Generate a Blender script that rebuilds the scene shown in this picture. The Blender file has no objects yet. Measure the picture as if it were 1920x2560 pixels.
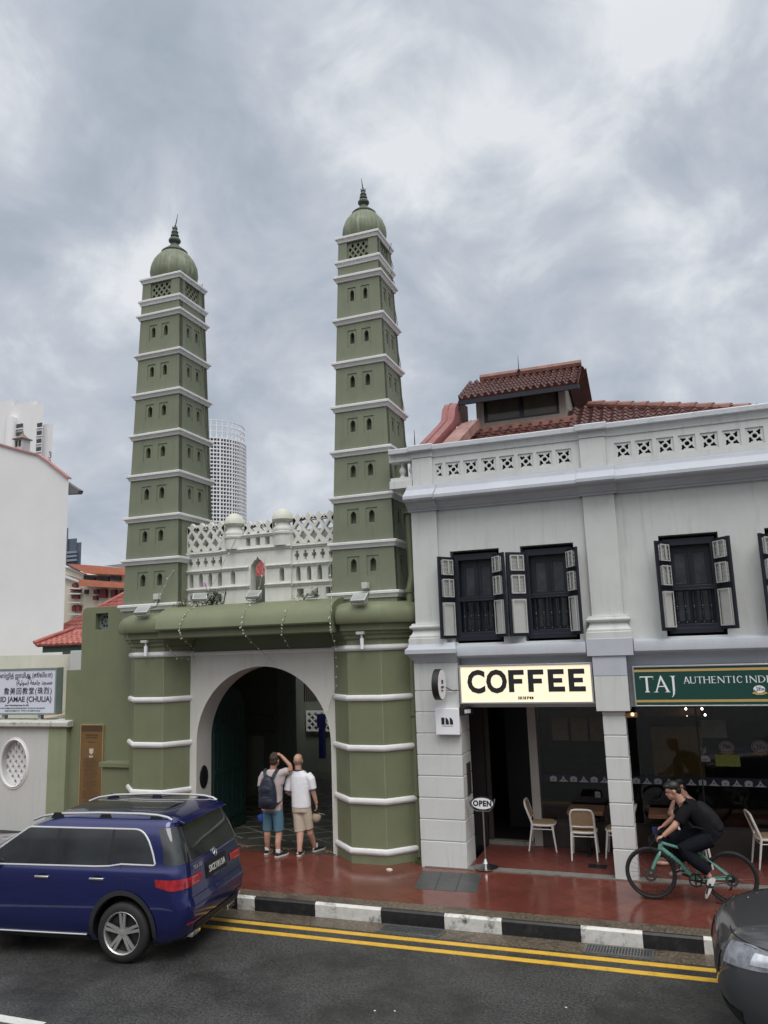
import bpy, bmesh, math, random
from mathutils import Vector, Matrix
random.seed(11)
R=math.radians; PI=math.pi
S=bpy.context.scene; COL=S.collection
# ---------------------------------------------------------------- camera
CAMH=3.7
CM=Matrix(((0.93717, 0.089793, -0.33712), (0.347241, -0.146698, 0.926231), (-0.033715, 0.985097, 0.168661)))            # rows: world X,Y,Z in camera axes (right, up, forward)
FPX=1921.0
cd=bpy.data.cameras.new('camera'); cam=bpy.data.objects.new('camera',cd); COL.objects.link(cam)
cd.sensor_fit='HORIZONTAL'; cd.sensor_width=36.0; cd.lens=36.0*FPX/1920.0
cd.clip_start=0.05; cd.clip_end=5000
rt=CM@Vector((1,0,0)); up=CM@Vector((0,1,0)); fw=CM@Vector((0,0,1))
cam.matrix_world=Matrix(((rt.x,up.x,-fw.x,0),(rt.y,up.y,-fw.y,0),(rt.z,up.z,-fw.z,CAMH),(0,0,0,1)))
S.camera=cam
def ray(px,py): return CM@Vector((px-960.0,1280.0-py,FPX))
def at(px,py,Y):
    r=ray(px,py); return r*(Y/r.y)+Vector((0,0,CAMH))
# ---------------------------------------------------------------- sky and light
S.view_settings.view_transform='Standard'; S.view_settings.look='None'
S.view_settings.exposure=0.0; S.view_settings.gamma=1
w=bpy.data.worlds.new('World'); S.world=w; w.use_nodes=True
N=w.node_tree.nodes; L=w.node_tree.links; N.clear()
def nd(t,**k):
    n=N.new(t)
    for a,b in k.items(): setattr(n,a,b)
    return n
def mth(op,a,b=None,clamp=False):
    n=nd('ShaderNodeMath',operation=op); n.use_clamp=clamp
    for i,q in enumerate((a,b)):
        if q is None: continue
        if isinstance(q,(int,float)): n.inputs[i].default_value=q
        else: L.new(q,n.inputs[i])
    return n.outputs[0]
SUN_EL=R(58); SUN_AZ=R(215)
tc=nd('ShaderNodeTexCoord')
sky=nd('ShaderNodeTexSky',sky_type='NISHITA'); sky.sun_disc=False; sky.sun_elevation=SUN_EL; sky.sun_rotation=SUN_AZ
sky.dust_density=4.0
def noise(scale,detail,rough,dist,sx,sy,sz,off):
    m=nd('ShaderNodeMapping'); m.inputs['Scale'].default_value=(sx,sy,sz); m.inputs['Location'].default_value=off
    L.new(tc.outputs['Generated'],m.inputs['Vector'])
    n=nd('ShaderNodeTexNoise'); n.inputs['Scale'].default_value=scale; n.inputs['Detail'].default_value=detail
    n.inputs['Roughness'].default_value=rough; n.inputs['Distortion'].default_value=dist
    L.new(m.outputs[0],n.inputs['Vector']); return n.outputs['Fac']
def lobe(px,py,inner,outer):                     # a brighter or darker bank of cloud around one compass direction
    d=ray(px,py).normalized()
    v=nd('ShaderNodeVectorMath',operation='DOT_PRODUCT'); L.new(tc.outputs['Generated'],v.inputs[0]); v.inputs[1].default_value=d
    mr=nd('ShaderNodeMapRange',interpolation_type='SMOOTHSTEP'); L.new(v.outputs['Value'],mr.inputs[0])
    mr.inputs[1].default_value=math.cos(R(outer)); mr.inputs[2].default_value=math.cos(R(inner)); return mr.outputs[0]
n1=noise(2.3,5,.52,.25,1.0,1.0,1.5,(1.3,.2,.6)); n2=noise(5.5,10,.58,.35,1,1,1.35,(4.1,2.2,.3))
n3=noise(1.15,2,.5,.2,1,1,1.2,(7.7,1.9,2.4))
b=mth('ADD',mth('MULTIPLY',mth('SUBTRACT',n1,.5),1.9),mth('MULTIPLY',mth('SUBTRACT',n2,.5),1.9))
b=mth('ADD',b,mth('MULTIPLY',mth('SUBTRACT',n3,.5),.9))
b=mth('ADD',b,.41)
b=mth('ADD',b,mth('MULTIPLY',lobe(1450,90,1,10),.42)); b=mth('ADD',b,mth('MULTIPLY',lobe(1240,470,1,9),.20))
b=mth('ADD',b,mth('MULTIPLY',lobe(380,560,1,8),.20)); b=mth('ADD',b,mth('MULTIPLY',lobe(40,120,1,8),.22))
b=mth('SUBTRACT',b,mth('MULTIPLY',lobe(560,330,3,13),.20)); b=mth('SUBTRACT',b,mth('MULTIPLY',lobe(1880,330,2,9),.13))
b=mth('SUBTRACT',b,mth('MULTIPLY',lobe(700,900,2,9),.10))
sp0=nd('ShaderNodeSeparateXYZ'); L.new(tc.outputs['Generated'],sp0.inputs[0])
lowb=nd('ShaderNodeMapRange',interpolation_type='SMOOTHSTEP'); L.new(sp0.outputs['Z'],lowb.inputs[0]); lowb.inputs[1].default_value=.42; lowb.inputs[2].default_value=.10
b=mth('ADD',b,mth('MULTIPLY',lowb.outputs[0],.22))
ramp=nd('ShaderNodeValToRGB'); L.new(b,ramp.inputs[0]); e=ramp.color_ramp.elements
e[0].position=0.0; e[0].color=(.385,.445,.52,1); e[1].position=1.0; e[1].color=(.84,.87,.91,1)
for p,c in ((.35,(.47,.525,.605,1)),(.62,(.575,.62,.69,1))):
    q=e.new(p); q.color=c
# an overcast sky is up to three times brighter overhead than at the horizon
sep=nd('ShaderNodeSeparateXYZ'); L.new(tc.outputs['Generated'],sep.inputs[0])
zen=nd('ShaderNodeMapRange',interpolation_type='SMOOTHSTEP'); L.new(sep.outputs['Z'],zen.inputs[0]); zen.inputs[1].default_value=.62; zen.inputs[2].default_value=1.0
bak=nd('ShaderNodeMapRange',interpolation_type='SMOOTHSTEP'); L.new(sep.outputs['Y'],bak.inputs[0]); bak.inputs[1].default_value=.15; bak.inputs[2].default_value=-.7
# added to the unseen rear sky: dark low band for reflections, bright fill above
hi_=nd('ShaderNodeMapRange',interpolation_type='SMOOTHSTEP'); L.new(sep.outputs['Z'],hi_.inputs[0]); hi_.inputs[1].default_value=.18; hi_.inputs[2].default_value=.50
gain=mth('ADD',mth('MULTIPLY',zen.outputs[0],1.15),mth('MULTIPLY',mth('MULTIPLY',bak.outputs[0],hi_.outputs[0]),1.25))
low=mth('SUBTRACT',1.0,mth('MULTIPLY',mth('MULTIPLY',bak.outputs[0],mth('SUBTRACT',1.0,hi_.outputs[0])),.70))
vm=nd('ShaderNodeVectorMath',operation='SCALE'); L.new(ramp.outputs[0],vm.inputs[0]); L.new(low,vm.inputs['Scale'])
v2=nd('ShaderNodeVectorMath',operation='SCALE'); v2.inputs[0].default_value=(.66,.64,.60); L.new(gain,v2.inputs['Scale'])
v3=nd('ShaderNodeVectorMath',operation='ADD'); L.new(vm.outputs[0],v3.inputs[0]); L.new(v2.outputs[0],v3.inputs[1])
b1=nd('ShaderNodeBackground'); b1.inputs[1].default_value=.06; L.new(sky.outputs[0],b1.inputs[0])
b2=nd('ShaderNodeBackground'); b2.inputs[1].default_value=1.0; L.new(v3.outputs[0],b2.inputs[0])
mx=nd('ShaderNodeMixShader'); mx.inputs[0].default_value=.9; L.new(b1.outputs[0],mx.inputs[1]); L.new(b2.outputs[0],mx.inputs[2])
out=nd('ShaderNodeOutputWorld'); L.new(mx.outputs[0],out.inputs[0])
sl=bpy.data.lights.new('sun','SUN'); sl.energy=1.6; sl.angle=R(35); sl.color=(1,.97,.93)
so=bpy.data.objects.new('sun',sl); COL.objects.link(so); so.location=(10,-10,30)
sdir=Vector((math.sin(SUN_AZ)*math.cos(SUN_EL)*-1,math.cos(SUN_AZ)*math.cos(SUN_EL),math.sin(SUN_EL)))   # towards the sun: behind the camera, to the right
so.rotation_euler=sdir.to_track_quat('Z','Y').to_euler()
# ---------------------------------------------------------------- helpers
_mats={}
def mat(name,col,rough=.7,var=.08,scale=2.0,bump=.0,bscale=60.,spotscale=7.,metal=0.,streak=0.,streakcol=(.05,.05,.045),spots=0.,coat=0.,rvar=0.,spec=.5,fine=0.,finescale=120.):
    if name in _mats: return _mats[name]
    m=bpy.data.materials.new(name); m.use_nodes=True; _mats[name]=m
    T=m.node_tree; n=T.nodes; l=T.links; p=n['Principled BSDF']
    p.inputs['Roughness'].default_value=rough; p.inputs['Metallic'].default_value=metal; p.inputs['Coat Weight'].default_value=coat
    p.inputs['Specular IOR Level'].default_value=spec; p.inputs['Coat Roughness'].default_value=.04
    t=n.new('ShaderNodeTexCoord')
    def nz(sc,det=4,ro=.55,ms=(1,1,1),di=0):
        mp=n.new('ShaderNodeMapping'); mp.inputs['Scale'].default_value=ms; l.new(t.outputs['Object'],mp.inputs[0])
        q=n.new('ShaderNodeTexNoise'); q.inputs['Scale'].default_value=sc; q.inputs['Detail'].default_value=det; q.inputs['Roughness'].default_value=ro; q.inputs['Distortion'].default_value=di
        l.new(mp.outputs[0],q.inputs['Vector']); return q.outputs['Fac']
    def rmp(src,a,b):
        q=n.new('ShaderNodeMapRange'); q.inputs[1].default_value=a; q.inputs[2].default_value=b; l.new(src,q.inputs[0]); return q.outputs[0]
    def mixc(f,a,b,typ='MIX'):
        q=n.new('ShaderNodeMix'); q.data_type='RGBA'; q.blend_type=typ
        for s_,i in ((f,0),(a,6),(b,7)):
            if hasattr(s_,'is_linked') or hasattr(s_,'links'): l.new(s_,q.inputs[i])
            elif isinstance(s_,(int,float)): q.inputs[i].default_value=s_
            else: q.inputs[i].default_value=(*s_,1)
        return q.outputs[2]
    lo=tuple(max(0,c*(1-var)) for c in col); hi=tuple(min(1,c*(1+var)) for c in col)
    base=mixc(rmp(nz(scale,6,.6),.3,.7),lo,hi)
    if fine: base=mixc(fine,base,mixc(rmp(nz(finescale,3,.8),.40,.60),tuple(c*.35 for c in col),tuple(min(1,c*1.8) for c in col)))
    if streak:
        a=n.new('ShaderNodeMath'); a.operation='MULTIPLY'; l.new(rmp(nz(3.2,5,.65,(3,3,.22),.3),.52,.74),a.inputs[0]); a.inputs[1].default_value=streak
        base=mixc(a.outputs[0],base,streakcol)
    if spots:
        a=n.new('ShaderNodeMath'); a.operation='MULTIPLY'; l.new(rmp(nz(spotscale,8,.7),.53 if spotscale>2 else .46,.68 if spotscale>2 else .62),a.inputs[0]); a.inputs[1].default_value=spots
        base=mixc(a.outputs[0],base,streakcol)
    l.new(base,p.inputs['Base Color'])
    if rvar: 
        q=n.new('ShaderNodeMapRange'); l.new(nz(1.3,5,.6),q.inputs[0]); q.inputs[1].default_value=.35; q.inputs[2].default_value=.65; q.inputs[3].default_value=max(.02,rough-rvar); q.inputs[4].default_value=min(1,rough+rvar); l.new(q.outputs[0],p.inputs['Roughness'])
    if bump:
        q=n.new('ShaderNodeBump'); q.inputs['Strength'].default_value=bump; q.inputs['Distance'].default_value=.02; l.new(nz(bscale,5,.6),q.inputs['Height']); l.new(q.outputs[0],p.inputs['Normal'])
    return m
def glow(name,col,strength):
    if name in _mats: return _mats[name]
    m=bpy.data.materials.new(name); m.use_nodes=True; _mats[name]=m; p=m.node_tree.nodes['Principled BSDF']
    p.inputs['Base Color'].default_value=(*col,1); p.inputs['Emission Color'].default_value=(*col,1); p.inputs['Emission Strength'].default_value=strength; p.inputs['Roughness'].default_value=.35
    return m
def glassmat(name,tint,alpha):
    if name in _mats: return _mats[name]
    m=bpy.data.materials.new(name); m.use_nodes=True; _mats[name]=m; n=m.node_tree.nodes; l=m.node_tree.links; n.clear()
    o=n.new('ShaderNodeOutputMaterial'); x=n.new('ShaderNodeMixShader'); g=n.new('ShaderNodeBsdfGlossy'); t=n.new('ShaderNodeBsdfTransparent'); f=n.new('ShaderNodeFresnel')
    f.inputs[0].default_value=1.5; g.inputs['Roughness'].default_value=.03; t.inputs[0].default_value=(*tint,1)
    l.new(f.outputs[0],x.inputs[0]); l.new(t.outputs[0],x.inputs[1]); l.new(g.outputs[0],x.inputs[2]); l.new(x.outputs[0],o.inputs[0]); return m
WM={}
class MB:
    def __init__(s): s.v=[]; s.f=[]; s.mi=[]; s.cur=0
    def add(s,vs,fs):
        k=len(s.v); s.v+= [tuple(q) for q in vs]; s.f+=[tuple(i+k for i in f) for f in fs]; s.mi+=[s.cur]*len(fs); return s
    def box(s,x0,x1,y0,y1,z0,z1):
        v=[(x,y,z) for z in (z0,z1) for y in (y0,y1) for x in (x0,x1)]
        return s.add(v,[(0,2,3,1),(4,5,7,6),(0,1,5,4),(2,6,7,3),(0,4,6,2),(1,3,7,5)])
    def beam(s,a,b,wd,ht,upv=(0,0,1)):
        a=Vector(a); b=Vector(b); d=(b-a).normalized(); u=Vector(upv); sd=d.cross(u)
        if sd.length<1e-5: sd=d.cross(Vector((1,0,0)))
        sd.normalize(); u=sd.cross(d).normalized()
        v=[p+sd*x*wd/2+u*y*ht/2 for p in (a,b) for x,y in ((-1,-1),(1,-1),(1,1),(-1,1))]
        return s.add(v,[(0,3,2,1),(4,5,6,7),(0,1,5,4),(1,2,6,5),(2,3,7,6),(3,0,4,7)])
    def rings(s,rs,cap=True,closed=True):
        n=len(rs[0]); vs=[q for r in rs for q in r]; fs=[]
        for i in range(len(rs)-1):
            for j in range(n if closed else n-1):
                a=i*n+j; b=i*n+(j+1)%n; fs.append((a,b,b+n,a+n))
        if cap and closed: fs.append(tuple(range(n-1,-1,-1))); fs.append(tuple((len(rs)-1)*n+j for j in range(n)))
        return s.add(vs,fs)
    def prism(s,poly,z0,z1):
        return s.rings([[(x,y,z0) for x,y in poly],[(x,y,z1) for x,y in poly]])
    def profx(s,prof,x0,x1):                       # profile of (y,z) extruded along X
        return s.rings([[(x0,y,z) for y,z in prof],[(x1,y,z) for y,z in prof]])
    def tube(s,pts,r,n=8,cap=True,sq=1.0):
        pts=[Vector(p) for p in pts]; rs=r if isinstance(r,(list,tuple)) else [r]*len(pts); out=[]; pu=None
        for i,p in enumerate(pts):
            d=(pts[min(i+1,len(pts)-1)]-pts[max(i-1,0)])
            d=d.normalized() if d.length>1e-9 else Vector((0,0,1))
            if pu is None:
                pu=Vector((0,0,1)) if abs(d.z)<.9 else Vector((0,1,0))
            sd=d.cross(pu)
            if sd.length<1e-6: sd=d.cross(Vector((1,.3,.2)))
            sd.normalize(); u=sd.cross(d).normalized(); pu=u
            out.append([p+(sd*math.cos(t)+u*math.sin(t)*sq)*rs[i] for t in [2*PI*k/n for k in range(n)]])
        return s.rings(out,cap)
    def lathe(s,prof,c,n=24,axis='z',flute=None,cap=True):
        out=[]
        for r,z in prof:
            ring=[]
            for k in range(n):
                t=2*PI*k/n; rr=r*(flute(t) if flute else 1)
                p=(rr*math.cos(t),rr*math.sin(t),z)
                if axis=='y': p=(p[0],-p[2],p[1])
                if axis=='x': p=(p[2],p[0],p[1])
                ring.append((c[0]+p[0],c[1]+p[1],c[2]+p[2]))
            out.append(ring)
        return s.rings(out,cap)
    def plate(s,outline,holes,depth,fn):
        c=bpy.data.curves.new('tmp','CURVE'); c.dimensions='2D'; c.fill_mode='BOTH'; c.extrude=depth/2
        for pts in [outline]+list(holes):
            sp=c.splines.new('POLY'); sp.points.add(len(pts)-1); sp.use_cyclic_u=True
            for p,q in zip(sp.points,pts): p.co=(q[0],q[1],0,1)
        s._curve(c,lambda x,y,z: fn(x,y,z-depth/2)); return s
    def text(s,body,size,depth,fn,align='LEFT',bold=0.,sx=1.,space=1.,shear=0.):
        c=bpy.data.curves.new('tmp','FONT'); c.body=body; c.size=size; c.extrude=depth/2; c.align_x=align; c.offset=bold; c.resolution_u=3; c.space_character=space; c.shear=shear
        s._curve(c,lambda x,y,z: fn(x*sx,y,z+depth/2)); return s
    def _curve(s,c,fn):
        o=bpy.data.objects.new('tmp',c); m=o.to_mesh()
        s.add([fn(*v.co) for v in m.vertices],[tuple(p.vertices) for p in m.polygons])
        o.to_mesh_clear(); bpy.data.objects.remove(o); bpy.data.curves.remove(c)
    def build(s,name,mats,parent=None,local=False,smooth=True,bev=0.,ang=35,flip=False,merge=True):
        me=bpy.data.meshes.new(name); o=bpy.data.objects.new(name,me)
        M=WM[parent.name] if parent else Matrix()
        vs=s.v if (local or parent is None) else [M.inverted()@Vector(q) for q in s.v]
        me.from_pydata([tuple(q) for q in vs],[],s.f)
        mats=mats if isinstance(mats,(list,tuple)) else [mats]
        for m in mats: me.materials.append(m)
        for p,i in zip(me.polygons,s.mi): p.material_index=i
        bm=bmesh.new(); bm.from_mesh(me)
        if merge: bmesh.ops.remove_doubles(bm,verts=bm.verts,dist=1e-5)
        bmesh.ops.recalc_face_normals(bm,faces=bm.faces); bm.to_mesh(me); bm.free()
        if smooth:
            me.polygons.foreach_set('use_smooth',[True]*len(me.polygons)); me.set_sharp_from_angle(angle=R(ang))
        if bev:
            b=o.modifiers.new('bevel','BEVEL'); b.width=bev; b.segments=2; b.limit_method='ANGLE'; b.angle_limit=R(40)
        COL.objects.link(o); o.parent=parent; WM[o.name]=M.copy()
        return o
def tag(o,label=None,cat=None,group=None,kind=None):
    if label: o['label']=label
    if cat: o['category']=cat
    if group: o['group']=group
    if kind: o['kind']=kind
    return o
def thing(name,label,cat,loc=(0,0,0),rot=0.,group=None):
    o=bpy.data.objects.new(name,None); o.empty_display_size=.1; COL.objects.link(o); o.location=loc; o.rotation_euler=(0,0,rot)
    WM[o.name]=Matrix.Translation(loc)@Matrix.Rotation(rot,4,'Z'); return tag(o,label,cat,group)
def dup(root,loc,rot,label=None):
    def cp(o,par):
        c=o.copy(); COL.objects.link(c); c.parent=par; WM[c.name]=Matrix()
        for ch in [q for q in COL.objects if q.parent==o]: cp(ch,c)
        return c
    c=cp(root,None); c.location=loc; c.rotation_euler=(0,0,rot)
    if label: c['label']=label
    return c
def arch(x0,x1,z0,zs,rise,n=14,point=0.):                   # outline of an arched opening
    c=(x0+x1)/2; a=(x1-x0)/2; o=[(x0,z0),(x1,z0)]
    for k in range(n+1):
        t=PI*k/n; sx=math.cos(t); sz=math.sin(t)
        o.append((c+a*sx,zs+rise*(sz**(1-.25*point))+ (point*rise*.35*(1-abs(sx))**2 if point else 0)))
    return o
def rect(x0,x1,z0,z1): return [(x0,z0),(x1,z0),(x1,z1),(x0,z1)]
def circ(cx,cz,r,n=14,ry=None): return [(cx+r*math.cos(2*PI*k/n),cz+(ry or r)*math.sin(2*PI*k/n)) for k in range(n)]
def front(Y): return lambda x,y,z: (x,Y-z,y)               # plate faces the street (-Y); depth runs back into the wall
def struct(o,*a): return tag(o,kind='structure')
# ---------------------------------------------------------------- materials
M_green=mat('olive paint',(.174,.192,.112),.52,.10,1.3,.12,45,streak=.10,spots=.05,streakcol=(.07,.08,.05))
M_shaft=mat('hazed weathered olive paint',(.182,.200,.138),.66,.12,1.0,.12,45,streak=.30,spots=.10,streakcol=(.10,.11,.085))  # greyer base colour carries painted glare; streaks and spots are weathering
M_trim=mat('white trim paint',(.74,.735,.735),.6,.05,4,.15,50,spots=.15,streakcol=(.4,.4,.38))
M_arch=mat('warm white plaster',(.62,.61,.565),.7,.05,2,.1,40,streak=.10)
M_screen=mat('weathered white plaster',(.66,.66,.62),.75,.07,3,.2,40,streak=.30,spots=.15,streakcol=(.33,.34,.28))
M_wall=mat('pale grey wall paint',(.60,.612,.60),.7,.05,1.5,.08,40,streak=.36,spots=.09,streakcol=(.33,.34,.33))
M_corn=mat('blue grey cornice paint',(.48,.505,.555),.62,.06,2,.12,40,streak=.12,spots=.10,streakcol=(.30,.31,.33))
M_white=mat('white render',(.77,.76,.77),.8,.05,.5,.05,20,spots=.12,streakcol=(.68,.67,.68))
M_dark=mat('dark navy paint',(.014,.016,.026),.35,.15,5)
M_shut=mat('shutter grey paint',(.50,.50,.48),.55,.06,5)
M_black=mat('black matt',(.012,.012,.014),.5,.1,5)
M_rubber=mat('black rubber',(.016,.016,.017),.7,.15,9)
M_steel=mat('brushed steel',(.6,.6,.61),.28,.05,5,metal=1.)
M_alu=mat('aluminium frame',(.62,.62,.63),.35,.05,5,metal=.8)
M_chrome=mat('bright chrome',(.85,.85,.86),.12,.02,5,metal=1.)
M_tile=mat('dark red roof tile',(.10,.040,.034),.42,.5,9,.1,60,spots=.4,streakcol=(.06,.035,.03),rvar=.1)
M_tile2=mat('red roof tile',(.40,.13,.105),.6,.30,7,.1,60,spots=.2,streakcol=(.3,.12,.1))
M_orange=mat('orange roof tile',(.52,.18,.11),.6,.15,5)
M_pinkp=mat('faded red paint',(.29,.105,.10),.5,.2,3,.1,30,spots=.3,streakcol=(.55,.4,.36))
M_bamboo=mat('cane webbing',(.36,.25,.15),.7,.25,60)
M_wood=mat('table wood',(.16,.075,.04),.45,.3,6)
M_leaf=mat('shrub leaf',(.11,.15,.065),.6,.4,8)
M_dkgreen=mat('dark green door paint',(.012,.035,.030),.4,.2,5)
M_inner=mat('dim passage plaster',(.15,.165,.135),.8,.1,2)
M_grout=mat('pale grout',(.22,.22,.19),.5,.2,6)
M_ftile=mat('grey floor tile',(.055,.058,.048),.35,.25,4,rvar=.12)
M_terra=mat('terracotta inlay',(.36,.17,.11),.5,.2,6)
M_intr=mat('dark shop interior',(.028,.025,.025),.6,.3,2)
M_glass=glassmat('shop glass',(.80,.81,.82),.5)
M_tint=mat('tinted glass',(.022,.025,.028),.05,.6,1.6,spec=.8)  # mottled base colour stands in for grey reflections in the windows
M_paper=mat('white board',(.82,.83,.86),.5,.02,5)
M_ink=mat('black ink',(.015,.017,.02),.5,.1,5)
# ---------------------------------------------------------------- ground, road, kerb, pavement
def wetmat(name,col,rough,rvar,var=.2,scale=1.2,grid=None,gridcol=None,streakcol=(.02,.02,.02),spots=0.,spotscale=7.,fine=0,finescale=120.,ang=0.,bump=.1,bscale=120.,gw=.012,puddle=0.,spec=.5):
    m=mat(name,col,rough,var,scale,bump,bscale,rvar=rvar,fine=fine,finescale=finescale,spec=spec,streakcol=streakcol,spots=spots,spotscale=spotscale)
    T=m.node_tree; n=T.nodes; l=T.links; p=n['Principled BSDF']
    if grid:
        t=n.new('ShaderNodeTexCoord'); mp=n.new('ShaderNodeMapping'); mp.inputs['Rotation'].default_value=(0,0,ang); l.new(t.outputs['Object'],mp.inputs[0])
        br=n.new('ShaderNodeTexBrick'); br.offset=0; br.inputs['Scale'].default_value=1.0; br.inputs['Brick Width'].default_value=grid; br.inputs['Row Height'].default_value=grid
        br.inputs['Mortar Size'].default_value=gw; br.inputs['Mortar Smooth'].default_value=.15; l.new(mp.outputs[0],br.inputs['Vector'])
        x=n.new('ShaderNodeMix'); x.data_type='RGBA'; src=p.inputs['Base Color'].links[0].from_socket
        l.new(src,x.inputs[6]); x.inputs[7].default_value=(*gridcol,1); l.new(br.outputs['Fac'],x.inputs[0]); l.new(x.outputs[2],p.inputs['Base Color'])
        b=p.inputs['Normal'].links[0].from_node if p.inputs['Normal'].links else None
        bb=n.new('ShaderNodeBump'); bb.inputs['Strength'].default_value=.35; bb.inputs['Distance'].default_value=.006; bb.invert=True; l.new(br.outputs['Fac'],bb.inputs['Height'])
        if b: l.new(b.outputs[0],bb.inputs['Normal'])
        l.new(bb.outputs[0],p.inputs['Normal'])
    return m
M_road=wetmat('wet asphalt',(.050,.050,.049),.44,.20,.40,.55,fine=.80,finescale=34,bump=.6,bscale=70,spots=.75,spotscale=.8,streakcol=(.016,.016,.016))
M_pave=wetmat('wet red paving',(.142,.043,.031),.17,.12,.28,1.1,grid=.30,gridcol=(.085,.026,.020),ang=R(38),bump=.06,bscale=30,fine=.12,gw=.006)
M_floor=wetmat('red covered walk tile',(.135,.038,.030),.42,.10,.25,1.5,grid=.20,gridcol=(.07,.028,.022),ang=R(45),bump=.05,fine=.1,gw=.006)
M_conc=mat('worn wet concrete',(.115,.092,.066),.40,.4,2.2,.6,28,spots=.8,spotscale=2.6,streakcol=(.028,.023,.018),fine=.75,finescale=26)
M_step=mat('worn threshold concrete',(.20,.19,.17),.5,.35,4,.4,40,spots=.8,spotscale=4,streakcol=(.05,.05,.045),fine=.3)
M_kblack=mat('kerb black paint',(.016,.016,.018),.45,.4,9,.3,60,spots=.25,streakcol=(.09,.085,.08))
M_kwhite=mat('kerb white paint',(.66,.65,.62),.6,.12,9,.3,60,spots=.95,spotscale=5,streakcol=(.09,.085,.075))
M_yellow=mat('yellow road paint',(.66,.40,.045),.5,.12,6,.2,80,spots=.35,streakcol=(.22,.15,.05))
M_wline=mat('white road paint',(.62,.62,.60),.5,.1,6,.2,80,spots=.3,streakcol=(.2,.2,.2))
M_far=mat('far ground',(.10,.10,.095),.8,.2,.05)
g=MB(); g.add([(-1500,-400,-.30),(1500,-400,-.30),(1500,2500,-.30),(-1500,2500,-.30)],[(0,1,2,3)]); struct(g.build('ground',M_far))
g=MB(); g.box(-80,80,-9,10.02,-.25,0); struct(g.build('road',M_road))
g=MB(); g.rings([[(-80,10.02,-.25),(-80,10.02,.004),(-80,10.47,-.035),(-80,10.47,-.25)],[(80,10.02,-.25),(80,10.02,.004),(80,10.47,-.035),(80,10.47,-.25)]]); struct(g.build('gutter',M_conc))
for i,(a,b) in enumerate(((9.865,9.965),(9.60,9.70))):
    g=MB(); g.box(-80,80,a,b,-.01,.004); struct(g.build('yellow_line',M_yellow))
g=MB(); g.box(-80,-6.35,6.72,6.84,-.01,.004); struct(g.build('lane_line',M_wline))
# kerb: blocks painted alternately black and white
g=MB(); kx=[-6.29,-6.00,-5.04,-4.05,-3.16,-2.39,-1.40,-.66,.02,.95,1.9,2.9,3.9]
xs=[-6.29-.95*k for k in range(34,0,-1)]+kx+[3.9+.95*k for k in range(1,30)]
i0=xs.index(-6.29)
prof=[(10.475,-.2),(10.455,.125),(10.475,.149),(10.505,.152),(10.505,-.2)]
for i in range(len(xs)-1):
    g.cur=1 if (i-i0)%2==0 else 0
    g.profx(prof,xs[i]+.004,xs[i+1]-.004)
struct(g.build('kerb',[M_kblack,M_kwhite]))
g=MB(); g.box(-80,80,10.508,10.76,-.2,.1505); struct(g.build('kerb_edging',M_conc))
g=MB(); g.box(-80,80,10.764,12.47,-.2,.15); g.box(-80,-4.12,12.47,12.78,-.2,.1495); struct(g.build('pavement',M_pave))
# covered walk in front of the shops
g=MB(); g.box(-4.05,9,12.474,12.66,-.2,.165); struct(g.build('threshold',M_step))
g=MB(); g.box(-3.34,9,12.664,14.02,-.2,.17); struct(g.build('covered_walk_floor',M_floor))
# floor under the gate: grey tiles with pale joints, terracotta crosses along the front
g=MB(); g.box(-8.62,-5.78,12.782,13.34,-.2,.155); g.box(-13,-4.2,13.344,21,-.2,.156)
g.cur=1
for k in range(-30,30):
    for sgn in (1,-1):
        a=Vector((-7.0+k*.92,14.0)); d=Vector((1,.62*sgn)).normalized(); 
        pts=[]
        for t in [q*.25 for q in range(-60,60)]:
            p=a+d*t
            if -9.6<p.x<-5.0 and 13.42<p.y<18: pts.append(p)
        if len(pts)>2: g.beam((pts[0].x,pts[0].y,.1555+.0004*sgn),(pts[-1].x,pts[-1].y,.1555+.0004*sgn),.030,.004)
g.cur=2
for k in range(7):
    x=-8.45+k*.42; y=12.98+(.17 if k%2 else 0)
    for dx,dy in ((0,0),(.07,.03),(-.07,.03),(.05,-.05),(-.05,-.05)): g.box(x+dx-.022,x+dx+.022,y+dy-.02,y+dy+.02,.15,.158)
    g.beam((x+.05,y,.156),(x+.37,y+(.17 if k%2==0 else -.17),.156),.018,.004)
struct(g.build('gate_floor',[M_ftile,M_grout,M_terra]))
# gully gratings in the gutter, service cover in the pavement
def grating(x0,x1,label):
    t=thing('drain_grating',label,'drain grating',((x0+x1)/2,10.22,-.01),0,'gully gratings along the kerb')
    sl=lambda y:.004-(y-10.02)/.45*.039
    f=MB(); y0,y1=10.05,10.37
    for (a,b) in (((x0,y0),(x1,y0)),((x0,y1),(x1,y1)),((x0,y0),(x0,y1)),((x1,y0),(x1,y1))):
        f.beam((a[0],a[1],sl(a[1])+.006),(b[0],b[1],sl(b[1])+.006),.03,.02)
    f.build('frame',mat('galvanised grating',(.23,.235,.24),.4,.2,8,metal=.7),t)
    bmb=MB(); n=int((x1-x0)/.034)
    for k in range(1,n):
        x=x0+(x1-x0)*k/n; bmb.beam((x,y0,sl(y0)+.006),(x,y1,sl(y1)+.006),.012,.016)
    for yy in (10.13,10.21,10.29): bmb.beam((x0,yy,sl(yy)+.006),(x1,yy,sl(yy)+.006),.01,.012)
    bmb.build('bars',_mats['galvanised grating'],t)
    h=MB(); h.add([(x0,y0,sl(y0)+.0015),(x1,y0,sl(y0)+.0015),(x1,y1,sl(y1)+.0015),(x0,y1,sl(y1)+.0015)],[(0,1,2,3)]); h.build('pit',M_black,t)
grating(-3.95,-3.13,'galvanised drain grating beside the black kerb block between two white ones'); grating(-1.32,-.55,'galvanised drain grating nearer the dark grey car')
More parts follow.
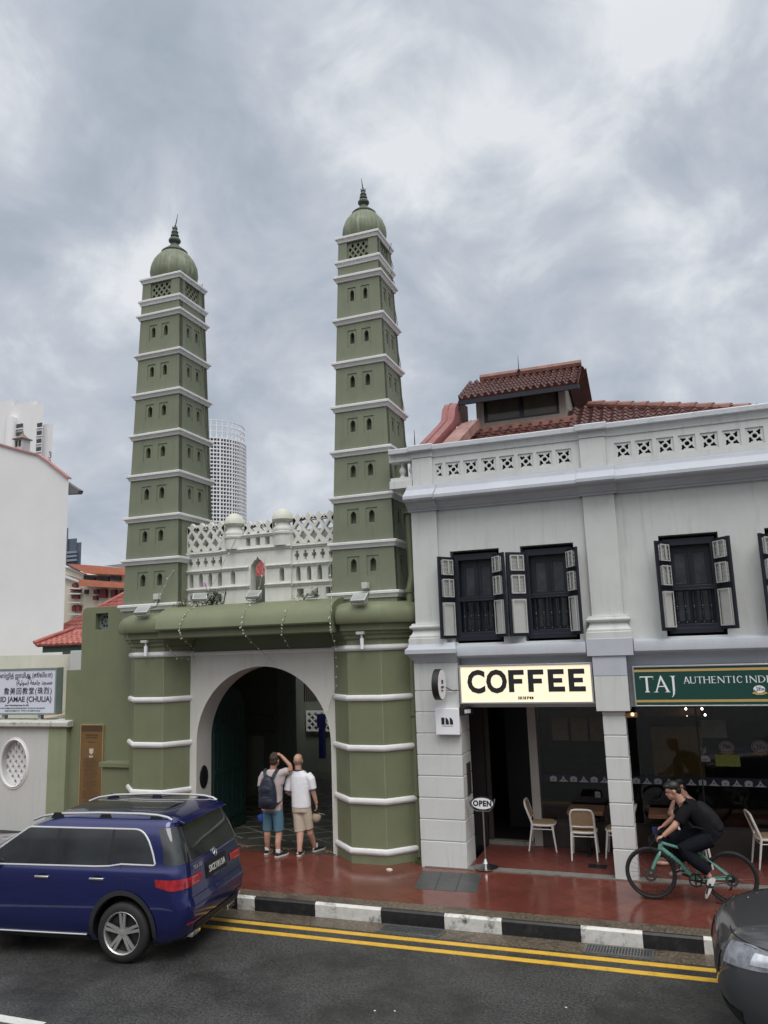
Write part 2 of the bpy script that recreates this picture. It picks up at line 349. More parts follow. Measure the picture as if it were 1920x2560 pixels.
c=MB(); c.add([(-4.03,12.26,.153),(-3.07,12.31,.153),(-2.95,11.42,.153),(-3.87,11.38,.153),(-4.03,12.26,.13),(-3.07,12.31,.13),(-2.95,11.42,.13),(-3.87,11.38,.13)],[(0,1,2,3),(0,4,5,1),(1,5,6,2),(2,6,7,3),(3,7,4,0)])
c.cur=1
for k in (1,2):
    f=k/3; a=Vector((-4.03,12.26,.154)).lerp(Vector((-3.07,12.31,.154)),f); b=Vector((-3.87,11.38,.154)).lerp(Vector((-2.95,11.42,.154)),f); c.beam(a,b,.008,.003)
tag(c.build('service_cover',[mat('dark grey slab',(.055,.06,.058),.38,.25,3,.2,60,rvar=.1,fine=.3),M_black]),'dark grey service cover slab set in the red pavement','service cover')
def litter(x,y,z,label,s,col):
    m=MB(); pts=[(x+s*math.cos(a)*random.uniform(.6,1.2),y+s*.7*math.sin(a)*random.uniform(.6,1.2)) for a in [k*PI/4 for k in range(8)]]
    m.rings([[(a,b,z) for a,b in pts],[(x+(a-x)*.7,y+(b-y)*.7,z+s*.35) for a,b in pts]])
    tag(m.build('litter',mat('pale litter',(.62,.58,.54),.7)),label,'litter',group='bits of litter on the ground')
litter(-4.55,12.18,.151,'crumpled pale tissue on the red pavement in front of the right gate pillar',.06,0)
litter(-3.2,8.0,0.001,'white fleck on the asphalt, the left of two',.014,0); litter(-3.0,8.05,0.001,'white fleck on the asphalt, the right of two',.014,0)
litter(-1.35,8.6,.001,'white fleck on the asphalt between the yellow line and the grating',.014,0)
# ---------------------------------------------------------------- minarets
LEDG=[4.62,5.52,6.38,7.25,8.11,8.99,9.86,10.74,11.07,11.58]
M_dome=mat('grey green dome paint',(.17,.195,.125),.6,.15,3,.1,40,streak=.65,spots=.3,streakcol=(.42,.45,.36))
def minaret(cx,cy,w0,w1,dz,label,lean):
    t=thing('minaret',label,'minaret',(cx,cy,4.3),0,'twin minarets over the gate')
    zs=[z+dz*(z-4.62)/7 for z in LEDG]; z0=zs[0]; z1=zs[-1]
    hw=lambda z:(w0+(w1-w0)*(z-z0)/(z1-z0))/2
    NRM=[((1,0),(0,-1)),((0,1),(1,0)),((-1,0),(0,1)),((0,-1),(-1,0))]     # (tangent, outward) front, right, back, left
    def face(k,inset=0.):
        tx,nx=NRM[k]
        return lambda x,y,z:(cx+tx[0]*x+nx[0]*(hw(y)+z-inset), cy+tx[1]*x+nx[1]*(hw(y)+z-inset), y)
    sh=MB()
    # solid core set back behind the niches
    sh.rings([[(cx+a*(hw(z)-.13),cy+b*(hw(z)-.13),z) for a,b in ((-1,-1),(1,-1),(1,1),(-1,1))] for z in (4.3,z1)])
    wins=[]
    for i in range(9):
        a=zs[i] if i else zs[0]; b=zs[i+1]-.10
        a0=a-.004
        for k in range(4):
            holes=[]; fh=lambda z:hw(z)
            if i<7 and k in (0,1,3):
                H=b-a; W=2*hw((a+b)/2); zb=a+.36*H; zt=a+.80*H
                for c in (-.155,.155):
                    x0=(c-.098)*W; x1=(c+.098)*W; holes.append(rect(x0,x1,zb,zt)); wins.append((k,x0,x1,zb,zt))
            if i==8 and k in (0,1,3):
                holes.append(rect(-.27*2*hw(a),.27*2*hw(a),a+.02,b-.03))
            z0_,z1_=a0-.11,b+.11
            e=.003 if k%2 else 0.
            out=[(-hw(z0_)+e,z0_),(hw(z0_)-e,z0_),(hw(z1_)-e,z1_),(-hw(z1_)+e,z1_)]
            sh.plate(out,holes,.12,face(k,0.0))
    sh.rings([[(cx+a*(hw(z)),cy+b*(hw(z)),z) for a,b in ((-1,-1),(1,-1),(1,1),(-1,1))] for z in (4.3,z0-.05)])
    sh.build('shaft',M_shaft,t,smooth=False,merge=False)
    for k,x0,x1,zb,zt in wins:
        p=MB(); xc=(x0+x1)/2; ww=(x1-x0)*.245; h=zt-zb
        p.plate(rect(x0-.02,x1+.02,zb-.02,zt+.02),[arch(xc-ww,xc+ww,zb+h*.20,zb+h*.62,h*.20,10,1.)],.085,face(k,.013))
        p.build('window_niche',M_shaft,t)
    # lattice panels of the top storey
    a=zs[8]; b=zs[9]-.10
    for k in (0,1,3):
        W=.27*2*hw(a); p=MB(); n=4; cw=2*W/n; ch=(b-a-.03)/2.5; zA=a+.0; holes=[]
        for i in range(-1,n+2):
            for j in range(-1,4):
                for o in (0,.5):
                    x=-W+(i+o)*cw; z=zA+(j+o)*ch; r=.33
                    pts=[(x-cw*r,z),(x,z-ch*r),(x+cw*r,z),(x,z+ch*r)]
                    if x-cw*r>=-W-.001 and x+cw*r<=W+.001 and z-ch*r>zA and z+ch*r<b-.005: holes.append(pts)
        p.plate(rect(-W-.02,W+.02,a-.02,b),holes,.035,face(k,.035)); p.build('lattice_panel',M_shaft,t)
    # moulded ledges
    prof=[(-.02,-.115),(.028,-.112),(.036,-.078),(.044,-.070),(.052,-.052),(.072,-.046),(.074,-.006),(.066,0),(-.02,.012)]
    for i,z in enumerate(zs):
        p=MB(); s=1.05 if i<8 else .8
        jit=[random.uniform(-.006,.006) for _ in range(4)]
        p.rings([[(cx+q*(hw(z)+o*s),cy+v*(hw(z)+o*s),z+dzz*(1.05)+jit[n]) for n,(q,v) in enumerate(((-1,-1),(1,-1),(1,1),(-1,1)))] for o,dzz in prof],cap=False)
        p.build('ledge',M_trim,t,bev=.004)
    # ribbed onion dome, finial, spike
    rd=.47/.83*2*hw(z1)*.98
    d=MB(); k=rd/.47
    P=[(.40,.0),(.45,.08),(.472,.2),(.455,.34),(.40,.48),(.31,.60),(.235,.67),(.20,.70)]
    d.lathe([(r*k,z1+z*k) for r,z in P],(cx,cy,0),112,flute=lambda q:1-.030*abs(math.sin(q*14))); dm=d.build('dome',M_dome,t,ang=60)
    f=MB(); P=[(.255,.66),(.262,.685),(.215,.73),(.14,.79),(.085,.85),(.072,.88),(.085,.895),(.118,.93),(.122,.96),(.10,1.0),(.062,1.02),(.062,1.035),(.082,1.05),(.082,1.075),(.056,1.09),(.062,1.115),(.072,1.14),(.052,1.165),(.045,1.20),(.055,1.215),(.052,1.23),(.012,1.25)]
    f.lathe([(r*k,z1+z*k) for r,z in P],(cx,cy,0),28); f.build('finial',mat('dark verdigris',(.085,.105,.085),.6,.3,9),t)
    q=MB(); q.tube([(cx,cy,z1+1.23*k),(cx+lean*.5,cy,z1+1.36*k),(cx+lean,cy,z1+1.53*k)],[.014,.011,.004],6)
    for an in range(5): q.tube([(cx,cy,z1+1.23*k),(cx+.06*math.cos(an*1.3),cy+.06*math.sin(an*1.3),z1+1.26*k)],.008,5)
    q.build('spike',M_black,t)
    # lightning conductor down the right face
    c=MB(); pts=[]
    for z in [z1+.02]+[zs[i]+e for i in range(9,0,-1) for e in (.03,-.13)]:
        onled=any(abs(z-.03-v)<.001 for v in zs); pts.append((cx+hw(z)+(.078 if onled else .008),cy+hw(z)*.62,z))
    c.tube(pts,.007,5); c.build('conductor_strap',mat('strap',(.10,.11,.075),.6),t)
    return t
minaret(-5.055,13.305,1.23,.80,.0,'green banded minaret nearer the grey shophouse',-.03)
minaret(-9.59,13.34,1.30,.93,.06,'green banded minaret above the bronze plaque wall, with a bent spike',.07)
# ---------------------------------------------------------------- gatehouse
t=thing('mosque_gatehouse','olive green gatehouse with octagonal pillars and a white horseshoe arch','gatehouse',(-7.2,12.9,.15))
octR=[(-5.285,12.42),(-4.665,12.42),(-4.29,12.80),(-4.29,13.5),(-4.665,13.9),(-5.285,13.9),(-5.73,13.4),(-5.73,12.85)]
octL=[(-9.70,12.42),(-9.05,12.42),(-8.74,12.86),(-8.74,13.5),(-9.05,13.9),(-9.70,13.9),(-10.16,13.4),(-10.16,12.88)]
def off(poly,d):
    c=Vector((sum(p[0] for p in poly)/len(poly),sum(p[1] for p in poly)/len(poly))); o=[]; n=len(poly)
    for i in range(n):
        a=Vector(poly[i-1]); b=Vector(poly[i]); e=Vector(poly[(i+1)%n])
        n1=Vector(((b-a).y,-(b-a).x)).normalized(); n2=Vector(((e-b).y,-(e-b).x)).normalized(); m=(n1+n2); m=m/max(.3,m.length_squared)*2
        q=b+m*d; o.append((q.x,q.y))
    return o
for nm,poly in (('r',octR),('l',octL)):
    p=MB(); p.rings([[(x,y,z) for x,y in off(poly,d)] for z,d in ((.1,.015),(.36,.01),(.361,0),(3.93,0))]); p.build('pillar',M_green,t,bev=.006)
    for z in (3.64,2.80,1.98,1.13,.34):
        p=MB(); p.rings([[(x,y,z+q) for x,y in off(poly,d)] for q,d in ((-.052,-.01),(-.05,.018),(-.025,.042),(.005,.048),(.035,.036),(.05,.01),(.052,-.01))],cap=False); p.build('pillar_band',M_trim,t)
    p=MB()
    dzh=.0 if nm=='r' else -.03
    p.rings([[(x,y,z) for x,y in off(poly,d)] for z,d in ((3.78,.0),(3.80,.04),(3.86,.05),(3.88,.09),(3.93,.10),(3.935,.14),(4.05,.15),(4.055,.22),(4.10,.245),(4.20,.25),(4.29,.225),(4.36,.165),(4.40,.09),(4.42,.0),(4.43,-.12))]); p.build('pillar_hood',M_green,t,ang=28)
# arch wall
p=MB(); AX0,AX1=-8.60,-5.82; zc=1.97; r=(AX1-AX0)/2
p.plate([(-8.80,.1),(AX0,.1)]+[((AX0+AX1)/2-r*math.cos(PI*k/48),zc+r*math.sin(PI*k/48)) for k in range(49)]+[(AX1,.1),(-5.69,.1),(-5.69,3.62),(-8.80,3.62)],[],.50,front(12.85))
p.build('arch_wall',M_arch,t)
p=MB(); p.profx([(12.86,3.585),(12.825,3.59),(12.81,3.62),(12.82,3.655),(12.86,3.665)],-8.8,-5.69); p.build('arch_band',M_trim,t)
p=MB(); p.box(-9.0,-5.3,12.90,13.9,3.64,4.0); p.build('frieze_wall',M_green,t)
# barrel canopy over the arch
prof=[(13.0,4.52),(12.75,4.535),(12.52,4.525),(12.36,4.49),(12.22,4.43),(12.12,4.34),(12.06,4.23),(12.04,4.10),(12.055,4.075),(12.15,4.07),(12.155,3.94),(12.17,3.925),(13.0,3.92)]
p=MB(); p.profx(prof,-8.98,-5.43); p.build('canopy',M_green,t,ang=30)
p=MB(); p.box(-10.1,-4.3,12.9,14.0,4.30,4.44); p.build('roof_slab',M_green,t)
# passage behind the arch
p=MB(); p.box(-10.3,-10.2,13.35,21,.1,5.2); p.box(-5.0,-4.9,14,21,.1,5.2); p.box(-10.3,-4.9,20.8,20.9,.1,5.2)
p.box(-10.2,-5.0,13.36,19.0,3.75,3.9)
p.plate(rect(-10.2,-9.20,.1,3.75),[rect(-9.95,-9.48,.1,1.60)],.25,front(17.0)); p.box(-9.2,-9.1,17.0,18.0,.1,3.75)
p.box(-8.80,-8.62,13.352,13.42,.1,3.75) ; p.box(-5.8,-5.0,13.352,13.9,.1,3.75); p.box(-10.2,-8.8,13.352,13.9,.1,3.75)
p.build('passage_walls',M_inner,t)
p=MB()
for a,b,z0,z1 in ((-10.15,-9.22,1.64,1.70),(-10.15,-9.22,2.0,2.08)): p.box(a,b,16.93,17.01,z0,z1)
p.build('door_cornice',M_inner,t)
W0,W1,Z0,Z1=-10.15,-9.35,1.28,1.86; p=MB(); hs=[]; cw=.2; ch=.19
for i in range(0,5):
    for j in range(0,4):
        for o in (0,.5):
            x=W0+(i+o)*cw; z=Z0+(j+o)*ch
            if W0+.06<x<W1-.06 and Z0+.07<z<Z1-.07: hs.append([(x-cw*.36,z),(x,z-ch*.36),(x+cw*.36,z),(x,z+ch*.36)])
p.plate(rect(W0,W1,Z0,Z1),hs,.03,front(20.7)); p.build('courtyard_lattice',M_trim,t)
d=MB(); 
d.plate(arch(13.38,14.55,.18,2.3,.65,12),[],.06,lambda x,y,z:(-8.55+z,x,y)); dd=d.build('gate_door',M_dkgreen,t)
d=MB()
for y in (13.5,13.68,13.86,14.04,14.22,14.40): d.box(-8.552,-8.538,y-.012,y+.012,.2,2.55)
for z in (.45,1.35,2.2): d.box(-8.552,-8.53,13.40,14.53,z-.05,z+.05)
d.build('door_battens',M_dkgreen,dd)
p=MB(); p.lathe([(.0,-.02),(.16,-.02),(.17,-.0),(.165,.012),(.15,.016),(.0,.016)],(-8.595,13.09,1.32),28,axis='x')
for v in range(len(p.v)): x,y,z=p.v[v]; p.v[v]=(x,13.09+(y-13.09)*.8,1.32+(z-1.32)*1.25)
p.build('round_plaque',M_black,t)
p=MB(); p.box(-4.5,-4.10,13.10,13.3,.1,4.3); p.build('side_wall',M_green,t)
# a banner of thin pink strips, hanging just inside
tag(MB().box(-9.35,-8.85,19.0,19.02,2.75,3.5).build('dark_banner',mat('deep green cloth',(.01,.03,.025),.8)),'dark green cloth banner hanging deep inside the passage','banner')
b=MB()
for k in range(7): b.box(-9.32+k*.055,-9.29+k*.055,18.9,18.91,2.25,2.75)
tag(b.build('striped_bunting',mat('pink strips',(.30,.14,.16),.8)),'pale pink striped bunting below the dark banner in the passage','bunting')
tag(MB().box(-9.62,-9.36,20.3,20.34,1.42,1.80).box(-9.55,-9.40,20.25,20.4,.6,1.42).build('blue_poster_stand',mat('royal blue',(.012,.018,.10),.5)),'blue poster stand in front of the white lattice in the passage','poster stand')
# ---------------------------------------------------------------- drainpipe
t=thing('drainpipe','tall olive green drainpipe between the gate pillar and the shophouse','drainpipe',(-4.2,12.8,.2))
p=MB(); p.tube([(-4.265,12.98,6.34),(-4.25,12.98,5.1),(-4.22,12.92,4.86),(-4.255,12.86,4.62),(-4.26,12.85,.2)],.062,12); p.build('pipe',M_green,t)
for z in (6.0,4.60,4.12,3.72,2.5,1.2):
    p=MB(); p.lathe([(.06,-.035),(.078,-.03),(.078,.03),(.06,.035)],(-4.257,12.85 if z<4.7 else 12.98,z),14); p.box(-4.33,-4.18,12.86,12.99+.1,z-.012,z+.012); p.build('pipe_collar',M_green,t)
# ---------------------------------------------------------------- white parapet screen between the minarets
t=thing('parapet_screen','white plaster screen with diamond lattice, niches and two small domes between the minarets','parapet screen',(-7.35,13.0,4.5))
Ys=13.02; Yc=12.93
def lattice(x0,x1,z0,z1,n,m,Y,nm='lattice'):
    cw=(x1-x0)/n; ch=(z1-z0)/m; hs=[]; top=[]
    for i in range(n):
        top+= [(x1-i*cw,z1-ch*.42),(x1-(i+.5)*cw,z1)]
    top.append((x0,z1-ch*.42))
    for i in range(n*2+1):
        for j in range(2*m):
            if (i+j)%2==0: continue
            x=x0+i*cw/2; z=z0+(j)*ch/2; r=.35
            if j==0:
                continue
            if x-cw*r<x0-.001 or x+cw*r>x1+.001:
                s=1 if x-cw*r<x0-.001 else -1
                hs.append([(x+s*.012,z-ch*r+.012),(x+s*cw*r,z),(x+s*.012,z+ch*r-.012)]); continue
            if z+ch*r>z1-.01: continue
            hs.append([(x-cw*r,z),(x,z-ch*r),(x+cw*r,z),(x,z+ch*r)])
    for i in range(n):
        x=x0+(i+.5)*cw; hs.append([(x-cw*.22,z0+.008),(x+cw*.22,z0+.008),(x,z0+ch*.24)])
    p=MB(); p.plate([(x0,z0-.01),(x1,z0-.01)]+top,hs,.10,front(Y)); p.build(nm,M_screen,t)
def ledge(x0,x1,z,Y,o=.05,h=.06):
    p=MB(); p.profx([(Y+.02,z-h),(Y-o*.4,z-h),(Y-o*.5,z-h*.5),(Y-o,z-h*.4),(Y-o,z-.008),(Y-o*.8,z),(Y+.02,z)],x0,x1); return p
for (x0,x1) in ((-8.97,-8.10),(-6.61,-5.72)):
    lattice(x0,x1,5.62,6.21,4,2,Ys)
    n=4; cw=(x1-x0)/n; hs=[]
    for i in range(n):
        x=x0+(i+.5)*cw; hs.append(arch(x-.048,x+.048,4.92,5.06,.115,10,1.6))
    for i in range(5):
        x=x0+(i+.5)*(x1-x0)/5; z=5.40; a=.022; b_=.05
        hs.append([(x-a,z-.09),(x+a,z-.09),(x+a,z-.035),(x+b_,z-.03),(x+b_,z+.03),(x+a,z+.035),(x+a,z+.09),(x-a,z+.09),(x-a,z+.035),(x-b_,z+.03),(x-b_,z-.03),(x-a,z-.035)])
    for i in range(3):
        x=x0+(i+.5)*(x1-x0)/3; hs.append(rect(x-.07,x+.07,4.60,4.77))
    p=MB(); p.plate(rect(x0,x1,4.42,5.615),hs,.16,front(Ys)); p.build('side_panel',M_screen,t)
    for z in (4.89,5.25,5.60): ledge(x0,x1,z,Ys).build('string_course',M_screen,t)
# centre bay with ogee doorway
dr=[(-7.47,4.43),(-7.16,4.43),(-7.16,5.20),(-7.17,5.27),(-7.215,5.315),(-7.23,5.345),(-7.285,5.375),(-7.315,5.43),(-7.345,5.375),(-7.40,5.345),(-7.415,5.315),(-7.46,5.27),(-7.47,5.20)]
hs=[dr]+[arch(x-.052,x+.052,4.93,5.10,.075,10,1.) for x in (-7.86,-6.80)]+[rect(x-.05,x+.05,5.645,5.80) for x in (-7.52,-7.31,-7.10)]
p=MB(); p.plate(rect(-8.10,-6.61,4.42,5.86),hs,.20,front(Yc)); p.build('centre_bay',M_screen,t)
lattice(-7.64,-7.0,5.87,6.14,3,1,Yc+.04)
for z in (5.25,5.60):
    for a,b in (((-8.12,-7.50),(-7.13,-6.59)) if z<5.3 else ((-8.12,-6.59),)): ledge(a,b,z,Yc).build('string_course',M_screen,t)
for a,b in ((-8.12,-7.48),(-7.15,-6.59)): ledge(a,b,4.89,Yc).build('string_course',M_screen,t)
ledge(-7.66,-6.98,5.87,Yc,.04).build('string_course',M_screen,t)
for x in (-7.86,-6.80):
    p=MB(); Yd=13.0
    P=[(.178,5.60),(.178,5.80),(.20,5.82),(.205,5.855),(.185,5.87),(.195,5.90),(.185,5.94),(.15,5.985),(.138,6.04),(.15,6.055)]
    p.lathe(P,(x,Yd,0),30); p.build('turret',M_screen,t)
    p=MB(); k=1.0
    p.lathe([(.15,6.05),(.195,6.075),(.212,6.10),(.208,6.13),(.192,6.185),(.155,6.245),(.10,6.29),(.045,6.318),(0.001,6.328)],(x,Yd,0),30); p.build('small_dome',mat('mossy dome plaster',(.60,.61,.53),.8,.08,4,.2,40,spots=.4,streakcol=(.38,.40,.30)),t)
# grey back wall and tiled roof seen through the openings
p=MB(); p.box(-8.9,-8.06,13.75,13.85,4.42,6.0); p.box(-7.42,-5.75,13.75,13.85,4.42,6.0); p.box(-8.06,-7.42,13.752,13.848,4.42,5.14)
tag(p.build('roof_wall',mat('grey roof wall',(.30,.30,.26),.8,.1,2)),'plain grey wall on the gate roof behind the white screen','wall')
# ---------------------------------------------------------------- grey shophouse
YF=12.56
t=thing('shophouse','pale grey two storey shophouse with black shutters and a pierced parapet','shophouse',(-.5,13.0,.15))
XE=5.2
wins=[(-3.41,-2.57),(-2.22,-1.36),(-.07,.78),(1.42,2.27)]
p=MB(); p.plate(rect(-4.02,XE,3.42,6.05),[rect(a,b,3.66,5.20) for a,b in wins],.28,front(YF)); p.box(-4.02,-3.98,12.85,22,3.42,7.0); p.build('wall',M_wall,t)
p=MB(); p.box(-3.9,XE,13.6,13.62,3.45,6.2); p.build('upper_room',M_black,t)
# pilasters
def pil(x0,x1,z0,z1,w):
    p=MB(); p.box(x0,x1,YF-w,YF+.02,z0,z1); p.build('pilaster',M_wall,t,bev=.008)
    p=MB()
    P=[(0,z0-.36),(.10,z0-.36),(.10,z0-.24),(.085,z0-.235),(.085,z0-.20),(.05,z0-.16),(.035,z0-.11),(.045,z0-.085),(.075,z0-.075),(.085,z0-.05),(.075,z0-.025),(.055,z0-.02),(.05,z0+.01),(.01,z0+.012)]
    p.rings([[(x0-o,YF-w-o,z),(x1+o,YF-w-o,z),(x1+o,YF+.02,z),(x0-o,YF+.02,z)] for o,z in P]); p.build('pilaster_base',M_wall,t,bev=.004)
pil(-4.05,-3.60,4.0,5.96,.07); pil(-1.155,-.665,4.0,5.96,.07); pil(3.0,3.5,4.0,5.96,.07)
# first floor ledge, breaking forward at the piers
p=MB()
for a,b in ((-3.33,-1.27),(-.56,2.9)):
    p.profx([(YF+.05,3.66),(12.42,3.62),(12.40,3.615),(12.385,3.56),(12.39,3.46),(12.42,3.43),(12.62,3.43),(12.62,3.40),(YF+.3,3.40)],a,b)
p.build('ledge',M_corn,t,bev=.004)
p=MB()
p.rings([[(x0,y,z),(x1,y,z),(x1,YF+.1,z),(x0,YF+.1,z)] for x0,x1,y,z in ((-4.09,-3.36,12.47,3.36),(-4.10,-3.34,12.46,3.39),(-4.18,-3.33,12.34,3.50),(-4.20,-3.32,12.31,3.51),(-4.20,-3.32,12.31,3.58),(-4.16,-3.34,12.36,3.62),(-4.15,-3.36,12.40,3.68))])
p.build('pier_capital',M_corn,t,bev=.004)
p=MB(); p.box(-1.26,-.57,12.38,YF+.1,3.40,3.662); p.box(-1.19,-.69,12.405,YF+.1,3.10,3.41); p.build('pier_block',M_corn,t,bev=.006)
p=MB(); p.box(-1.187,-.693,12.41,YF+.3,2.575,3.11); p.build('lintel_block',M_wall,t,bev=.006)
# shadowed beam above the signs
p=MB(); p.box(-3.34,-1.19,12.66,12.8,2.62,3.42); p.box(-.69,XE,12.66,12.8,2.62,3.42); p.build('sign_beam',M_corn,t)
# channelled pillars
def pillar(x0,x1,y0,y1,zt,gr):
    p=MB(); p.box(x0+.012,x1-.012,y0+.012,y1-.012,.1,zt); p.build('pillar_core',M_wall,t)
    zz=[.12]+gr+[zt]
    for i in range(len(zz)-1):
        p=MB(); p.box(x0,x1,y0,y1,zz[i]+(.007 if i else 0),zz[i+1]-.007); p.build('pillar_block',M_wall,t,bev=.008)
pillar(-4.11,-3.35,12.49,13.06,3.37,[.55,.88,1.21,1.55,1.88,2.22,2.56,2.90])
pillar(-1.11,-.775,12.49,12.84,2.58,[.58,.90,1.23,1.56,1.89,2.21,2.50])
pillar(3.1,3.5,12.49,12.84,2.58,[.58,.90,1.23,1.56,1.89,2.21,2.50])
# cornice and parapet
def cprof(d): return [(YF+.05,5.92),(YF-.05-d,5.92),(YF-.06-d,5.955),(YF-.09-d,5.96),(YF-.12-d,6.0),(YF-.19-d,6.03),(YF-.20-d,6.06),(YF-.30-d,6.075),(YF-.32-d,6.10),(YF-.32-d,6.15),(YF-.29-d,6.175),(YF-.17-d*.6,6.28),(YF-.165-d*.6,6.30),(YF-.13-d*.6,6.305),(YF-.125-d*.6,6.34),(YF-.08-d*.6,6.35),(YF-.075-d*.6,6.375),(YF+.05,6.385)]
p=MB(); p.profx(cprof(0),-4.02,XE); p.build('cornice',M_corn,t,ang=25)
for a,b in ((-4.09,-3.56),(-1.20,-.62),(2.95,3.55)):
    p=MB(); p.profx(cprof(.06),a,b); p.build('cornice_break',M_corn,t,ang=25)
YP=12.50
tiles=[-3.39+.311*k for k in range(7)]; tiles2=[-.595+.318*k for k in range(11)]
hs=[rect(x,x+.25,6.475,6.735) for x in tiles+tiles2]+[rect(-3.575,-3.45,6.475,6.735)]
p=MB(); p.plate(rect(-4.0,XE,6.38,6.86),hs,.13,front(YP)); 
p.profx([(YP+.13,6.855),(YP-.02,6.855),(YP-.025,6.88),(YP-.05,6.965),(YP-.055,6.97),(YP+.13,6.97)],-4.0,XE)
p.build('parapet',M_wall,t)
p=MB(); p.profx([(YP+.2,6.97),(YP-.10,6.97),(YP-.105,7.045),(YP-.09,7.06),(YP+.2,7.075)],-4.4,XE)
for a,b in ((-4.02,-3.59),(-1.18,-.69),(2.95,3.5)): p.profx([(YP+.2,6.972),(YP-.15,6.972),(YP-.155,7.06),(YP-.14,7.075),(YP+.2,7.09)],a,b)
p.build('coping',mat('weathered coping paint',(.58,.60,.64),.65,.08,3,.25,30,spots=.35,streakcol=(.25,.25,.25)),t,bev=.005)
for a,b in ((-3.985,-3.625),(-1.135,-.735),(3.0,3.45)):
    p=MB(); p.box(a,b,YP-.05,YP+.15,6.37,6.85); p.box(a-.01,b+.01,YP-.062,YP+.15,6.86,6.97); p.build('parapet_pier',M_wall,t,bev=.005)
def trefoil(cx,cz,ang,s):
    o=[]
    for k in range(30):
        a=2*PI*k/30; r=s*(.60+.30*max(0,math.cos(1.5*a))**1.0*1.1+(.22 if abs(math.cos(1.5*a))>.75 else 0))
        o.append((cx+r*math.cos(a+ang),cz+r*math.sin(a+ang)))
    return o
for x,w in [(q,.25) for q in tiles+tiles2]+[(-3.575,.125)]:
    p=MB(); cx=x+w/2 if w>.2 else x; cz=6.605; hs=[]
    if w>.2:
        hs.append(circ(cx,cz,.037,16))
        for a in (45,135,225,315): hs.append(trefoil(cx+.082*math.cos(R(a)),cz+.082*math.sin(R(a))*1.04,R(a),.040))
    else:
        for a in (45,-45): hs.append(trefoil(cx+.070,cz+.085*math.sin(R(a))*1.04,R(a),.036))
        hs.append(circ(cx+.03,cz,.022,12))
    p.plate(rect(x-.004,x+w+.004,6.471,6.739),hs,.05,front(YP+.02)); p.build('grille_block',M_wall,t)
# balustrade bridging the gap to the gate
p=MB(); p.box(-4.42,-4.0,12.47,12.72,6.36,6.50); p.box(-4.41,-4.0,12.50,12.70,6.50,6.56); p.build('balustrade_base',M_wall,t,bev=.005)
p=MB(); p.box(-4.42,-4.0,12.48,12.68,6.84,6.97); p.build('balustrade_rail',M_wall,t,bev=.005)
for x in (-4.21,-4.03):
    p=MB(); p.lathe([(.05,6.56),(.05,6.59),(.03,6.61),(.055,6.67),(.06,6.70),(.032,6.77),(.028,6.79),(.045,6.81),(.045,6.84)],(x,12.6,0),14); p.build('baluster',M_wall,t)
# roof
def tile_roof(eL,eR,rR,rL,nu,nv,name,m,parent,amp=.045,step=.02,thick=.03,clip=None):
    eL,eR,rR,rL=[Vector(q) for q in (eL,eR,rR,rL)]; nrm=(eR-eL).cross(rL-eL).normalized()
    if nrm.z<0: nrm=-nrm
    p=MB(); vs=[]; K=8; cols=nu*K+1; rows=[]
    for j in range(nv):
        rows+=[(j/nv,step),(min(1,(j+1)/nv),0.)]
    for v,h in rows:
        for i in range(cols):
            u=i/(cols-1); q=eL.lerp(eR,u).lerp(rL.lerp(rR,u),v); c=math.cos(2*PI*i/K); b=amp*(c if c>0 else c*.6)
            b+=random.uniform(-.004,.004)
            vs.append(q+nrm*(b+h))
    fs=[]
    for j in range(len(rows)-1):
        for i in range(cols-1):
            a=j*cols+i
            if clip is None or clip((vs[a]+vs[a+cols+1])/2): fs.append((a,a+1,a+cols+1,a+cols))
    k=len(vs); base=[]
    for i in range(cols): vs.append(eL.lerp(eR,i/(cols-1))-nrm*(thick+amp*.4))
    for i in range(cols-1): fs.append((i,k+i,k+i+1,i+1))
    if clip is None:
        k2=len(vs); vs+= [eL-nrm*.06,eR-nrm*.06,rR-nrm*.06,rL-nrm*.06]; fs.append((k2,k2+3,k2+2,k2+1))
    p.add(vs,fs); return p.build(name,m,parent,ang=50,merge=False)
HA=Vector((-1.21,16.14,8.47)); HB_=Vector((5.6,12.75,6.40))
tile_roof((-3.75,12.75,6.55),(6.1,12.75,6.50),(6.1,16.14,8.42),(-3.75,16.14,8.47),48,15,'roof',M_tile,t,clip=lambda q:q.x<-1.21 or (q.y-16.14)<(q.x+1.21)*(12.75-16.14)/(5.6+1.21))
p=MB(); p.add([HA-Vector((0,0,.08)),HB_-Vector((0,0,.08)),Vector((6.1,20,6.0)),Vector((-1.21,20,8.3))],[(0,1,2,3)]); p.build('roof_far_slope',M_tile,t)
p=MB(); p.box(-3.6,5.2,12.70,12.74,6.40,6.88); p.build('gutter_shade',M_black,t)  # black sheet stands in for the shade behind the pierced parapet
p=MB(); n=24; A=HA+Vector((0,0,.03)); B=HB_+Vector((0,0,-.02))
for k in range(n):
    a=A.lerp(B,k/n); b=A.lerp(B,(k+1.12)/n); p.tube([a,b+Vector((0,0,.01))],[.075,.10],10)
p.build('ridge_tiles',mat('pale ridge tile',(.27,.125,.10),.55,.3,6,.1,40,spots=.3,streakcol=(.2,.1,.09)),t)
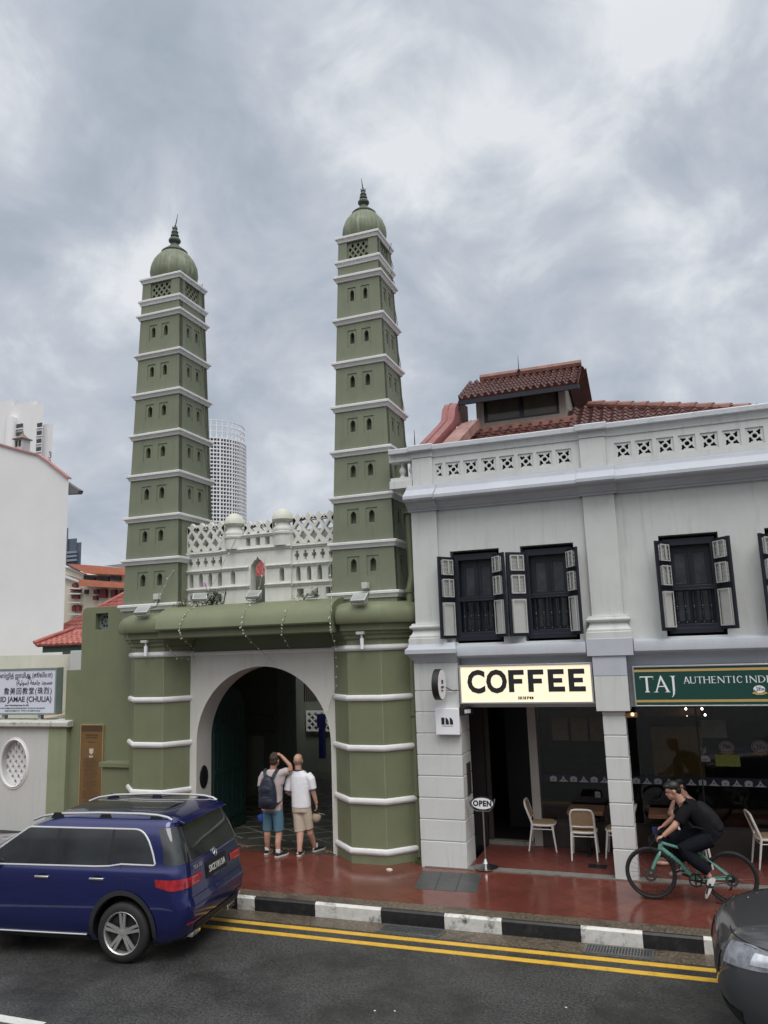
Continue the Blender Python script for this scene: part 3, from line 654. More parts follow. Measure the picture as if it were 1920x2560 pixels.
# jack roof with a clerestory window
tile_roof((-3.72,14.98,8.66),(-1.30,14.98,8.66),(-1.30,16.2,9.40),(-3.72,16.2,9.40),17,6,'jack_roof',M_tile,t,amp=.05)
p=MB(); p.tube([(-3.5,16.2,9.45),(-1.3,16.2,9.45)],.09,8); p.build('jack_roof_ridge',_mats['pale ridge tile'],t)
p=MB(); p.box(-3.74,-1.28,15.0,15.05,8.53,8.62); p.build('jack_roof_fascia',M_dark,t)
p=MB(); p.plate([(-3.46,8.0),(-1.60,8.0),(-1.60,8.86),(-3.46,8.86)],[rect(-3.30,-1.74,8.19,8.75)],.15,front(15.42)); p.add([(-1.62,15.42,8.0),(-1.62,17.6,8.3),(-1.62,17.6,9.0),(-1.62,16.2,9.34),(-1.62,15.42,8.88)],[(0,1,2,3,4)]); p.add([(-3.44,15.42,8.0),(-3.44,17.6,8.3),(-3.44,17.6,9.0),(-3.44,16.2,9.34),(-3.44,15.42,8.88)],[(0,1,2,3,4)]); p.build('jack_roof_wall',mat('dull cream paint',(.42,.37,.33),.75,.1,3,streak=.2),t)
p=MB(); p.plate(rect(-3.30,-1.74,8.19,8.75),[rect(-3.24,-2.56,8.245,8.695),rect(-2.48,-1.80,8.245,8.695)],.06,front(15.46)); wf=p.build('clerestory_window',M_dark,t)
for a,b in ((-3.25,-2.55),(-2.49,-1.79)):
    p=MB(); p.box(a,b,15.49,15.495,8.24,8.70); p.build('pane',mat('dull olive glass',(.10,.095,.075),.12,.2,3,spec=.6),wf)
p=MB(); p.box(-3.5,-1.40,15.22,15.45,7.93,8.06); p.build('jack_roof_sill',_mats['pale ridge tile'],t,bev=.01)
tile_roof((-1.62,16.15,8.98),(-1.62,17.9,8.6),(-1.25,17.9,8.6),(-1.25,16.2,9.38),8,3,'jack_roof_verge',M_tile,t,amp=.03)
# red painted fire wall sweeping up to the ridge
p=MB(); pts=[(12.95,7.22),(13.7,7.62),(14.4,8.0),(14.62,8.14),(14.75,8.40),(14.95,8.56),(15.5,8.70),(15.85,8.74)]
p.rings([[(-4.02,y,z),(-3.74,y,z),(-3.74,y,z-.42),(-4.02,y,z-.42)] for y,z in pts]); p.tube([(-3.9,y,z+.012) for y,z in pts],.014,6); p.build('fire_wall',M_pinkp,t,bev=.01)
p=MB(); pts2=[(12.95,7.12),(14.4,7.86),(14.9,8.1)]
p.rings([[(-3.66,y,z),(-3.30,y,z+.05),(-3.28,y,z-.14),(-3.66,y,z-.2)] for y,z in pts2]); p.build('flashing',mat('stained flashing',(.36,.19,.16),.4,.35,3,.2,20,spots=.4,streakcol=(.55,.50,.47)),t)
p=MB(); p.tube([(-3.72,15.0,8.58),(-3.70,15.0,8.45),(-3.80,15.0,8.40),(-3.88,15.4,8.68)],.012,5); p.build('cable',M_black,t)
for nm,(x,y,z0,z1) in {'a':(-2.62,16.1,9.45,9.82),'b':(-3.97,12.62,7.08,7.42)}.items():
    p=MB(); p.tube([(x,y,z0),(x,y,z1)],[.012,.004],5); p.lathe([(.03,z0),(.03,z0+.04),(0.005,z0+.06)],(x,y,0),8); p.build('lightning_rod',M_black,t)
# windows
M_pane=mat('dark window pane',(.035,.040,.046),.05,.6,4,spec=.9)
def balpts(z0,z1):
    h=z1-z0; return [(.010,z0),(.020,z0+.01),(.020,z0+.04*h),(.012,z0+.07*h),(.017,z0+.12*h),(.022,z0+.26*h),(.012,z0+.40*h),(.023,z0+.43*h),(.023,z0+.46*h),(.013,z0+.485*h),(.024,z0+.51*h),(.013,z0+.54*h),(.013,z0+.57*h),(.022,z0+.74*h),(.016,z0+.88*h),(.021,z0+.91*h),(.021,z0+.96*h),(.010,z1)]
for wi,(a,b) in enumerate(wins):
    a+=.045; b-=.05; wt=b-a; Y0=YF+.07
    p=MB(); p.plate(rect(a,b,3.70,5.145),[rect(a+.075,b-.075,3.78,5.04)],.10,front(Y0)); p.box(a+.07,b-.07,Y0+.02,Y0+.07,4.375,4.42); p.box(a+.07,b-.07,Y0-.02,Y0+.02,4.345,4.372); p.box(a+.07,b-.07,Y0+.0,Y0+.05,3.78,3.84)
    w=p.build('window',M_dark,t,bev=.004)
    # inner casements
    p=MB(); c=(a+b)/2
    p.plate(rect(a+.07,b-.07,3.78,5.05),[rect(a+.16,c-.06,4.46,4.93),rect(c+.06,b-.16,4.46,4.93),rect(a+.16,c-.06,3.90,4.36),rect(c+.06,b-.16,3.90,4.36)],.04,front(Y0+.12)); p.box(c-.012,c+.012,Y0+.10,Y0+.14,3.78,5.04); p.build('casement',M_dark,w,bev=.003)
    p=MB(); p.box(a+.1,b-.1,Y0+.14,Y0+.145,3.85,4.98); p.build('pane',M_pane,w)
    for k in range(5):
        x=a+.075+(wt-.15)*(k+.5)/5; p=MB(); p.lathe(balpts(3.84,4.346),(x,Y0+.03,0),10); p.build('baluster',M_dark,w)
    # shutters folded back, hinged at the opening's edges
    for sd in (-1,1):
        hx=[(-3.367,-2.69),(-2.15,-1.477),(.065,.70),(1.495,2.19)][wi][0 if sd<0 else 1]; wd=.345
        ang=[(60,50),(40,60),(60,55),(60,55)][wi][0 if sd<0 else 1]
        dx=Vector((sd*math.cos(R(ang)),-math.sin(R(ang)),0)); nn=Vector((sd*math.sin(R(ang)),math.cos(R(ang)),0))      # nn: back of the leaf
        O=Vector((hx,YF+.03,0))
        def fn(x,y,z): q=O+dx*x+nn*z; return (q.x,q.y,y)
        Z0,Z1=3.745,5.10
        p=MB(); bays=[(.055,.29,3.80,4.33),(.055,.29,4.43,4.72),(.055,.29,4.80,5.045)]
        p.plate(rect(0,wd,Z0,Z1),[rect(*q) for q in bays],.035,lambda x,y,z:fn(x,y,-z))
        p.cur=1
        p.plate(rect(.05,.295,3.795,4.335),[],.016,lambda x,y,z:fn(x,y,-.012-z))
        for (x0,x1,z0,z1) in bays[1:]:
            n=max(3,int((z1-z0)/.058))
            for k in range(n):
                zz=z0+(z1-z0)*(k+.5)/n; q=[fn(x,zz+dz,dd) for x in (x0,x1) for dz,dd in ((-.026,-.010),(.026,-.026),(.029,-.022),(-.023,-.004))]
                p.add(q,[(0,1,2,3),(7,6,5,4),(0,4,5,1),(1,5,6,2),(2,6,7,3),(3,7,4,0)])
            xm=x0+(x1-x0)*.45
            for s_ in (.006,-.052): p.plate(rect(xm-.012,xm+.012,z0+.02,z1-.02+(.02 if z1>5 else .03)),[],.014,lambda x,y,z,s_=s_:fn(x,y,s_-z))
        for (x0,x1,z0,z1) in bays:
            for s_ in (.004,-.045):
                p.plate(rect(x0-.006,x1+.006,z0-.006,z1+.006),[rect(x0+.012,x1-.012,z0+.012,z1-.012)],.008,lambda x,y,z,s_=s_:fn(x,y,s_-z))
        sh=p.build('shutter',[M_dark,M_shut],w)
        p=MB(); q=fn(.30,4.40,.0); p.tube([fn(.32,4.42,.005),fn(.335,4.40,.02),fn(.33,4.33,.03)],.008,6); p.tube([fn(.03,4.40,.01),fn(-.02,4.385,.03)],.008,6); p.build('latch',M_steel,sh)
# ---------------------------------------------------------------- ground floor fronts, set back behind the covered walk
YG=14.06
p=MB(); p.box(-4.05,-3.95,13.08,14.1,.1,3.4); p.box(-4.0,XE,14.0,18.0,3.30,3.40); p.box(-3.4,XE,12.81,14.0,3.30,3.40); p.build('walk_ceiling',M_wall,t)
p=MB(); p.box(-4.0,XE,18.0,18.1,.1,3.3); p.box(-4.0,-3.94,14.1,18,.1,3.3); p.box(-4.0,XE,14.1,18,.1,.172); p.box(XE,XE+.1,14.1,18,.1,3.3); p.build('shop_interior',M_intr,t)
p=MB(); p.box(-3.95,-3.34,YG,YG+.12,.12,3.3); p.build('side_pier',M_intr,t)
p=MB(); p.box(-3.34,-2.54,YG-.06,YG+.08,.17,.235); p.build('door_sill',M_step,t)
p=MB(); p.box(-2.545,-2.40,YG-.03,YG+.10,.17,3.3); p.build('door_post',mat('cream door post',(.40,.38,.35),.6,.08,3),t,bev=.004)
p=MB(); p.box(-3.36,-3.26,YG-.0,YG+.06,.235,3.3); p.build('door_jamb',mat('dark timber',(.05,.042,.035),.5,.2,4),t,bev=.004)
# dark door leaf standing open into the shop, black curtain wall behind it
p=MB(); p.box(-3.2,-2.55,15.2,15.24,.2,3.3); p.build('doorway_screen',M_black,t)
for x0,x1 in ((-2.40,-1.0),(-1.0,.25),(.25,1.55),(1.55,3.0)):
    p=MB(); p.box(x0+.008,x1-.008,YG+.03,YG+.036,.60,3.3); p.build('shop_window',M_glass,t)
p=MB(); p.box(-2.40,XE,YG-.02,YG+.10,.12,.58); p.build('stall_riser',mat('dark brown riser',(.038,.030,.027),.5,.2,4),t)
p=MB()
for x in (-1.0,.25,1.55,3.0): p.box(x-.012,x+.012,YG+.01,YG+.06,.58,3.3)
p.box(-2.4,XE,YG+.012,YG+.058,.575,.61); p.build('window_mullions',mat('dark bronze frame',(.03,.027,.025),.4,.2,4),t)
# frosted band of domes and crowns along the glass
b=MB(); b.box(-2.36,XE,YG+.018,YG+.022,1.235,1.37); b.build('frosted_band',mat('navy film',(.012,.016,.030),.3,.2,4),t)
for k in range(20):
    x=-2.16+.172*k*1.0
    p=MB()
    if k%2==0: o=[(x-.068,1.245),(x+.068,1.245),(x+.05,1.262),(x+.062,1.285),(x+.055,1.315),(x+.02,1.335),(x-.02,1.335),(x-.055,1.315),(x-.062,1.285),(x-.05,1.262)]
    else: o=[(x-.085,1.243),(x+.085,1.243),(x+.05,1.266),(x+.028,1.288),(x+.016,1.312),(x,1.345),(x-.016,1.312),(x-.028,1.288),(x-.05,1.266)]
    p.plate(o,[circ(x,1.278,.014,8)],.003,front(YG+.0165)); p.build('band_motif',mat('frosted white film',(.30,.31,.34),.6,.1,5),t)
# ---------------------------------------------------------------- left of the gate: boundary walls, plaque, sign
YW=13.27
t=thing('boundary_wall','tall olive green wall stepping down beside the gate, with a small grilled vent','wall',(-11,13.3,.15))
p=MB(); o=[(-12.12,.1),(-10.05,.1),(-10.05,4.66)]+[(-11.62-.13*math.sin(k*PI/12),4.54+.13*math.cos(k*PI/12)) for k in range(0,7)]+[(-11.75,3.37),(-12.12,3.37)]
p.plate(o,[rect(-11.40,-11.08,4.19,4.53)],.3,front(YW)); p.build('wall',M_green,t,bev=.01)
p=MB(); cx,cz=-11.24,4.36; p.plate(rect(-11.40,-11.08,4.19,4.53),[circ(cx,cz,.12,16,.125)]+[[(cx+a*.155,cz+b*.165),(cx+a*.155,cz+b*.11),(cx+a*.11,cz+b*.165)] for a,b in ((1,1),(1,-1),(-1,1),(-1,-1))],.04,front(YW+.12))
for k in range(4): a=k*PI/4; p.beam((cx-.125*math.cos(a),YW+.14,cz-.125*math.sin(a)),(cx+.125*math.cos(a),YW+.14,cz+.125*math.sin(a)),.02,.03,(0,1,0))
p.plate(circ(cx,cz,.075,14),[circ(cx,cz,.045,14)],.03,front(YW+.125)); p.box(-11.4,-11.08,YW+.28,YW+.29,4.19,4.53); p.build('vent_grille',mat('grey glazed vent',(.16,.19,.18),.4,.2,6),t)
p=MB(); p.box(-10.88,-10.1,12.98,YW,.1,1.47); p.box(-10.93,-10.1,12.93,YW,1.47,1.56); p.build('pedestal',M_green,t,bev=.006)
# bronze history plaque
t=thing('history_plaque','tall bronze history plaque with fine lettering on the green wall','plaque',(-11.38,13.25,.7))
M_bronze=mat('brown bronze panel',(.20,.115,.045),.5,.12,2,.05,30,metal=.2,streak=.2)
p=MB(); p.box(-11.66,-11.10,YW-.035,YW,.55,2.25); p.build('panel',M_bronze,t,bev=.004)
p=MB(); p.plate(rect(-11.67,-11.09,.54,2.26),[rect(-11.652,-11.108,.56,2.242)],.05,front(YW-.04)); p.build('frame',mat('brass frame',(.55,.42,.22),.4,.1,5,metal=.6),t)
p=MB(); p.box(-11.65,-11.11,YW-.038,YW-.03,2.12,2.235)
for (s,z,sz) in (('MASJID JAMAE',2.03,.05),('(CHULIA MOSQUE)',1.985,.036),('HISTORIC SITE',1.90,.03)):
    p.text(s,sz,.002,lambda x,y,z_,z=z:(-11.38+x,YW-.036-z_,z+y),'CENTER')
for k in range(34):
    z=1.60-k*.026; wd=.20*random.uniform(.85,1.0) if k%8 else .09
    p.box(-11.38-wd,-11.38+wd*random.uniform(.6,1),YW-.0375,YW-.034,z,z+.008)
p.build('lettering',mat('dark etched lettering',(.075,.042,.02),.6,.1,4),t)
p=MB()
p.plate([(-11.43,1.78),(-11.33,1.78),(-11.33,1.70),(-11.38,1.66),(-11.43,1.70)],[],.004,front(YW-.0385))
for k in range(4): p.box(-11.43+.027*k,-11.41+.027*k,YW-.041,YW-.036,1.60,1.64)
p.build('crest',mat('pale etched crest',(.55,.50,.42),.5,.2,8),t)
# low white fence wall with an oval lattice opening
t=thing('fence_wall','low pale wall with an oval lattice opening and a green end pier','wall',(-13,13.2,.15))
M_fence=mat('pale fence paint',(.55,.555,.53),.75,.05,1.5,.12,30,streak=.25,spots=.1,streakcol=(.33,.34,.30))
M_fpier=mat('light sage paint',(.26,.29,.175),.7,.08,1.5,.1,30,streak=.1)
p=MB(); p.plate(rect(-24,-12.45,.1,2.21),[circ(-13.37,1.46,.355,36,.475)],.22,front(13.2)); p.build('wall',M_fence,t)
p=MB()
for q in (0,):
    ring=[]
    for k in range(48):
        a=2*PI*k/48; ca,sa=math.cos(a),math.sin(a)
        ring.append([(-13.37+(.355+o)*ca,13.2-d,1.46+(.475+o)*sa) for o,d in ((-.01,0),(-.008,.02),(.01,.035),(.028,.02),(.035,.012),(.05,.018),(.055,0))])
    n=len(ring[0]); p.add([v for r_ in ring for v in r_],[(i*n+j,((i+1)%48)*n+j,((i+1)%48)*n+j+1,i*n+j+1) for i in range(48) for j in range(n-1)])
p.build('oval_moulding',M_trim,t)
p=MB()
for i in range(-5,6):
    for s in (1,-1):
        pts=[]
        for k in range(41):
            x=-.36+.72*k/40; z=(x*1.25*s)+i*.20
            if (x/.37)**2+(z/.49)**2<1: pts.append((-13.37+x,13.36+.004*s,1.46+z))
        if len(pts)>1: p.beam(pts[0],pts[-1],.05,.06,(0,1,0))
p.build('oval_lattice',M_trim,t)
p=MB(); p.box(-12.45,-11.98,13.17,13.5,.1,2.21); p.build('end_pier',M_fpier,t,bev=.008)
p=MB(); p.profx([(13.12,2.21),(13.10,2.23),(13.10,2.305),(13.13,2.33),(13.46,2.36),(13.5,2.33),(13.5,2.21)],-24,-11.90); p.build('coping',mat('mossy coping',(.50,.50,.46),.75,.1,3,.3,30,spots=.75,streakcol=(.16,.16,.14)),t,bev=.006)
# mosque name board
t=thing('mosque_sign_board','white mosque name board in Tamil, Arabic, Chinese and Latin lettering above the low wall','sign board',(-13.4,13.32,2.36))
SX0,SX1,SZ0,SZ1=-15.6,-12.40,2.47,3.41; YS=13.28
p=MB(); p.box(SX0,SX1,YS,YS+.16,SZ0,SZ1); p.build('board',mat('blue white sign face',(.66,.68,.78),.35,.03,1),t)
p=MB(); p.plate(rect(SX0-.02,SX1+.02,SZ0-.02,SZ1+.02),[rect(SX0+.015,SX1-.015,SZ0+.015,SZ1-.015)],.20,front(YS-.015)); p.build('frame',mat('grey green sign casing',(.20,.25,.22),.45,.08,3),t)
p=MB()
for x in (-15.2,-13.85,-12.85): p.box(x-.04,x+.04,YS+.03,YS+.12,2.33,SZ0)
p.build('post',M_alu,t)
p=MB(); xr=SX1-.10
def stext(s,z,size,bold=0,sx=1,dx=0,space=1): p.text(s,size,.003,lambda x,y,q:(xr+dx+x,YS-.002-q,z+y),'RIGHT',bold,sx,space)
stext('\u0bae\u0bb8\u0bcd\u0b9c\u0bbf\u0ba4\u0bcd \u0b9c\u0bbe\u0bae\u0bbf\u0b86 (\u0b9a\u0bc2\u0bb2\u0bbf\u0baf\u0bbe)',3.235,.132,.0015,.83)
stext('(\uFE94\uFEF4\uFEDF\uFEEE\uFEB3) \uFE94\uFECC\uFEE3\uFE8E\uFE9F \uFEAA\uFEA0\uFEB4\uFEE3',3.085,.135,.0015,.86)
stext('\u8a79\u7f8e\u56de\u6559\u5802(\u73e0\u70c8)',2.895,.155,.0015,1.0,0,1.24)
stext('MASJID JAMAE (CHULIA)',2.725,.158,.003,1.04)
stext('Saham Wakaf Masjid Jamae Est 1826',2.635,.045,.0005,1,-.62)
stext('218 SOUTH BRIDGE ROAD SINGAPORE 058767  TEL 62214165  FAX 62257425',2.575,.037,0,1,-.18)
stext('masjidjamaechulia@gmail.com   Website: www.masjidjamaechulia.sg',2.525,.036,0,1,-.30)
p.build('lettering',mat('dark slate lettering',(.045,.052,.075),.5,.1,4),t)
# cream yard wall, clutter box and pavilion with tiled roofs
t=thing('yard_wall','cream plastered yard wall behind the mosque name board','wall',(-15,15.6,.1))
p=MB(); a=at(0,1626,15.8); b=at(152,1638,15.8); p.plate([(-26,.1),(-12.3,.1),(-12.3,b.z-.15),(b.x+1.0,b.z),(-26,a.z)],[],.3,front(15.8)); p.build('wall',mat('cream yard plaster',(.66,.66,.56),.8,.07,1.5,streak=.3,streakcol=(.42,.44,.36)),t)
p=MB(); a=at(118,1805,14.6); b=at(180,1775,14.6); p.add([(a.x-1.3,14.6,a.z-.1),(b.x+.3,14.6,b.z-.02),(b.x+.3,15.7,b.z+.05),(a.x-1.3,15.7,a.z)],[(0,1,2,3)]); p.build('lean_to',mat('pale peach sheet',(.62,.46,.33),.6,.1,3),t)
p=MB(); a=at(176,1627,14.2); b=at(200,1676,14.2); p.box(a.x,b.x+.2,14.2,14.4,b.z,a.z); tag(p.build('junction_box',M_fence,None,bev=.01),'pale square box on the wall under the red tiled eave','box')
t=thing('pavilion','mosque pavilion with a red tiled hip roof and dark green fascia','pavilion',(-13,14.6,3.5))
el=at(88,1612,14.5); er=at(215,1607,14.5); rr=at(215,1570,15.3); rl=at(160,1584,15.3)
tile_roof((el.x,14.5,el.z),(er.x+.6,14.5,er.z),(rr.x+1.2,15.4,el.z+.36),(rl.x+.2,15.4,el.z+.33),13,7,'roof',M_tile2,t,amp=.02,step=.015)
tile_roof((el.x,17.5,el.z),(el.x,14.5,el.z),(rl.x+.2,15.4,el.z+.33),(rl.x+.2,16.6,el.z+.33),13,7,'roof',M_tile2,t,amp=.02,step=.015)
p=MB(); p.tube([(el.x-.02,14.48,el.z+.05),(rl.x+.2,15.4,el.z+.38)],.05,8); p.build('hip_tiles',M_tile2,t)
p=MB(); f0=at(98,1630,14.6); p.box(el.x+.15,er.x+.6,14.58,14.64,f0.z-.02,el.z-.03); p.build('fascia',mat('dark green fascia',(.035,.075,.06),.5,.1,4),t)
# roof seen through the screen's doorway
t=thing('prayer_hall_roof','red tiled roof glimpsed through the ogee doorway of the white screen','roof',(-8,16,4.6))
tile_roof((-10.5,15.4,4.95),(-7.2,15.4,4.95),(-7.8,17.2,6.05),(-10.2,17.2,6.05),24,12,'tiles',mat('rose red roof tile',(.38,.095,.095),.55,.4,7),t,amp=.05)
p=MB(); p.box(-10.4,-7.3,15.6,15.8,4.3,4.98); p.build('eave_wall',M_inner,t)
# ---------------------------------------------------------------- big white house to the left
t=thing('white_house','tall blank white side wall of a house with a red verge','house',(-17,17,.1))
def wp(px,py,Y=17.0): q=at(px/4.097,960+py/4.097,Y); return (q.x,q.z)
A=[wp(-400,540),wp(0,622),wp(200,680),wp(390,728),wp(480,790),wp(600,885),wp(705,968)]; B0=wp(705,968)
o=[(-34,.1),(B0[0],.1)]+A[::-1]+[(-34,A[0][1]+1.2)]
p=MB(); p.plate(o,[],9.0,lambda x,y,z:(x-(.95*(-z)),17.0-z,y)); p.build('wall',M_white,t)
p=MB(); pts=[(x,16.97,z+.03) for x,z in A]
p.rings([[(x,16.94,z-.04),(x,16.94,z+.01),(x,17.1,z+.01),(x,17.1,z-.04)] for x,_,z in pts]); p.build('verge',mat('faded red verge',(.42,.20,.19),.7,.1,4),t)
e0=wp(700,1010); e1=wp(805,1085); e2=wp(700,1118)
p=MB(); p.rings([[(e0[0]-.2,Y,e0[1]+.1),(e1[0],Y,e1[1]),(e1[0]-.05,Y,e1[1]-.09),(e2[0]-.2,Y,e2[1])] for Y in (17.02,17.20)]); p.build('eave',mat('grey eave',(.13,.13,.14),.6,.1,4),t)
c=[wp(q,w_) for q,w_ in ((135,560),(285,560),(285,705),(135,690))]
p=MB(); hw_=(c[1][0]-c[0][0])*.27; cx=c[0][0]+hw_; zt=c[0][1]; zb=c[2][1]-.6
p.box(cx-hw_,cx+hw_,17.05,17.05+2*hw_,zb,zt); p.cur=1
for x in (cx-.4*hw_,cx+.42*hw_): p.box(x-.035,x+.035,17.03,17.06,zt-.24,zt-.06)
ch=p.build('chimney',[mat('grey chimney plaster',(.52,.50,.50),.8,.1,4),M_black],t)
p=MB(); ap=(cx,17.05+hw_,zt+.20)
p.rings([[(cx+a*s*hw_,17.05+hw_+b*s*hw_,z) for a,b in ((-1,-1),(1,-1),(1,1),(-1,1))] for s,z in ((1.3,zt-.02),(1.32,zt+.015),(.75,zt+.06),(.35,zt+.13),(.12,zt+.19),(.08,zt+.27))]); p.build('chimney_cap',mat('brown chimney cap',(.22,.17,.14),.7,.2,5),ch)
# ---------------------------------------------------------------- far buildings
t=thing('ornamented_building','cream building with orange roofs and dark red ornament','building',(-26,30,4))
def rp(px,py,Y): q=at(px/4.097,960+py/4.097,Y); return q
def face(name,m,pts,Y0,Y1):
    p=MB(); q=[rp(x,y,Y0) for x,y in pts]; p.rings([[(v.x,Y0,v.z) for v in q],[(v.x,Y1,v.z) for v in q]]); return p.build(name,m,t)
M_cream=mat('cream temple paint',(.68,.62,.50),.7,.06,1)
face('wall',M_cream,[(640,1900),(860,1955),(1300,1945),(1300,2700),(640,2700)],30,34)
face('gable',M_cream,[(640,1855),(860,1945),(860,2010),(640,1940)],29.9,30.1)
face('roof',M_orange,[(680,1840),(1010,1862),(1300,1890),(1300,1955),(875,1940)],29.6,30.4)
face('roof',M_orange,[(812,1998),(1260,2035),(1300,2040),(1300,2092),(812,2068)],29.4,30.2)
face('roof',mat('grey slate roof',(.22,.22,.23),.6,.1,1),[(1065,1862),(1240,1842),(1330,1850),(1330,1895),(1180,1875)],34.0,34.5)
for a,b in ((855,975),(995,1110),(1125,1230)): 
    face('window',mat('dim window',(.03,.035,.04),.15,.2,3),[(a,1962),(b,1970),(b,2016),(a,2004)],29.9,30.0)
face('cornice',M_trim,[(640,1948),(800,2010),(800,2030),(640,1975)],29.8,30.0); face('cornice',M_trim,[(860,1945),(640,1850),(640,1862),(865,1958)],29.75,29.9)
M_maroon=mat('maroon ornament',(.19,.035,.035),.6,.1,3)
for i,(x0,x1,y0,y1,ar) in enumerate([(735,775,2035,2078,1),(715,812,2100,2112,0),(722,806,2118,2130,0),(730,795,2160,2200,0),(955,1000,2105,2150,0),(950,985,2170,2212,0),(1015,1080,2100,2190,0),(1130,1180,2110,2190,0),(1220,1275,2110,2190,0),(735,765,2262,2330,1),(775,810,2262,2330,1)]):
    pts=[(x0,y1),(x0,y0+ (18 if ar else 0)),((x0+x1)/2,y0),(x1,y0+(18 if ar else 0)),(x1,y1)] if ar else [(x0,y1),(x0,y0),(x1,y0),(x1,y1)]
    face('ornament',M_maroon,pts,29.8,30.0)
for y in (2088,2140,2230,2350): face('cornice',M_trim,[(690,y),(820,y+2),(820,y+14),(690,y+10)],29.7,29.9)
face('window',_mats['dim window'],[(862,2105),(895,2105),(895,2150),(862,2150)],29.9,30.0)
t=thing('pyramid_roof_pavilion','rose tiled pyramid roof showing above the green wall','roof',(-19,24,6))
ap=rp(1130,2128,24); lo=rp(620,2390,24); ro=rp(1330,2240,24)
E0=Vector((lo.x-1.0,23.0,lo.z-1.2)); E1=Vector((ro.x+1.0,23.0,lo.z-1.2)); AP=Vector((ap.x,25.5,ap.z+.25))
tile_roof(E0,E1,AP+Vector((.05,0,0)),AP-Vector((.05,0,0)),22,16,'roof',M_tile2,t,amp=.03,step=.03)
p=MB(); p.tube([E0,AP],.09,6); p.tube([E1,AP],.09,6); p.tube([AP,AP+Vector((0,0,.4))],[.03,.01],5); p.build('hip_tiles',M_tile2,t)
p=MB(); p.box(E0.x+.4,E1.x-.4,23.4,27,.1,E0.z); p.build('wall',M_cream,t)
# dark glass office tower
t=thing('dark_office_tower','dark blue grey stepped office tower far behind the white house','tower',(-182,200,-.3))
p=MB()
for (x0,x1,y0) in ((640,701,1478),(640,780,1585),(640,821,1627)):
    a=rp(x0,y0,200); b=rp(x1,y0,200); y_=200+(.5*(x1-700)/100); p.prism([(a.x,y_),(b.x,y_),(b.x-14,y_+15),(a.x-14,y_+15)],-.3,(a.z+b.z)/2)
p.build('wall',mat('blue grey tower glass',(.095,.12,.165),.5,.15,.05),t)
for y in (1725,1765,1805):
    p=MB(); a=rp(690,y,200); b=rp(790,y+6,200); p.box(a.x,b.x,199.6,200,a.z-.5,a.z+.25); p.build('window_band',mat('pale window band',(.22,.26,.32),.4,.1,.1),t)
# white slab block of flats
t=thing('white_block_of_flats','white high-rise block of flats with small dark windows, numbered 3','tower',(-112,110,-.3))
M_hdb=mat('white tower paint',(.80,.79,.80),.7,.04,.05)
def bx(x0,x1,y0,Y0,Y1,m=M_hdb,nm='wall',zb=-.3):
    a=rp(x0,y0,Y0); b=rp(x1,y0,Y0); k=(Y1-Y0)*1.0; p=MB(); p.prism([(a.x,Y0),(b.x,Y0),(b.x-k,Y1),(a.x-k,Y1)],zb,(a.z+b.z)/2); return p.build(nm,m,t)
bx(-300,140,195,110.5,125); bx(108,375,195,110,124); bx(335,448,205,109.4,123); bx(415,546,410,110.9,122)
a=rp(76,355,109.5); b=rp(160,355,109.5); p=MB(); p.lathe([((b.x-a.x)/2,-.3),((b.x-a.x)/2,a.z)],((a.x+b.x)/2,109.5,0),20); p.build('stair_drum',M_hdb,t)
def hw(x0,x1,y0,y1,Y=109.3):
    a=rp(x0,y0,Y); b=rp(x1,y1,Y); p=MB(); p.box(a.x,b.x,Y,Y+.12,b.z,a.z); f=p.build('window',mat('dim tower window',(.06,.07,.075),.2,.2,.3),t)
    p=MB(); p.box(a.x-.1,b.x+.1,Y-.12,Y+.1,b.z-.2,b.z); p.build('sill',M_hdb,f)
for k in range(6): hw(380-3.3*k,427-3.3*k,402+82*k,440+82*k)
for k in range(4): hw(170-3*k,228-3*k,412+84*k,448+84*k,109.8)
for k in range(4): hw(56-2*k,80-2*k,405+86*k,470+86*k,110.3); hw(143-2*k,156-2*k,412+86*k,472+86*k,109.8)
p=MB()
for s,x,y in (('3',493,762),('3',487,845)):
    q=rp(x,y,110.9); p.text(s,1.9,.1,lambda u,v,z,q=q:(q.x+u,110.9-z,q.z+v),bold=-.03)
p.build('number',mat('grey numerals',(.22,.22,.23),.6),t)
p=MB()
for x,y0,y1 in ((270,185,135),(170,190,170),(345,185,150)): a=rp(x,y0,112); b=rp(x,y1,112); p.tube([(a.x,112,a.z-1),(b.x,112,b.z)],.12,4)
p.build('aerial',M_alu,t)
# curved white gridded tower
t=thing('gridded_round_tower','curved white tower with a close grid of windows and an open crown','tower',(-95,150,-.3))
def mp(px,py,Y): return at(260+px/3.6875,1000+py/3.6875,Y)
Y0=150; cR=mp(1305,480,Y0); lft=mp(880,380,Y0); 
rad=8.5; ccx=cR.x-rad*1.155; ccy=Y0; zt=mp(980,385,Y0).z-1.2
p=MB(); p.lathe([(rad-.5,-.3),(rad-.5,zt)],(ccx,ccy,0),48); p.build('wall',mat('blue grey tower glazing',(.115,.13,.16),.25,.35,.35),t)
def rg(r0,r1,z0,z1,name,m,n=64):
    p=MB(); p.rings([[(ccx+r*math.cos(2*PI*k/n),ccy+r*math.sin(2*PI*k/n),z) for k in range(n)] for r,z in ((r0,z0),(r1,z0),(r1,z1),(r0,z1),(r0,z0))],cap=False); return p
M_grid=mat('white grid paint',(.82,.82,.84),.6,.03,.1)
fl=.845*1.02; n=int((zt+.3)/fl)
p=MB()
for k in range(n-45,n+1): q=rg(rad-.6,rad+.17,zt-(n-k)*fl-.12,zt-(n-k)*fl+.12,'',None); p.add(q.v,q.f)
p.build('floor_bands',M_grid,t)
p=MB()
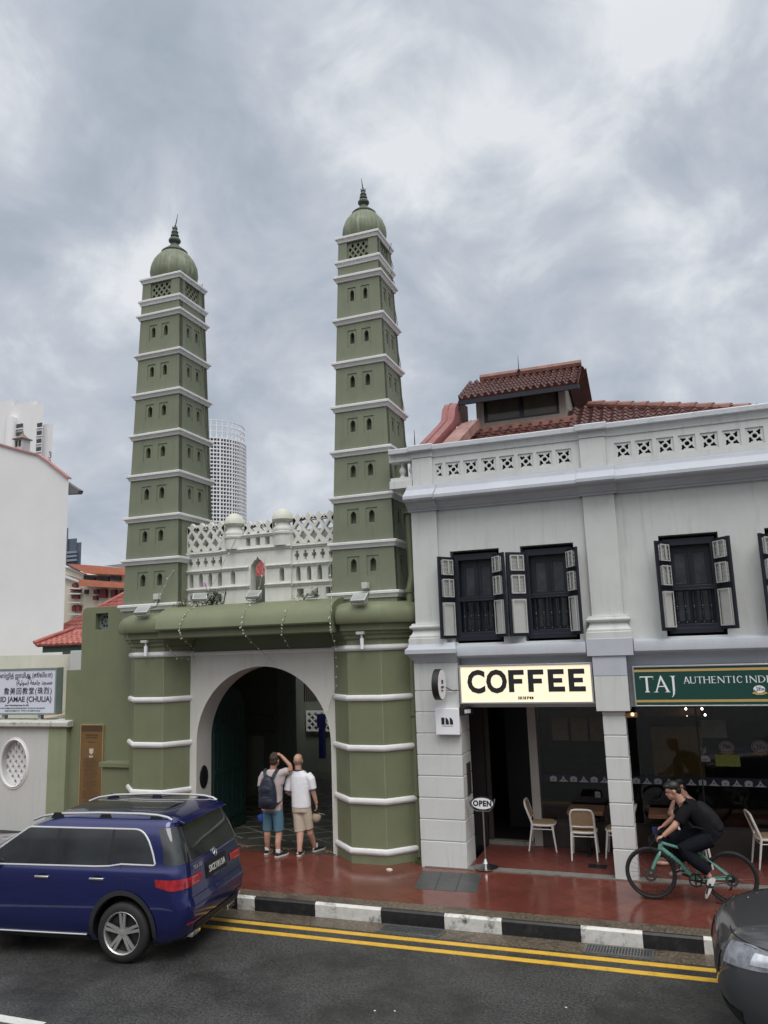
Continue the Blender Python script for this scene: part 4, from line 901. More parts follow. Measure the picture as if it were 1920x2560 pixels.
for k in range(72):
    a=2*PI*k/72; wd=.075 if k%4 else .15; c_=(ccx+rad*math.cos(a),ccy+rad*math.sin(a)); p.beam((c_[0],c_[1],0),(c_[0],c_[1],zt),wd*2,.3,(math.cos(a),math.sin(a),0))
p.build('mullions',M_grid,t)
p=MB()
for k in range(40):
    a=2*PI*k/40; c_=(ccx+(rad-.3)*math.cos(a),ccy+(rad-.3)*math.sin(a)); p.beam((c_[0],c_[1],zt),(c_[0],c_[1],zt+4.2),.16,.16,(math.cos(a),math.sin(a),0))
for z in (zt+1.6,zt+2.9,zt+4.2): q=rg(rad-.45,rad-.2,z-.08,z+.08,'',None); p.add(q.v,q.f)
p.build('crown',M_grid,t)
# sliver of a red and white building between the gate and the shophouse
t=thing('striped_building','red and white striped building in the slit beside the drainpipe','building',(-19.5,60,-.3))
a=at(1018,1238,60); b=at(1040,1392,60); p=MB(); p.box(a.x-.6,b.x+.6,60,70,-.3,a.z+1); p.build('wall',mat('grey far wall',(.45,.45,.46),.7,.1,1),t)
for k in range(14):
    z=a.z-.45*k; p=MB(); p.box(a.x-.6,b.x+.6,59.9,60,z-.14,z+.10); p.build('band',mat('white far band',(.75,.75,.76),.7) if k%3 else mat('red far band',(.45,.06,.08),.7),t)
# ---------------------------------------------------------------- signs on the shophouse
t=thing('coffee_sign','lit cream COFFEE lightbox over the doorway','sign',(-2.27,12.45,2.68))
X0,X1,Z0,Z1,Ys=-3.325,-1.205,2.69,3.305,12.44
p=MB(); p.plate(rect(X0,X1,Z0,Z1),[rect(X0+.028,X1-.028,Z0+.028,Z1-.028)],.20,front(Ys)); p.build('frame',M_alu,t,bev=.004)
p=MB(); p.box(X0+.026,X1-.026,Ys+.012,Ys+.19,Z0+.026,Z1-.026); p.build('face',glow('lit cream acrylic',(.98,.83,.60),.55),t)
p=MB()
H=.355
for ch,cx,wd in (('C',-3.045,.315),('O',-2.71,.31)):
    p.text(ch,H/.73,.004,lambda x,y,z,cx=cx,wd=wd:(cx+(x)*1.0*(wd/.31)*.86,Ys+.011-z,2.875+y),'CENTER',.018)
def blk(x0,kind):
    s=.085; z0,z1=2.87,3.215; w_=.25
    if kind=='F': o=[(x0,z0),(x0+s,z0),(x0+s,z0+.13),(x0+w_-.03,z0+.13),(x0+w_-.03,z0+.205),(x0+s,z0+.205),(x0+s,z1-.078),(x0+w_,z1-.078),(x0+w_,z1),(x0,z1)]
    else: o=[(x0,z0),(x0+w_+.005,z0),(x0+w_+.005,z0+.078),(x0+s,z0+.078),(x0+s,z0+.137),(x0+w_-.03,z0+.137),(x0+w_-.03,z0+.208),(x0+s,z0+.208),(x0+s,z1-.078),(x0+w_,z1-.078),(x0+w_,z1),(x0,z1)]
    p.plate(o,[],.004,front(Ys+.008))
blk(-2.515,'F'); blk(-2.205,'F'); blk(-1.89,'E'); blk(-1.575,'E')
p.build('lettering',M_ink,t,smooth=False)
p=MB()
# small stencil word below
x=-2.375; zb=2.757; h=.045
def q4(a,b,z0,z1): p.box(a,b,Ys+.007,Ys+.0115,z0,z1)
for k in range(3): q4(x+k*.024,x+k*.024+.016,zb,zb+h)
x=-2.295
for k in range(2): q4(x+k*.026,x+k*.026+.018,zb,zb+h)
x=-2.235; q4(x,x+.017,zb,zb+h); q4(x+.021,x+.034,zb+.024,zb+h)
x=-2.165
for s in (-1,1): p.plate([(x+s*.004,zb)]+[(x+s*(.004+.030*math.sin(PI*k/8)),zb+h/2-h/2*math.cos(PI*k/8)) for k in range(1,8)]+[(x+s*.004,zb+h)],[],.004,front(Ys+.008))
p.build('small_lettering',M_ink,t,smooth=False)
t=thing('restaurant_sign','dark green signboard with gold stripes and white serif lettering','sign',(1.5,12.45,2.63))
X0,X1,Z0,Z1=-.615,3.0,2.64,3.235
M_gsign=mat('dark green sign face',(.008,.055,.042),.4,.05,2); M_gold=mat('dull gold stripe',(.50,.33,.12),.5,.05,4)
p=MB(); p.plate(rect(X0,X1,Z0,Z1),[rect(X0+.022,X1-.022,Z0+.016,Z1-.022)],.17,front(Ys)); p.build('frame',M_alu,t,bev=.004)
p=MB(); p.box(X0+.02,X1-.02,Ys+.012,Ys+.16,Z0+.014,Z1-.02); p.build('face',M_gsign,t)
p=MB(); p.box(X0+.022,X1-.022,Ys+.009,Ys+.014,3.145,3.180); p.box(X0+.022,X1-.022,Ys+.009,Ys+.014,2.70,2.735); p.build('stripe',M_gold,t)
p=MB(); _n=[0]
def poly(o,hs=[]):
    _n[0]+=1; p.plate(o,hs,.004,front(Ys+.0085-.00005*(_n[0]%9)))
def serif(ch,x,z,h,w_):
    """Roman capitals with thick and thin strokes and bracketed serifs; returns advance"""
    s=h*.135; th=h*.06; sf=h*.055; e=h*.075
    def stem(a,wd=s,z0=0,z1=h,top=True,bot=True):
        o=[]
        o+= [(a-e,z0),(a+wd+e,z0),(a+wd+e*.9,z0+sf*.6),(a+wd,z0+sf*1.6)] if bot else [(a,z0),(a+wd,z0)]
        o+= [(a+wd,z1-sf*1.6),(a+wd+e*.9,z1-sf*.6),(a+wd+e,z1),(a-e,z1),(a-e*.9,z1-sf*.6),(a,z1-sf*1.6)] if top else [(a+wd,z1),(a,z1)]
        if bot: o+= [(a,z0+sf*1.6),(a-e*.9,z0+sf*.6)]
        poly([(x+u,z+v) for u,v in o])
    def P(o,hs=[]): poly([(x+u,z+v) for u,v in o],[[(x+u,z+v) for u,v in q] for q in hs])
    if ch=='T':
        stem(w_/2-s/2,s,0,h,False,True); P([(0,h-th*1.1),(w_,h-th*1.1),(w_-.01*h,h-th*3.6),(w_,h-th*3.6),(w_+.02*h,h),(-.02*h,h),(0,h-th*3.6),(.01*h,h-th*3.6)])
    elif ch=='A':
        P([(w_*.5-.01,h*1.03),(w_*.5+.02*h,h*1.03),(w_-.02*h,sf),(w_+.06*h,0),(w_-s*2.2,0),(w_-s*1.25,sf),(w_*.49,h*.80),(w_*.18,sf),(w_*.30,0),(-.06*h,0),(w_*.10,sf)])
        P([(w_*.26,h*.33),(w_*.74,h*.33),(w_*.72,h*.33+th),(w_*.28,h*.33+th)])
    elif ch=='J':
        P([(s*-.9,h),(s*1.6,h),(s*1.05,h-sf*1.4),(s*1.0,h*.1),(s*.7,-h*.12),(0,-h*.27),(-s*.6,-h*.31),(-s*.6,-h*.285),(-s*.1,-h*.2),(s*.05,h*.05),(s*.05,h-sf*1.4)])
    elif ch=='U':
        stem(0,s,h*.25,h,True,False); stem(w_-th*1.2,th*1.2,h*.25,h,True,False)
        P([(0,h*.26),(s,h*.26),(s*1.15,h*.13),(w_*.5,h*.045),(w_-th*2,h*.12),(w_-th*1.2,h*.26),(w_,h*.26),(w_-th,h*.09),(w_*.75,0),(w_*.35,-h*.015),(s*.4,h*.06)])
    elif ch=='H': stem(0); stem(w_-s); P([(s*.9,h*.49),(w_-s*.9,h*.49),(w_-s*.9,h*.49+th),(s*.9,h*.49+th)])
    elif ch=='E':
        stem(0)
        for zz,ww in ((0,w_),(h*.49,w_*.82),(h-th,w_*.95)): P([(s*.8,zz),(ww,zz),(ww+.02*h,zz+(th*2.2 if zz<h*.3 else th)),(ww-.02*h,zz+th),(s*.8,zz+th)] if zz<h*.8 else [(s*.8,zz),(ww-.02*h,zz),(ww+.01*h,zz-th*1.4),(ww+.01*h,zz+th),(s*.8,zz+th)])
    elif ch=='N':
        stem(0,th*1.2,0,h,False,True); stem(w_-th*1.2,th*1.2,0,h,True,False); P([(-e,h),(s*.9,h),(w_-th*.2,h*.12),(w_-th*.2,-h*.02),(w_-th*1.3,-h*.02),(th*.5,h*.86),(-e*.3,h-sf)])
    elif ch=='I': stem(0)
    elif ch=='C':
        a=[(w_*.52+w_*.5*math.cos(t_),h*.5+h*.52*math.sin(t_)) for t_ in [R(40+q*14) for q in range(21)]]; b=[(w_*.55+w_*.37*math.cos(t_),h*.5+h*.45*math.sin(t_)) for t_ in [R(320-q*14) for q in range(21)]]
        P(a+b); P([(w_*.88,h*.70),(w_*.94,h*.70),(w_*.93,h*.97),(w_*.86,h*.90)])
    elif ch=='D':
        stem(0); a=[(w_*.35+w_*.65*math.cos(t_),h*.5+h*.5*math.sin(t_)) for t_ in [R(-90+q*12) for q in range(16)]]; b=[(w_*.36+w_*.48*math.cos(t_),h*.5+h*.44*math.sin(t_)) for t_ in [R(90-q*12) for q in range(16)]]
        P([(s*.8,0)]+a+[(s*.8,h)]+[(s*.8,h*.94)]+b+[(s*.8,h*.06)])
for ch,x,w_ in (('T',-.515,.185),('A',-.325,.215),('J',-.065,.1)): serif(ch,x,2.845,.235,w_)
x=.095
for ch,w_,adv in (('A',.088,.094),('U',.075,.093),('T',.078,.092),('H',.085,.108),('E',.058,.085),('N',.085,.104),('T',.078,.105),('I',.013,.042),('C',.078,.125),('I',.013,.050),('N',.085,.112),('D',.088,.11),('I',.013,.05),('A',.088,.102),('N',.085,.1)):
    serif(ch,x,2.968,.096,w_); x+=adv
p.build('lettering',mat('white sign vinyl',(.80,.82,.82),.5,.02,4),t,smooth=False)
p=MB(); p.plate(circ(1.10,2.875,.076,24,.052),[circ(1.10,2.875,.068,24,.045)],.004,front(Ys+.006)); p.plate(circ(1.10,2.875,.068,24,.045),[],.004,front(Ys+.007)); p.build('halal_roundel',M_paper,t)
p=MB(); p.text('\uFEDD\uFEFC\uFEA3',.075,.003,lambda u,v,z:(1.10+u,Ys+.0055-z,2.86+v),'CENTER',.001); p.build('halal_lettering',M_ink,t,smooth=False)
p=MB(); p.plate([(1.0,2.815),(1.03,2.845),(1.06,2.825),(1.14,2.825),(1.17,2.845),(1.21,2.815),(1.18,2.808),(1.14,2.795),(1.06,2.795),(1.03,2.808)],[],.003,front(Ys+.0045)); p.build('halal_ribbon',M_gold,t)
# round blade sign and square signs on the left pillar
t=thing('round_blade_sign','round black rimmed blade sign projecting from the left shop pillar','sign',(-3.62,12.3,3.0))
p=MB(); cy,cz=12.20,3.02
p.lathe([(.235,-.055),(.245,-.05),(.245,.05),(.235,.055)],(-3.60,cy,cz),36,axis='x'); p.build('rim',M_black,t)
p=MB(); p.lathe([(.0,-.052),(.235,-.052),(.235,.0565),(.0,.0565)],(-3.60,cy,cz),36,axis='x'); p.build('face',M_paper,t)
p=MB(); 
for k in range(3): p.box(-3.543,-3.539,cy-.05+.035*k,cy-.05+.035*k+.025,3.03,3.09)
p.text('muro',.07,.002,lambda u,v,z:(-3.542+z,cy-.08+u,2.96+v),bold=.003); p.text('coffee',.05,.002,lambda u,v,z:(-3.542+z,cy-.08+u,2.91+v)); p.build('lettering',M_ink,t,smooth=False)
p=MB(); p.tube([(-3.60,cy+.2,3.1),(-3.60,12.49,3.1)],.014,6); p.tube([(-3.60,cy+.2,2.95),(-3.60,12.49,2.95)],.014,6); p.tube([(-3.56,cy+.2,2.97),(-3.45,12.46,2.90),(-3.38,12.47,2.90)],.008,5); p.build('bracket',M_black,t)
t=thing('square_wall_sign','white square lightbox with three black bars of an m on the left shop pillar','sign',(-3.53,12.45,2.2))
p=MB(); p.box(-3.735,-3.335,12.37,12.49,2.215,2.625); p.build('box',mat('white acrylic box',(.86,.86,.90),.35,.02,3),t,bev=.006)
p=MB(); Y_=12.367
for k in range(3):
    x=-3.635+.070*k
    p.plate(rect(x,x+.052,2.375,2.485) if k==0 else [(x,2.375),(x+.055,2.375),(x+.055,2.41),(x+.05,2.44),(x+.035,2.465),(x+.015,2.48),(x,2.485)],[],.004,front(Y_))
p.text('COFFEE & ROASTERS',.019,.002,lambda u,v,z:(-3.535+u,Y_+.002-z,2.345+v),'CENTER'); p.build('logo',M_ink,t,smooth=False)
t=thing('black_box_sign','small black box sign beside the white square sign','sign',(-3.25,12.5,2.56))
p=MB(); p.rings([[(-3.345,12.40,z),(-3.275,12.36,z),(-3.15,12.56,z),(-3.22,12.62,z)] for z in (2.52,2.64)]); p.build('box',M_black,t,bev=.004)
p=MB(); d=Vector((.125,.20,0)).normalized(); o=Vector((-3.27,12.366,0))
for k in range(4):
    a=o+d*(.04+.035*k); b=a+d*.024; n_=Vector((d.y,-d.x,0))*.003; p.add([(a.x+n_.x,a.y+n_.y,2.545),(b.x+n_.x,b.y+n_.y,2.545),(b.x+n_.x,b.y+n_.y,2.605),(a.x+n_.x,a.y+n_.y,2.605)],[(0,1,2,3)])
p.build('lettering',M_paper,t)
# copper lamp fitting at the top of the second pillar
t=thing('wall_lamp','small copper wall lamp at the top of the second pillar','lamp',(-.72,12.5,2.5))
p=MB(); p.box(-.79,-.60,12.50,12.62,2.47,2.545); p.build('body',mat('copper lamp body',(.35,.17,.08),.4,.1,4,metal=.6),t,bev=.01)
p=MB(); p.lathe([(0,-.03),(.022,-.02),(.028,0),(.022,.02),(0,.03)],(-.67,12.49,2.52),10); p.build('bulb',glow('warm bulb',(1,.78,.5),.9),t)
# OPEN stand
t=thing('open_sign_stand','oval OPEN sign on a thin steel post with a round foot','sign stand',(-3.08,12.60,.165))
p=MB(); p.lathe([(0,.17),(.19,.168),(.195,.18),(.12,.20),(.05,.23),(.028,.28),(.02,.30)],(-3.08,12.60,0),28); p.build('foot',M_steel,t)
p=MB(); p.tube([(-3.08,12.60,.28),(-3.08,12.60,1.01)],.0125,8); p.build('post',M_steel,t)
p=MB(); p.tube([(-3.30,12.585,1.18),(-3.28,12.585,1.08),(-3.19,12.585,1.02),(-2.98,12.585,1.02),(-2.90,12.585,1.10),(-2.875,12.585,1.21)],.010,6); p.build('yoke',M_steel,t)
p=MB(); p.plate(circ(-3.08,1.135,.195,36,.105),[circ(-3.08,1.135,.175,36,.088)],.02,front(12.575)); sgn=p.build('rim',M_ink,t)
p=MB(); p.plate(circ(-3.08,1.135,.178,36,.091),[],.015,front(12.5775)); p.build('face',M_paper,t)
p=MB(); p.text('OPEN',.115,.003,lambda u,v,z:(-3.08+u,12.577-z,1.097+v),'CENTER',.005,.95,1.12); p.build('lettering',M_ink,t,smooth=False)
# posters and stickers on the glass
YP_=YG+.026
def poster(x0,x1,z0,z1,label,m,draw,cat='poster',grp=None,nm='poster'):
    t=thing(nm,label,cat,((x0+x1)/2,YP_,z0),0,grp); p=MB(); p.box(x0,x1,YP_-.004,YP_,z0,z1); p.build('sheet',m,t)
    p=MB(); draw(p); 
    if p.v: p.build('print',mat('faded print',(.13,.125,.10),.6,.2,9),t,smooth=False)
mp1=mat('dim khaki poster',(.12,.112,.088),.5,.25,8)
poster(-2.13,-1.85,1.93,2.32,'dim khaki poster with a round plate of food printed on it',mp1,lambda p:(p.plate(circ(-1.98,2.19,.10,20),[circ(-1.98,2.19,.085,20)],.002,front(YP_-.006)),p.plate(circ(-1.98,2.19,.05,12),[],.002,front(YP_-.006)),[p.plate(circ(-2.08+.07*k,1.99,.026,10),[],.002,front(YP_-.006)) for k in range(4)]))
poster(-1.80,-1.52,1.93,2.32,'plain dim khaki poster in the middle of three on the shop glass',mp1,lambda p:p.text('classic',.07,.002,lambda u,v,z:(-1.66+u,YP_-.005-z,1.96+v),'CENTER'))
poster(-1.48,-1.20,1.93,2.32,'dim khaki poster partly hidden by the second pillar',mp1,lambda p:p.text('fresh',.07,.002,lambda u,v,z:(-1.34+u,YP_-.005-z,1.96+v),'CENTER'))
poster(-1.80,-1.53,2.345,2.43,'dull strip of a notice above the middle poster',mp1,lambda p:None,nm='notice',cat='notice')
t=thing('no_smoking_sticker','small white no smoking sticker on the dark shop glass','sticker',(-1.43,YP_,1.0)); p=MB(); p.box(-1.475,-1.39,YP_-.004,YP_,1.0,1.09); p.build('sheet',mat('off white sticker',(.30,.30,.32),.5),t)
p=MB(); p.plate(circ(-1.4325,1.045,.036,18),[circ(-1.4325,1.045,.028,18)],.002,front(YP_-.006)); p.beam((-1.455,YP_-.006,1.022),(-1.41,YP_-.006,1.068),.008,.002,(0,1,0)); p.box(-1.452,-1.415,YP_-.007,YP_-.005,1.041,1.048); p.build('print',M_ink,t,smooth=False)
poster(.31,.69,2.0,2.28,'pale teal notice sheet on the restaurant glass',mat('dim teal sheet',(.13,.165,.16),.5,.15,6),lambda p:(p.text('Takeaway',.055,.002,lambda u,v,z:(.36+u,YP_-.005-z,2.19+v)),[p.box(.37,.37+.2*random.uniform(.6,1),YP_-.006,YP_-.004,2.16-.03*k,2.17-.03*k) for k in range(4)]),nm='notice',cat='notice')
def roundel(cx,cz,r,s,label,z2):
    t=thing('window_roundel',label,'sticker',(cx,YP_,cz)); p=MB(); p.plate(circ(cx,cz,r*1.25,28,r),[circ(cx,cz,r*1.1,28,r*.87)],.003,front(YP_-.004)); p.plate(circ(cx,cz,r*1.02,28,r*.8),[],.003,front(YP_-.004)); p.build('disc',mat('dim grey film',(.19,.19,.19),.5,.1,6),t)
    p=MB(); p.text(s,r*.95,.002,lambda u,v,z:(cx+u,YP_-.006-z,cz-r*.28+v),'CENTER',.001); p.build('lettering',M_ink,t,smooth=False)
    p=MB(); p.plate([(cx-r*1.2,cz-r*.95),(cx-r*.8,cz-r*.75),(cx,cz-r*1.0),(cx+r*.8,cz-r*.75),(cx+r*1.2,cz-r*.95),(cx+r*.85,cz-r*1.1),(cx,cz-r*1.28),(cx-r*.85,cz-r*1.1)],[],.003,front(YP_-.0055)); p.build('ribbon',mat('dim gold film',(.20,.13,.06),.5,.1,6),t)
roundel(.665,1.855,.095,'786','grey 786 roundel sticker above the green sticker',0); roundel(1.16,1.86,.105,'\uFEDD\uFEFC\uFEA3','grey halal roundel sticker at the right edge of the restaurant glass',0)
poster(.475,.845,1.55,1.735,'rounded lime green sticker on the restaurant glass',mat('lime sticker',(.17,.20,.035),.5,.3,25),lambda p:None,nm='sticker',cat='sticker')
t=thing('sticker','small white arched sticker with a winged figure above it, left of the lime one','sticker',(.31,YP_,1.6)); p=MB(); p.plate([(.24,1.62),(.40,1.62),(.40,1.67),(.36,1.715),(.28,1.715),(.24,1.67)],[],.003,front(YP_-.004)); p.build('sheet',mat('dim white film',(.33,.33,.35),.5,.1,6),t)
p=MB(); p.text('open',.05,.002,lambda u,v,z:(.32+u,YP_-.006-z,1.64+v),'CENTER'); p.build('lettering',M_ink,t,smooth=False)
p=MB(); p.plate(circ(.32,1.79,.035,12,.05),[],.003,front(YP_-.004)); p.plate([(.32,1.80),(.26,1.86),(.24,1.84),(.28,1.79)],[],.003,front(YP_-.004)); p.plate([(.32,1.80),(.36,1.84),(.345,1.86)],[],.003,front(YP_-.0045)); p.build('figure',_mats['dim grey film'],t)
# things inside the restaurant
t=thing('wall_panel','ochre panel standing behind the restaurant glass','panel',(0,16,1)); p=MB(); p.box(-.55,.35,16.0,16.05,1.05,1.95); p.build('panel',mat('ochre panel',(.42,.27,.07),.6,.2,3),t)
t=thing('beam_shelf','brown wooden shelf high inside the restaurant','shelf',(-.1,15.5,2.2)); p=MB(); p.box(-.6,.35,15.4,15.7,2.22,2.36); p.build('board',mat('brown shelf',(.20,.11,.05),.6,.3,5),t)
for i,(x,y,z) in enumerate(((.11,15.2,2.36),(.38,15.2,2.36),(.13,16.6,2.12),(.46,16.6,2.12))):  # bulbs on cords added in place of light dots reflected in the glass
    t=thing('reflection_bulb','tiny bright bulb added for a light reflected in the restaurant glass, %s of the %s pair'%(('left','right')[i%2],('upper','lower')[i//2]),'lamp',(x,y,z),0,'bulbs added for reflected lights in the restaurant'); p=MB(); p.lathe([(.001,z-.022),(.014,z-.016),(.02,z),(.014,z+.016),(.006,z+.026)],(x,y,0),12); p.build('bulb',glow('reflection glow',(1,.88,.7),10.),t)
    p=MB(); p.tube([(x,y,z+.03),(x,y,3.3)],.006,5); p.build('cord',M_black,t)
# furniture on the covered walk
M_chair=mat('white chair paint',(.70,.68,.64),.5,.05,5)
def make_chair(label):
    t=thing('cafe_chair',label,'chair',(0,0,0),0,'white cane-backed cafe chairs')
    p=MB(); p.rings([[(x*s,y*s-.0,z) for x,y in [(.20*math.copysign(abs(math.cos(a))**.6,math.cos(a)),.20*math.copysign(abs(math.sin(a))**.6,math.sin(a))) for a in [2*PI*k/24 for k in range(24)]]] for s,z in ((.94,.415),(1.0,.422),(1.0,.440),(.95,.448))]); p.build('seat',M_bamboo,t,True)
    p=MB(); p.tube([(.20*math.copysign(abs(math.cos(a))**.6,math.cos(a)),.20*math.copysign(abs(math.sin(a))**.6,math.sin(a)),.418) for a in [2*PI*k/24 for k in range(25)]],.018,8,False); p.build('seat_rim',M_chair,t,True)
    for sx in (-1,1):
        p=MB(); p.tube([(sx*.175,.165,.41),(sx*.19,.19,.2),(sx*.205,.215,0)],[.019,.016,.012],8); p.build('leg',M_chair,t,True)
        p=MB(); p.tube([(sx*.185,-.17,.42),(sx*.195,-.21,.2),(sx*.20,-.245,0)],[.019,.016,.012],8); p.build('leg',M_chair,t,True)
    p=MB(); pts=[(-.185,-.165,.40),(-.185,-.19,.50),(-.185,-.235,.62),(-.18,-.27,.72),(-.155,-.285,.775),(-.10,-.29,.79),(0,-.292,.792)]
    p.tube(pts+[(-x,y,z) for x,y,z in pts[-2::-1]],.018,8); p.tube([(-.185,-.195,.515),(0,-.205,.51),(.185,-.195,.515)],.013,8); p.build('back_frame',M_chair,t,True)
    p=MB(); rows=[(.52,-.197),(.62,-.235),(.70,-.263),(.775,-.283)]; p.rings([[(-.172,y,z),(0,y-.006,z),(.172,y,z),(.172,y+.008,z),(0,y+.002,z),(-.172,y+.008,z)] for z,y in rows]); p.build('cane_back',M_bamboo,t,True)
    p=MB(); p.tube([(-.19,.18,.36),(.19,.18,.36)],.008,6); p.tube([(-.19,-.185,.36),(.19,-.185,.36)],.008,6); p.tube([(-.19,.18,.355),(-.19,-.185,.355)],.008,6); p.tube([(.19,.18,.355),(.19,-.185,.355)],.008,6); p.build('stretcher',M_chair,t,True)
    return t
ch=make_chair('white cafe chair with a cane back, its back to the street'); ch.location=(-1.64,13.52,.17); ch.rotation_euler=(0,0,R(3))
dup(ch,(-2.35,13.90,.17),R(-88),'white cafe chair seen from the side, by the door post')
dup(ch,(-1.10,13.72,.17),R(88),'white cafe chair mostly hidden behind the second pillar')
dup(ch,(1.12,13.65,.17),R(-80),'white cafe chair at the far right edge')
def table(x,y,label):
    t=thing('cafe_table',label,'table',(x,y,.17),0,'dark wooden cafe tables'); 
    p=MB(); p.box(-.29,.29,-.28,.28,.66,.72); p.build('table_top',M_wood,t,True,bev=.008)
    p=MB(); p.tube([(0,0,.03),(0,0,.66)],.03,10); p.build('pedestal',M_black,t,True)
    p=MB(); p.beam((-.22,-.0,.015),(.22,0,.015),.06,.03); p.beam((0,-.22,.016),(0,.22,.016),.06,.03); p.build('foot',M_black,t,True); return t
table(-1.60,13.74,'dark wooden pedestal table behind the cane-backed chair'); table(-.32,13.70,'dark wooden pedestal table beside the seated person')
p=MB(); p.box(-1.55,-1.27,12.94,13.13,.171,.178); tag(p.build('floor_hatch',M_black),'small black floor hatch in front of the second pillar','hatch')
# framed menu on the inner side of the left pillar
p=MB(); p.box(-3.352,-3.335,12.72,12.95,1.22,1.72); tag(p.build('framed_menu',mat('dark framed menu',(.06,.05,.04),.4,.4,20)),'small dark framed menu on the inner face of the left pillar','menu')
# ---------------------------------------------------------------- lamps, sensors and strings of lights on the gate
def flood(x,y,z,label,tx=0.,sp=1):
    t=thing('floodlight',label,'floodlight',(x,y,z),0,'floodlights on the gate canopy')
    c,s=math.cos(R(38)),math.sin(R(38))
    def tr(u,v,w_): 
        a=math.cos(tx);b_=math.sin(tx); yy=v*c-w_*s; zz=v*s+w_*c
        return (x+(u*a-yy*b_),y+(u*b_+yy*a),z+.12+zz)
    p=MB(); p.rings([[tr(u*q,v*q,w_) for u,v in ((-.135,-.095),(.135,-.095),(.135,.095),(-.135,.095))] for q,w_ in ((.6,-.07),(.95,-.03),(1,-.01),(1,.02))]); p.build('housing',mat('pale lamp housing',(.50,.52,.50),.5,.1,5),t,bev=.006)
    p=MB(); p.add([tr(u,v,.0225) for u,v in ((-.115,-.075),(.115,-.075),(.115,.075),(-.115,.075))],[(0,1,2,3)]); p.build('lens',mat('lamp glass',(.30,.32,.31),.1,.2,6),t)
    p=MB(); p.tube([tr(-.15,0,0),(x-.15,y,z+.03),(x-.10,y,z),(x+.10,y,z),(x+.15,y,z+.03),tr(.15,0,0)],.010,6); p.build('bracket',mat('grey bracket',(.3,.31,.3),.5),t)
flood(-9.36,12.16,4.36,'floodlight on the left pillar hood below a white ledge',.1)
flood(-4.93,12.16,4.36,'floodlight on the right pillar hood, nearest the drainpipe',-.05)
flood(-7.10,12.40,4.55,'floodlight standing before the white screen doorway',.0)
flood(-5.95,12.45,4.55,'floodlight at the right foot of the white screen, turned aside',-1.1)
flood(-8.28,12.45,4.57,'floodlight among the shrubs on the canopy',.5)
for nm,x,y,z,lb in (('a',-9.40,12.66,4.70,'small grey junction box on the left minaret foot'),('b',-4.98,12.60,4.66,'small grey junction box on the right minaret foot')):
    t=thing('junction_box',lb,'box',(x,y,z)); p=MB(); p.box(x-.055,x+.055,y-.06,y+.05,z,z+.11); p.build('box',M_fence,t,bev=.006)
    p=MB(); p.tube([(x+.05,y-.03,z+.02),(x+.10,y-.08,z-.05),(x+.12,y-.2,z-.16),(x+.06,y-.35,z-.2)],.008,5); p.build('cable',M_black,t)
for x,lb in ((-9.40,'small white camera hanging under the left pillar hood'),(-4.98,'small white camera hanging under the right pillar hood')):
    t=thing('security_camera',lb,'camera',(x,12.3,3.75)); p=MB(); p.box(x-.07,x+.07,12.26,12.38,3.865,3.915); p.build('base',M_fence,t,bev=.005)
    p=MB(); p.tube([(x+.01,12.32,3.86),(x+.015,12.32,3.80)],.02,8); p.tube([(x+.02,12.31,3.80),(x+.025,12.30,3.62)],[.035,.03],10); p.build('body',M_paper,t)
M_wire=mat('wire',(.30,.32,.24),.6); M_bulb=mat('tiny bulb',(.62,.62,.55),.4)
def wire(pts,label):
    t=thing('string_light',label,'string lights',pts[0],0,'strings of tiny lights hanging on the gate'); P=[Vector(q) for q in pts]; fine=[]
    for i in range(len(P)-1):
        for k in range(6): fine.append(P[i].lerp(P[i+1],k/6)+Vector((random.uniform(-.008,.008),0,random.uniform(-.008,.008))))
    fine.append(P[-1]); p=MB(); p.tube(fine,.0045,4); p.build('wire',M_wire,t)
    p=MB()
    for q in fine[2::2]: p.tube([q,q+Vector((random.uniform(-.03,.03),-.015,random.uniform(-.035,.0)))],[.006,.012],5)
    p.build('bulbs',M_bulb,t)
wire([(-7.75,12.85,5.8),(-8.10,12.65,4.95),(-8.30,12.42,4.56),(-8.38,12.10,4.36),(-8.42,12.0,4.08),(-8.42,12.10,3.93)],'light string falling over the canopy from the left small dome')
wire([(-8.42,12.10,3.93),(-8.50,12.6,3.72),(-8.62,12.75,3.55),(-8.80,12.5,3.56),(-8.95,12.38,3.80)],'light string looping under the canopy beside the left pillar')
wire([(-7.05,12.80,5.5),(-7.1,12.6,4.8),(-7.12,12.36,4.54),(-7.12,12.08,4.33),(-7.12,11.99,4.08),(-7.10,12.12,3.92),(-7.02,12.6,3.60),(-6.9,12.78,3.42)],'light string hanging down in the middle of the canopy')
wire([(-6.0,12.9,5.25),(-6.1,12.6,4.7),(-6.2,12.36,4.52),(-6.28,12.1,4.33),(-6.32,11.99,4.08),(-6.38,12.12,3.92),(-6.45,12.6,3.62)],'light string falling over the canopy right of the middle')
wire([(-5.72,12.75,5.35),(-5.60,12.5,4.75),(-5.42,12.12,4.40),(-5.40,11.98,4.08),(-5.42,12.1,3.92),(-5.52,12.5,3.5),(-5.66,12.75,3.0),(-5.83,12.80,2.6)],'light string running down beside the right gate pillar')
wire([(-8.98,12.95,5.6),(-9.1,12.6,5.1),(-9.25,12.45,4.65)],'light string slanting down the left minaret foot')
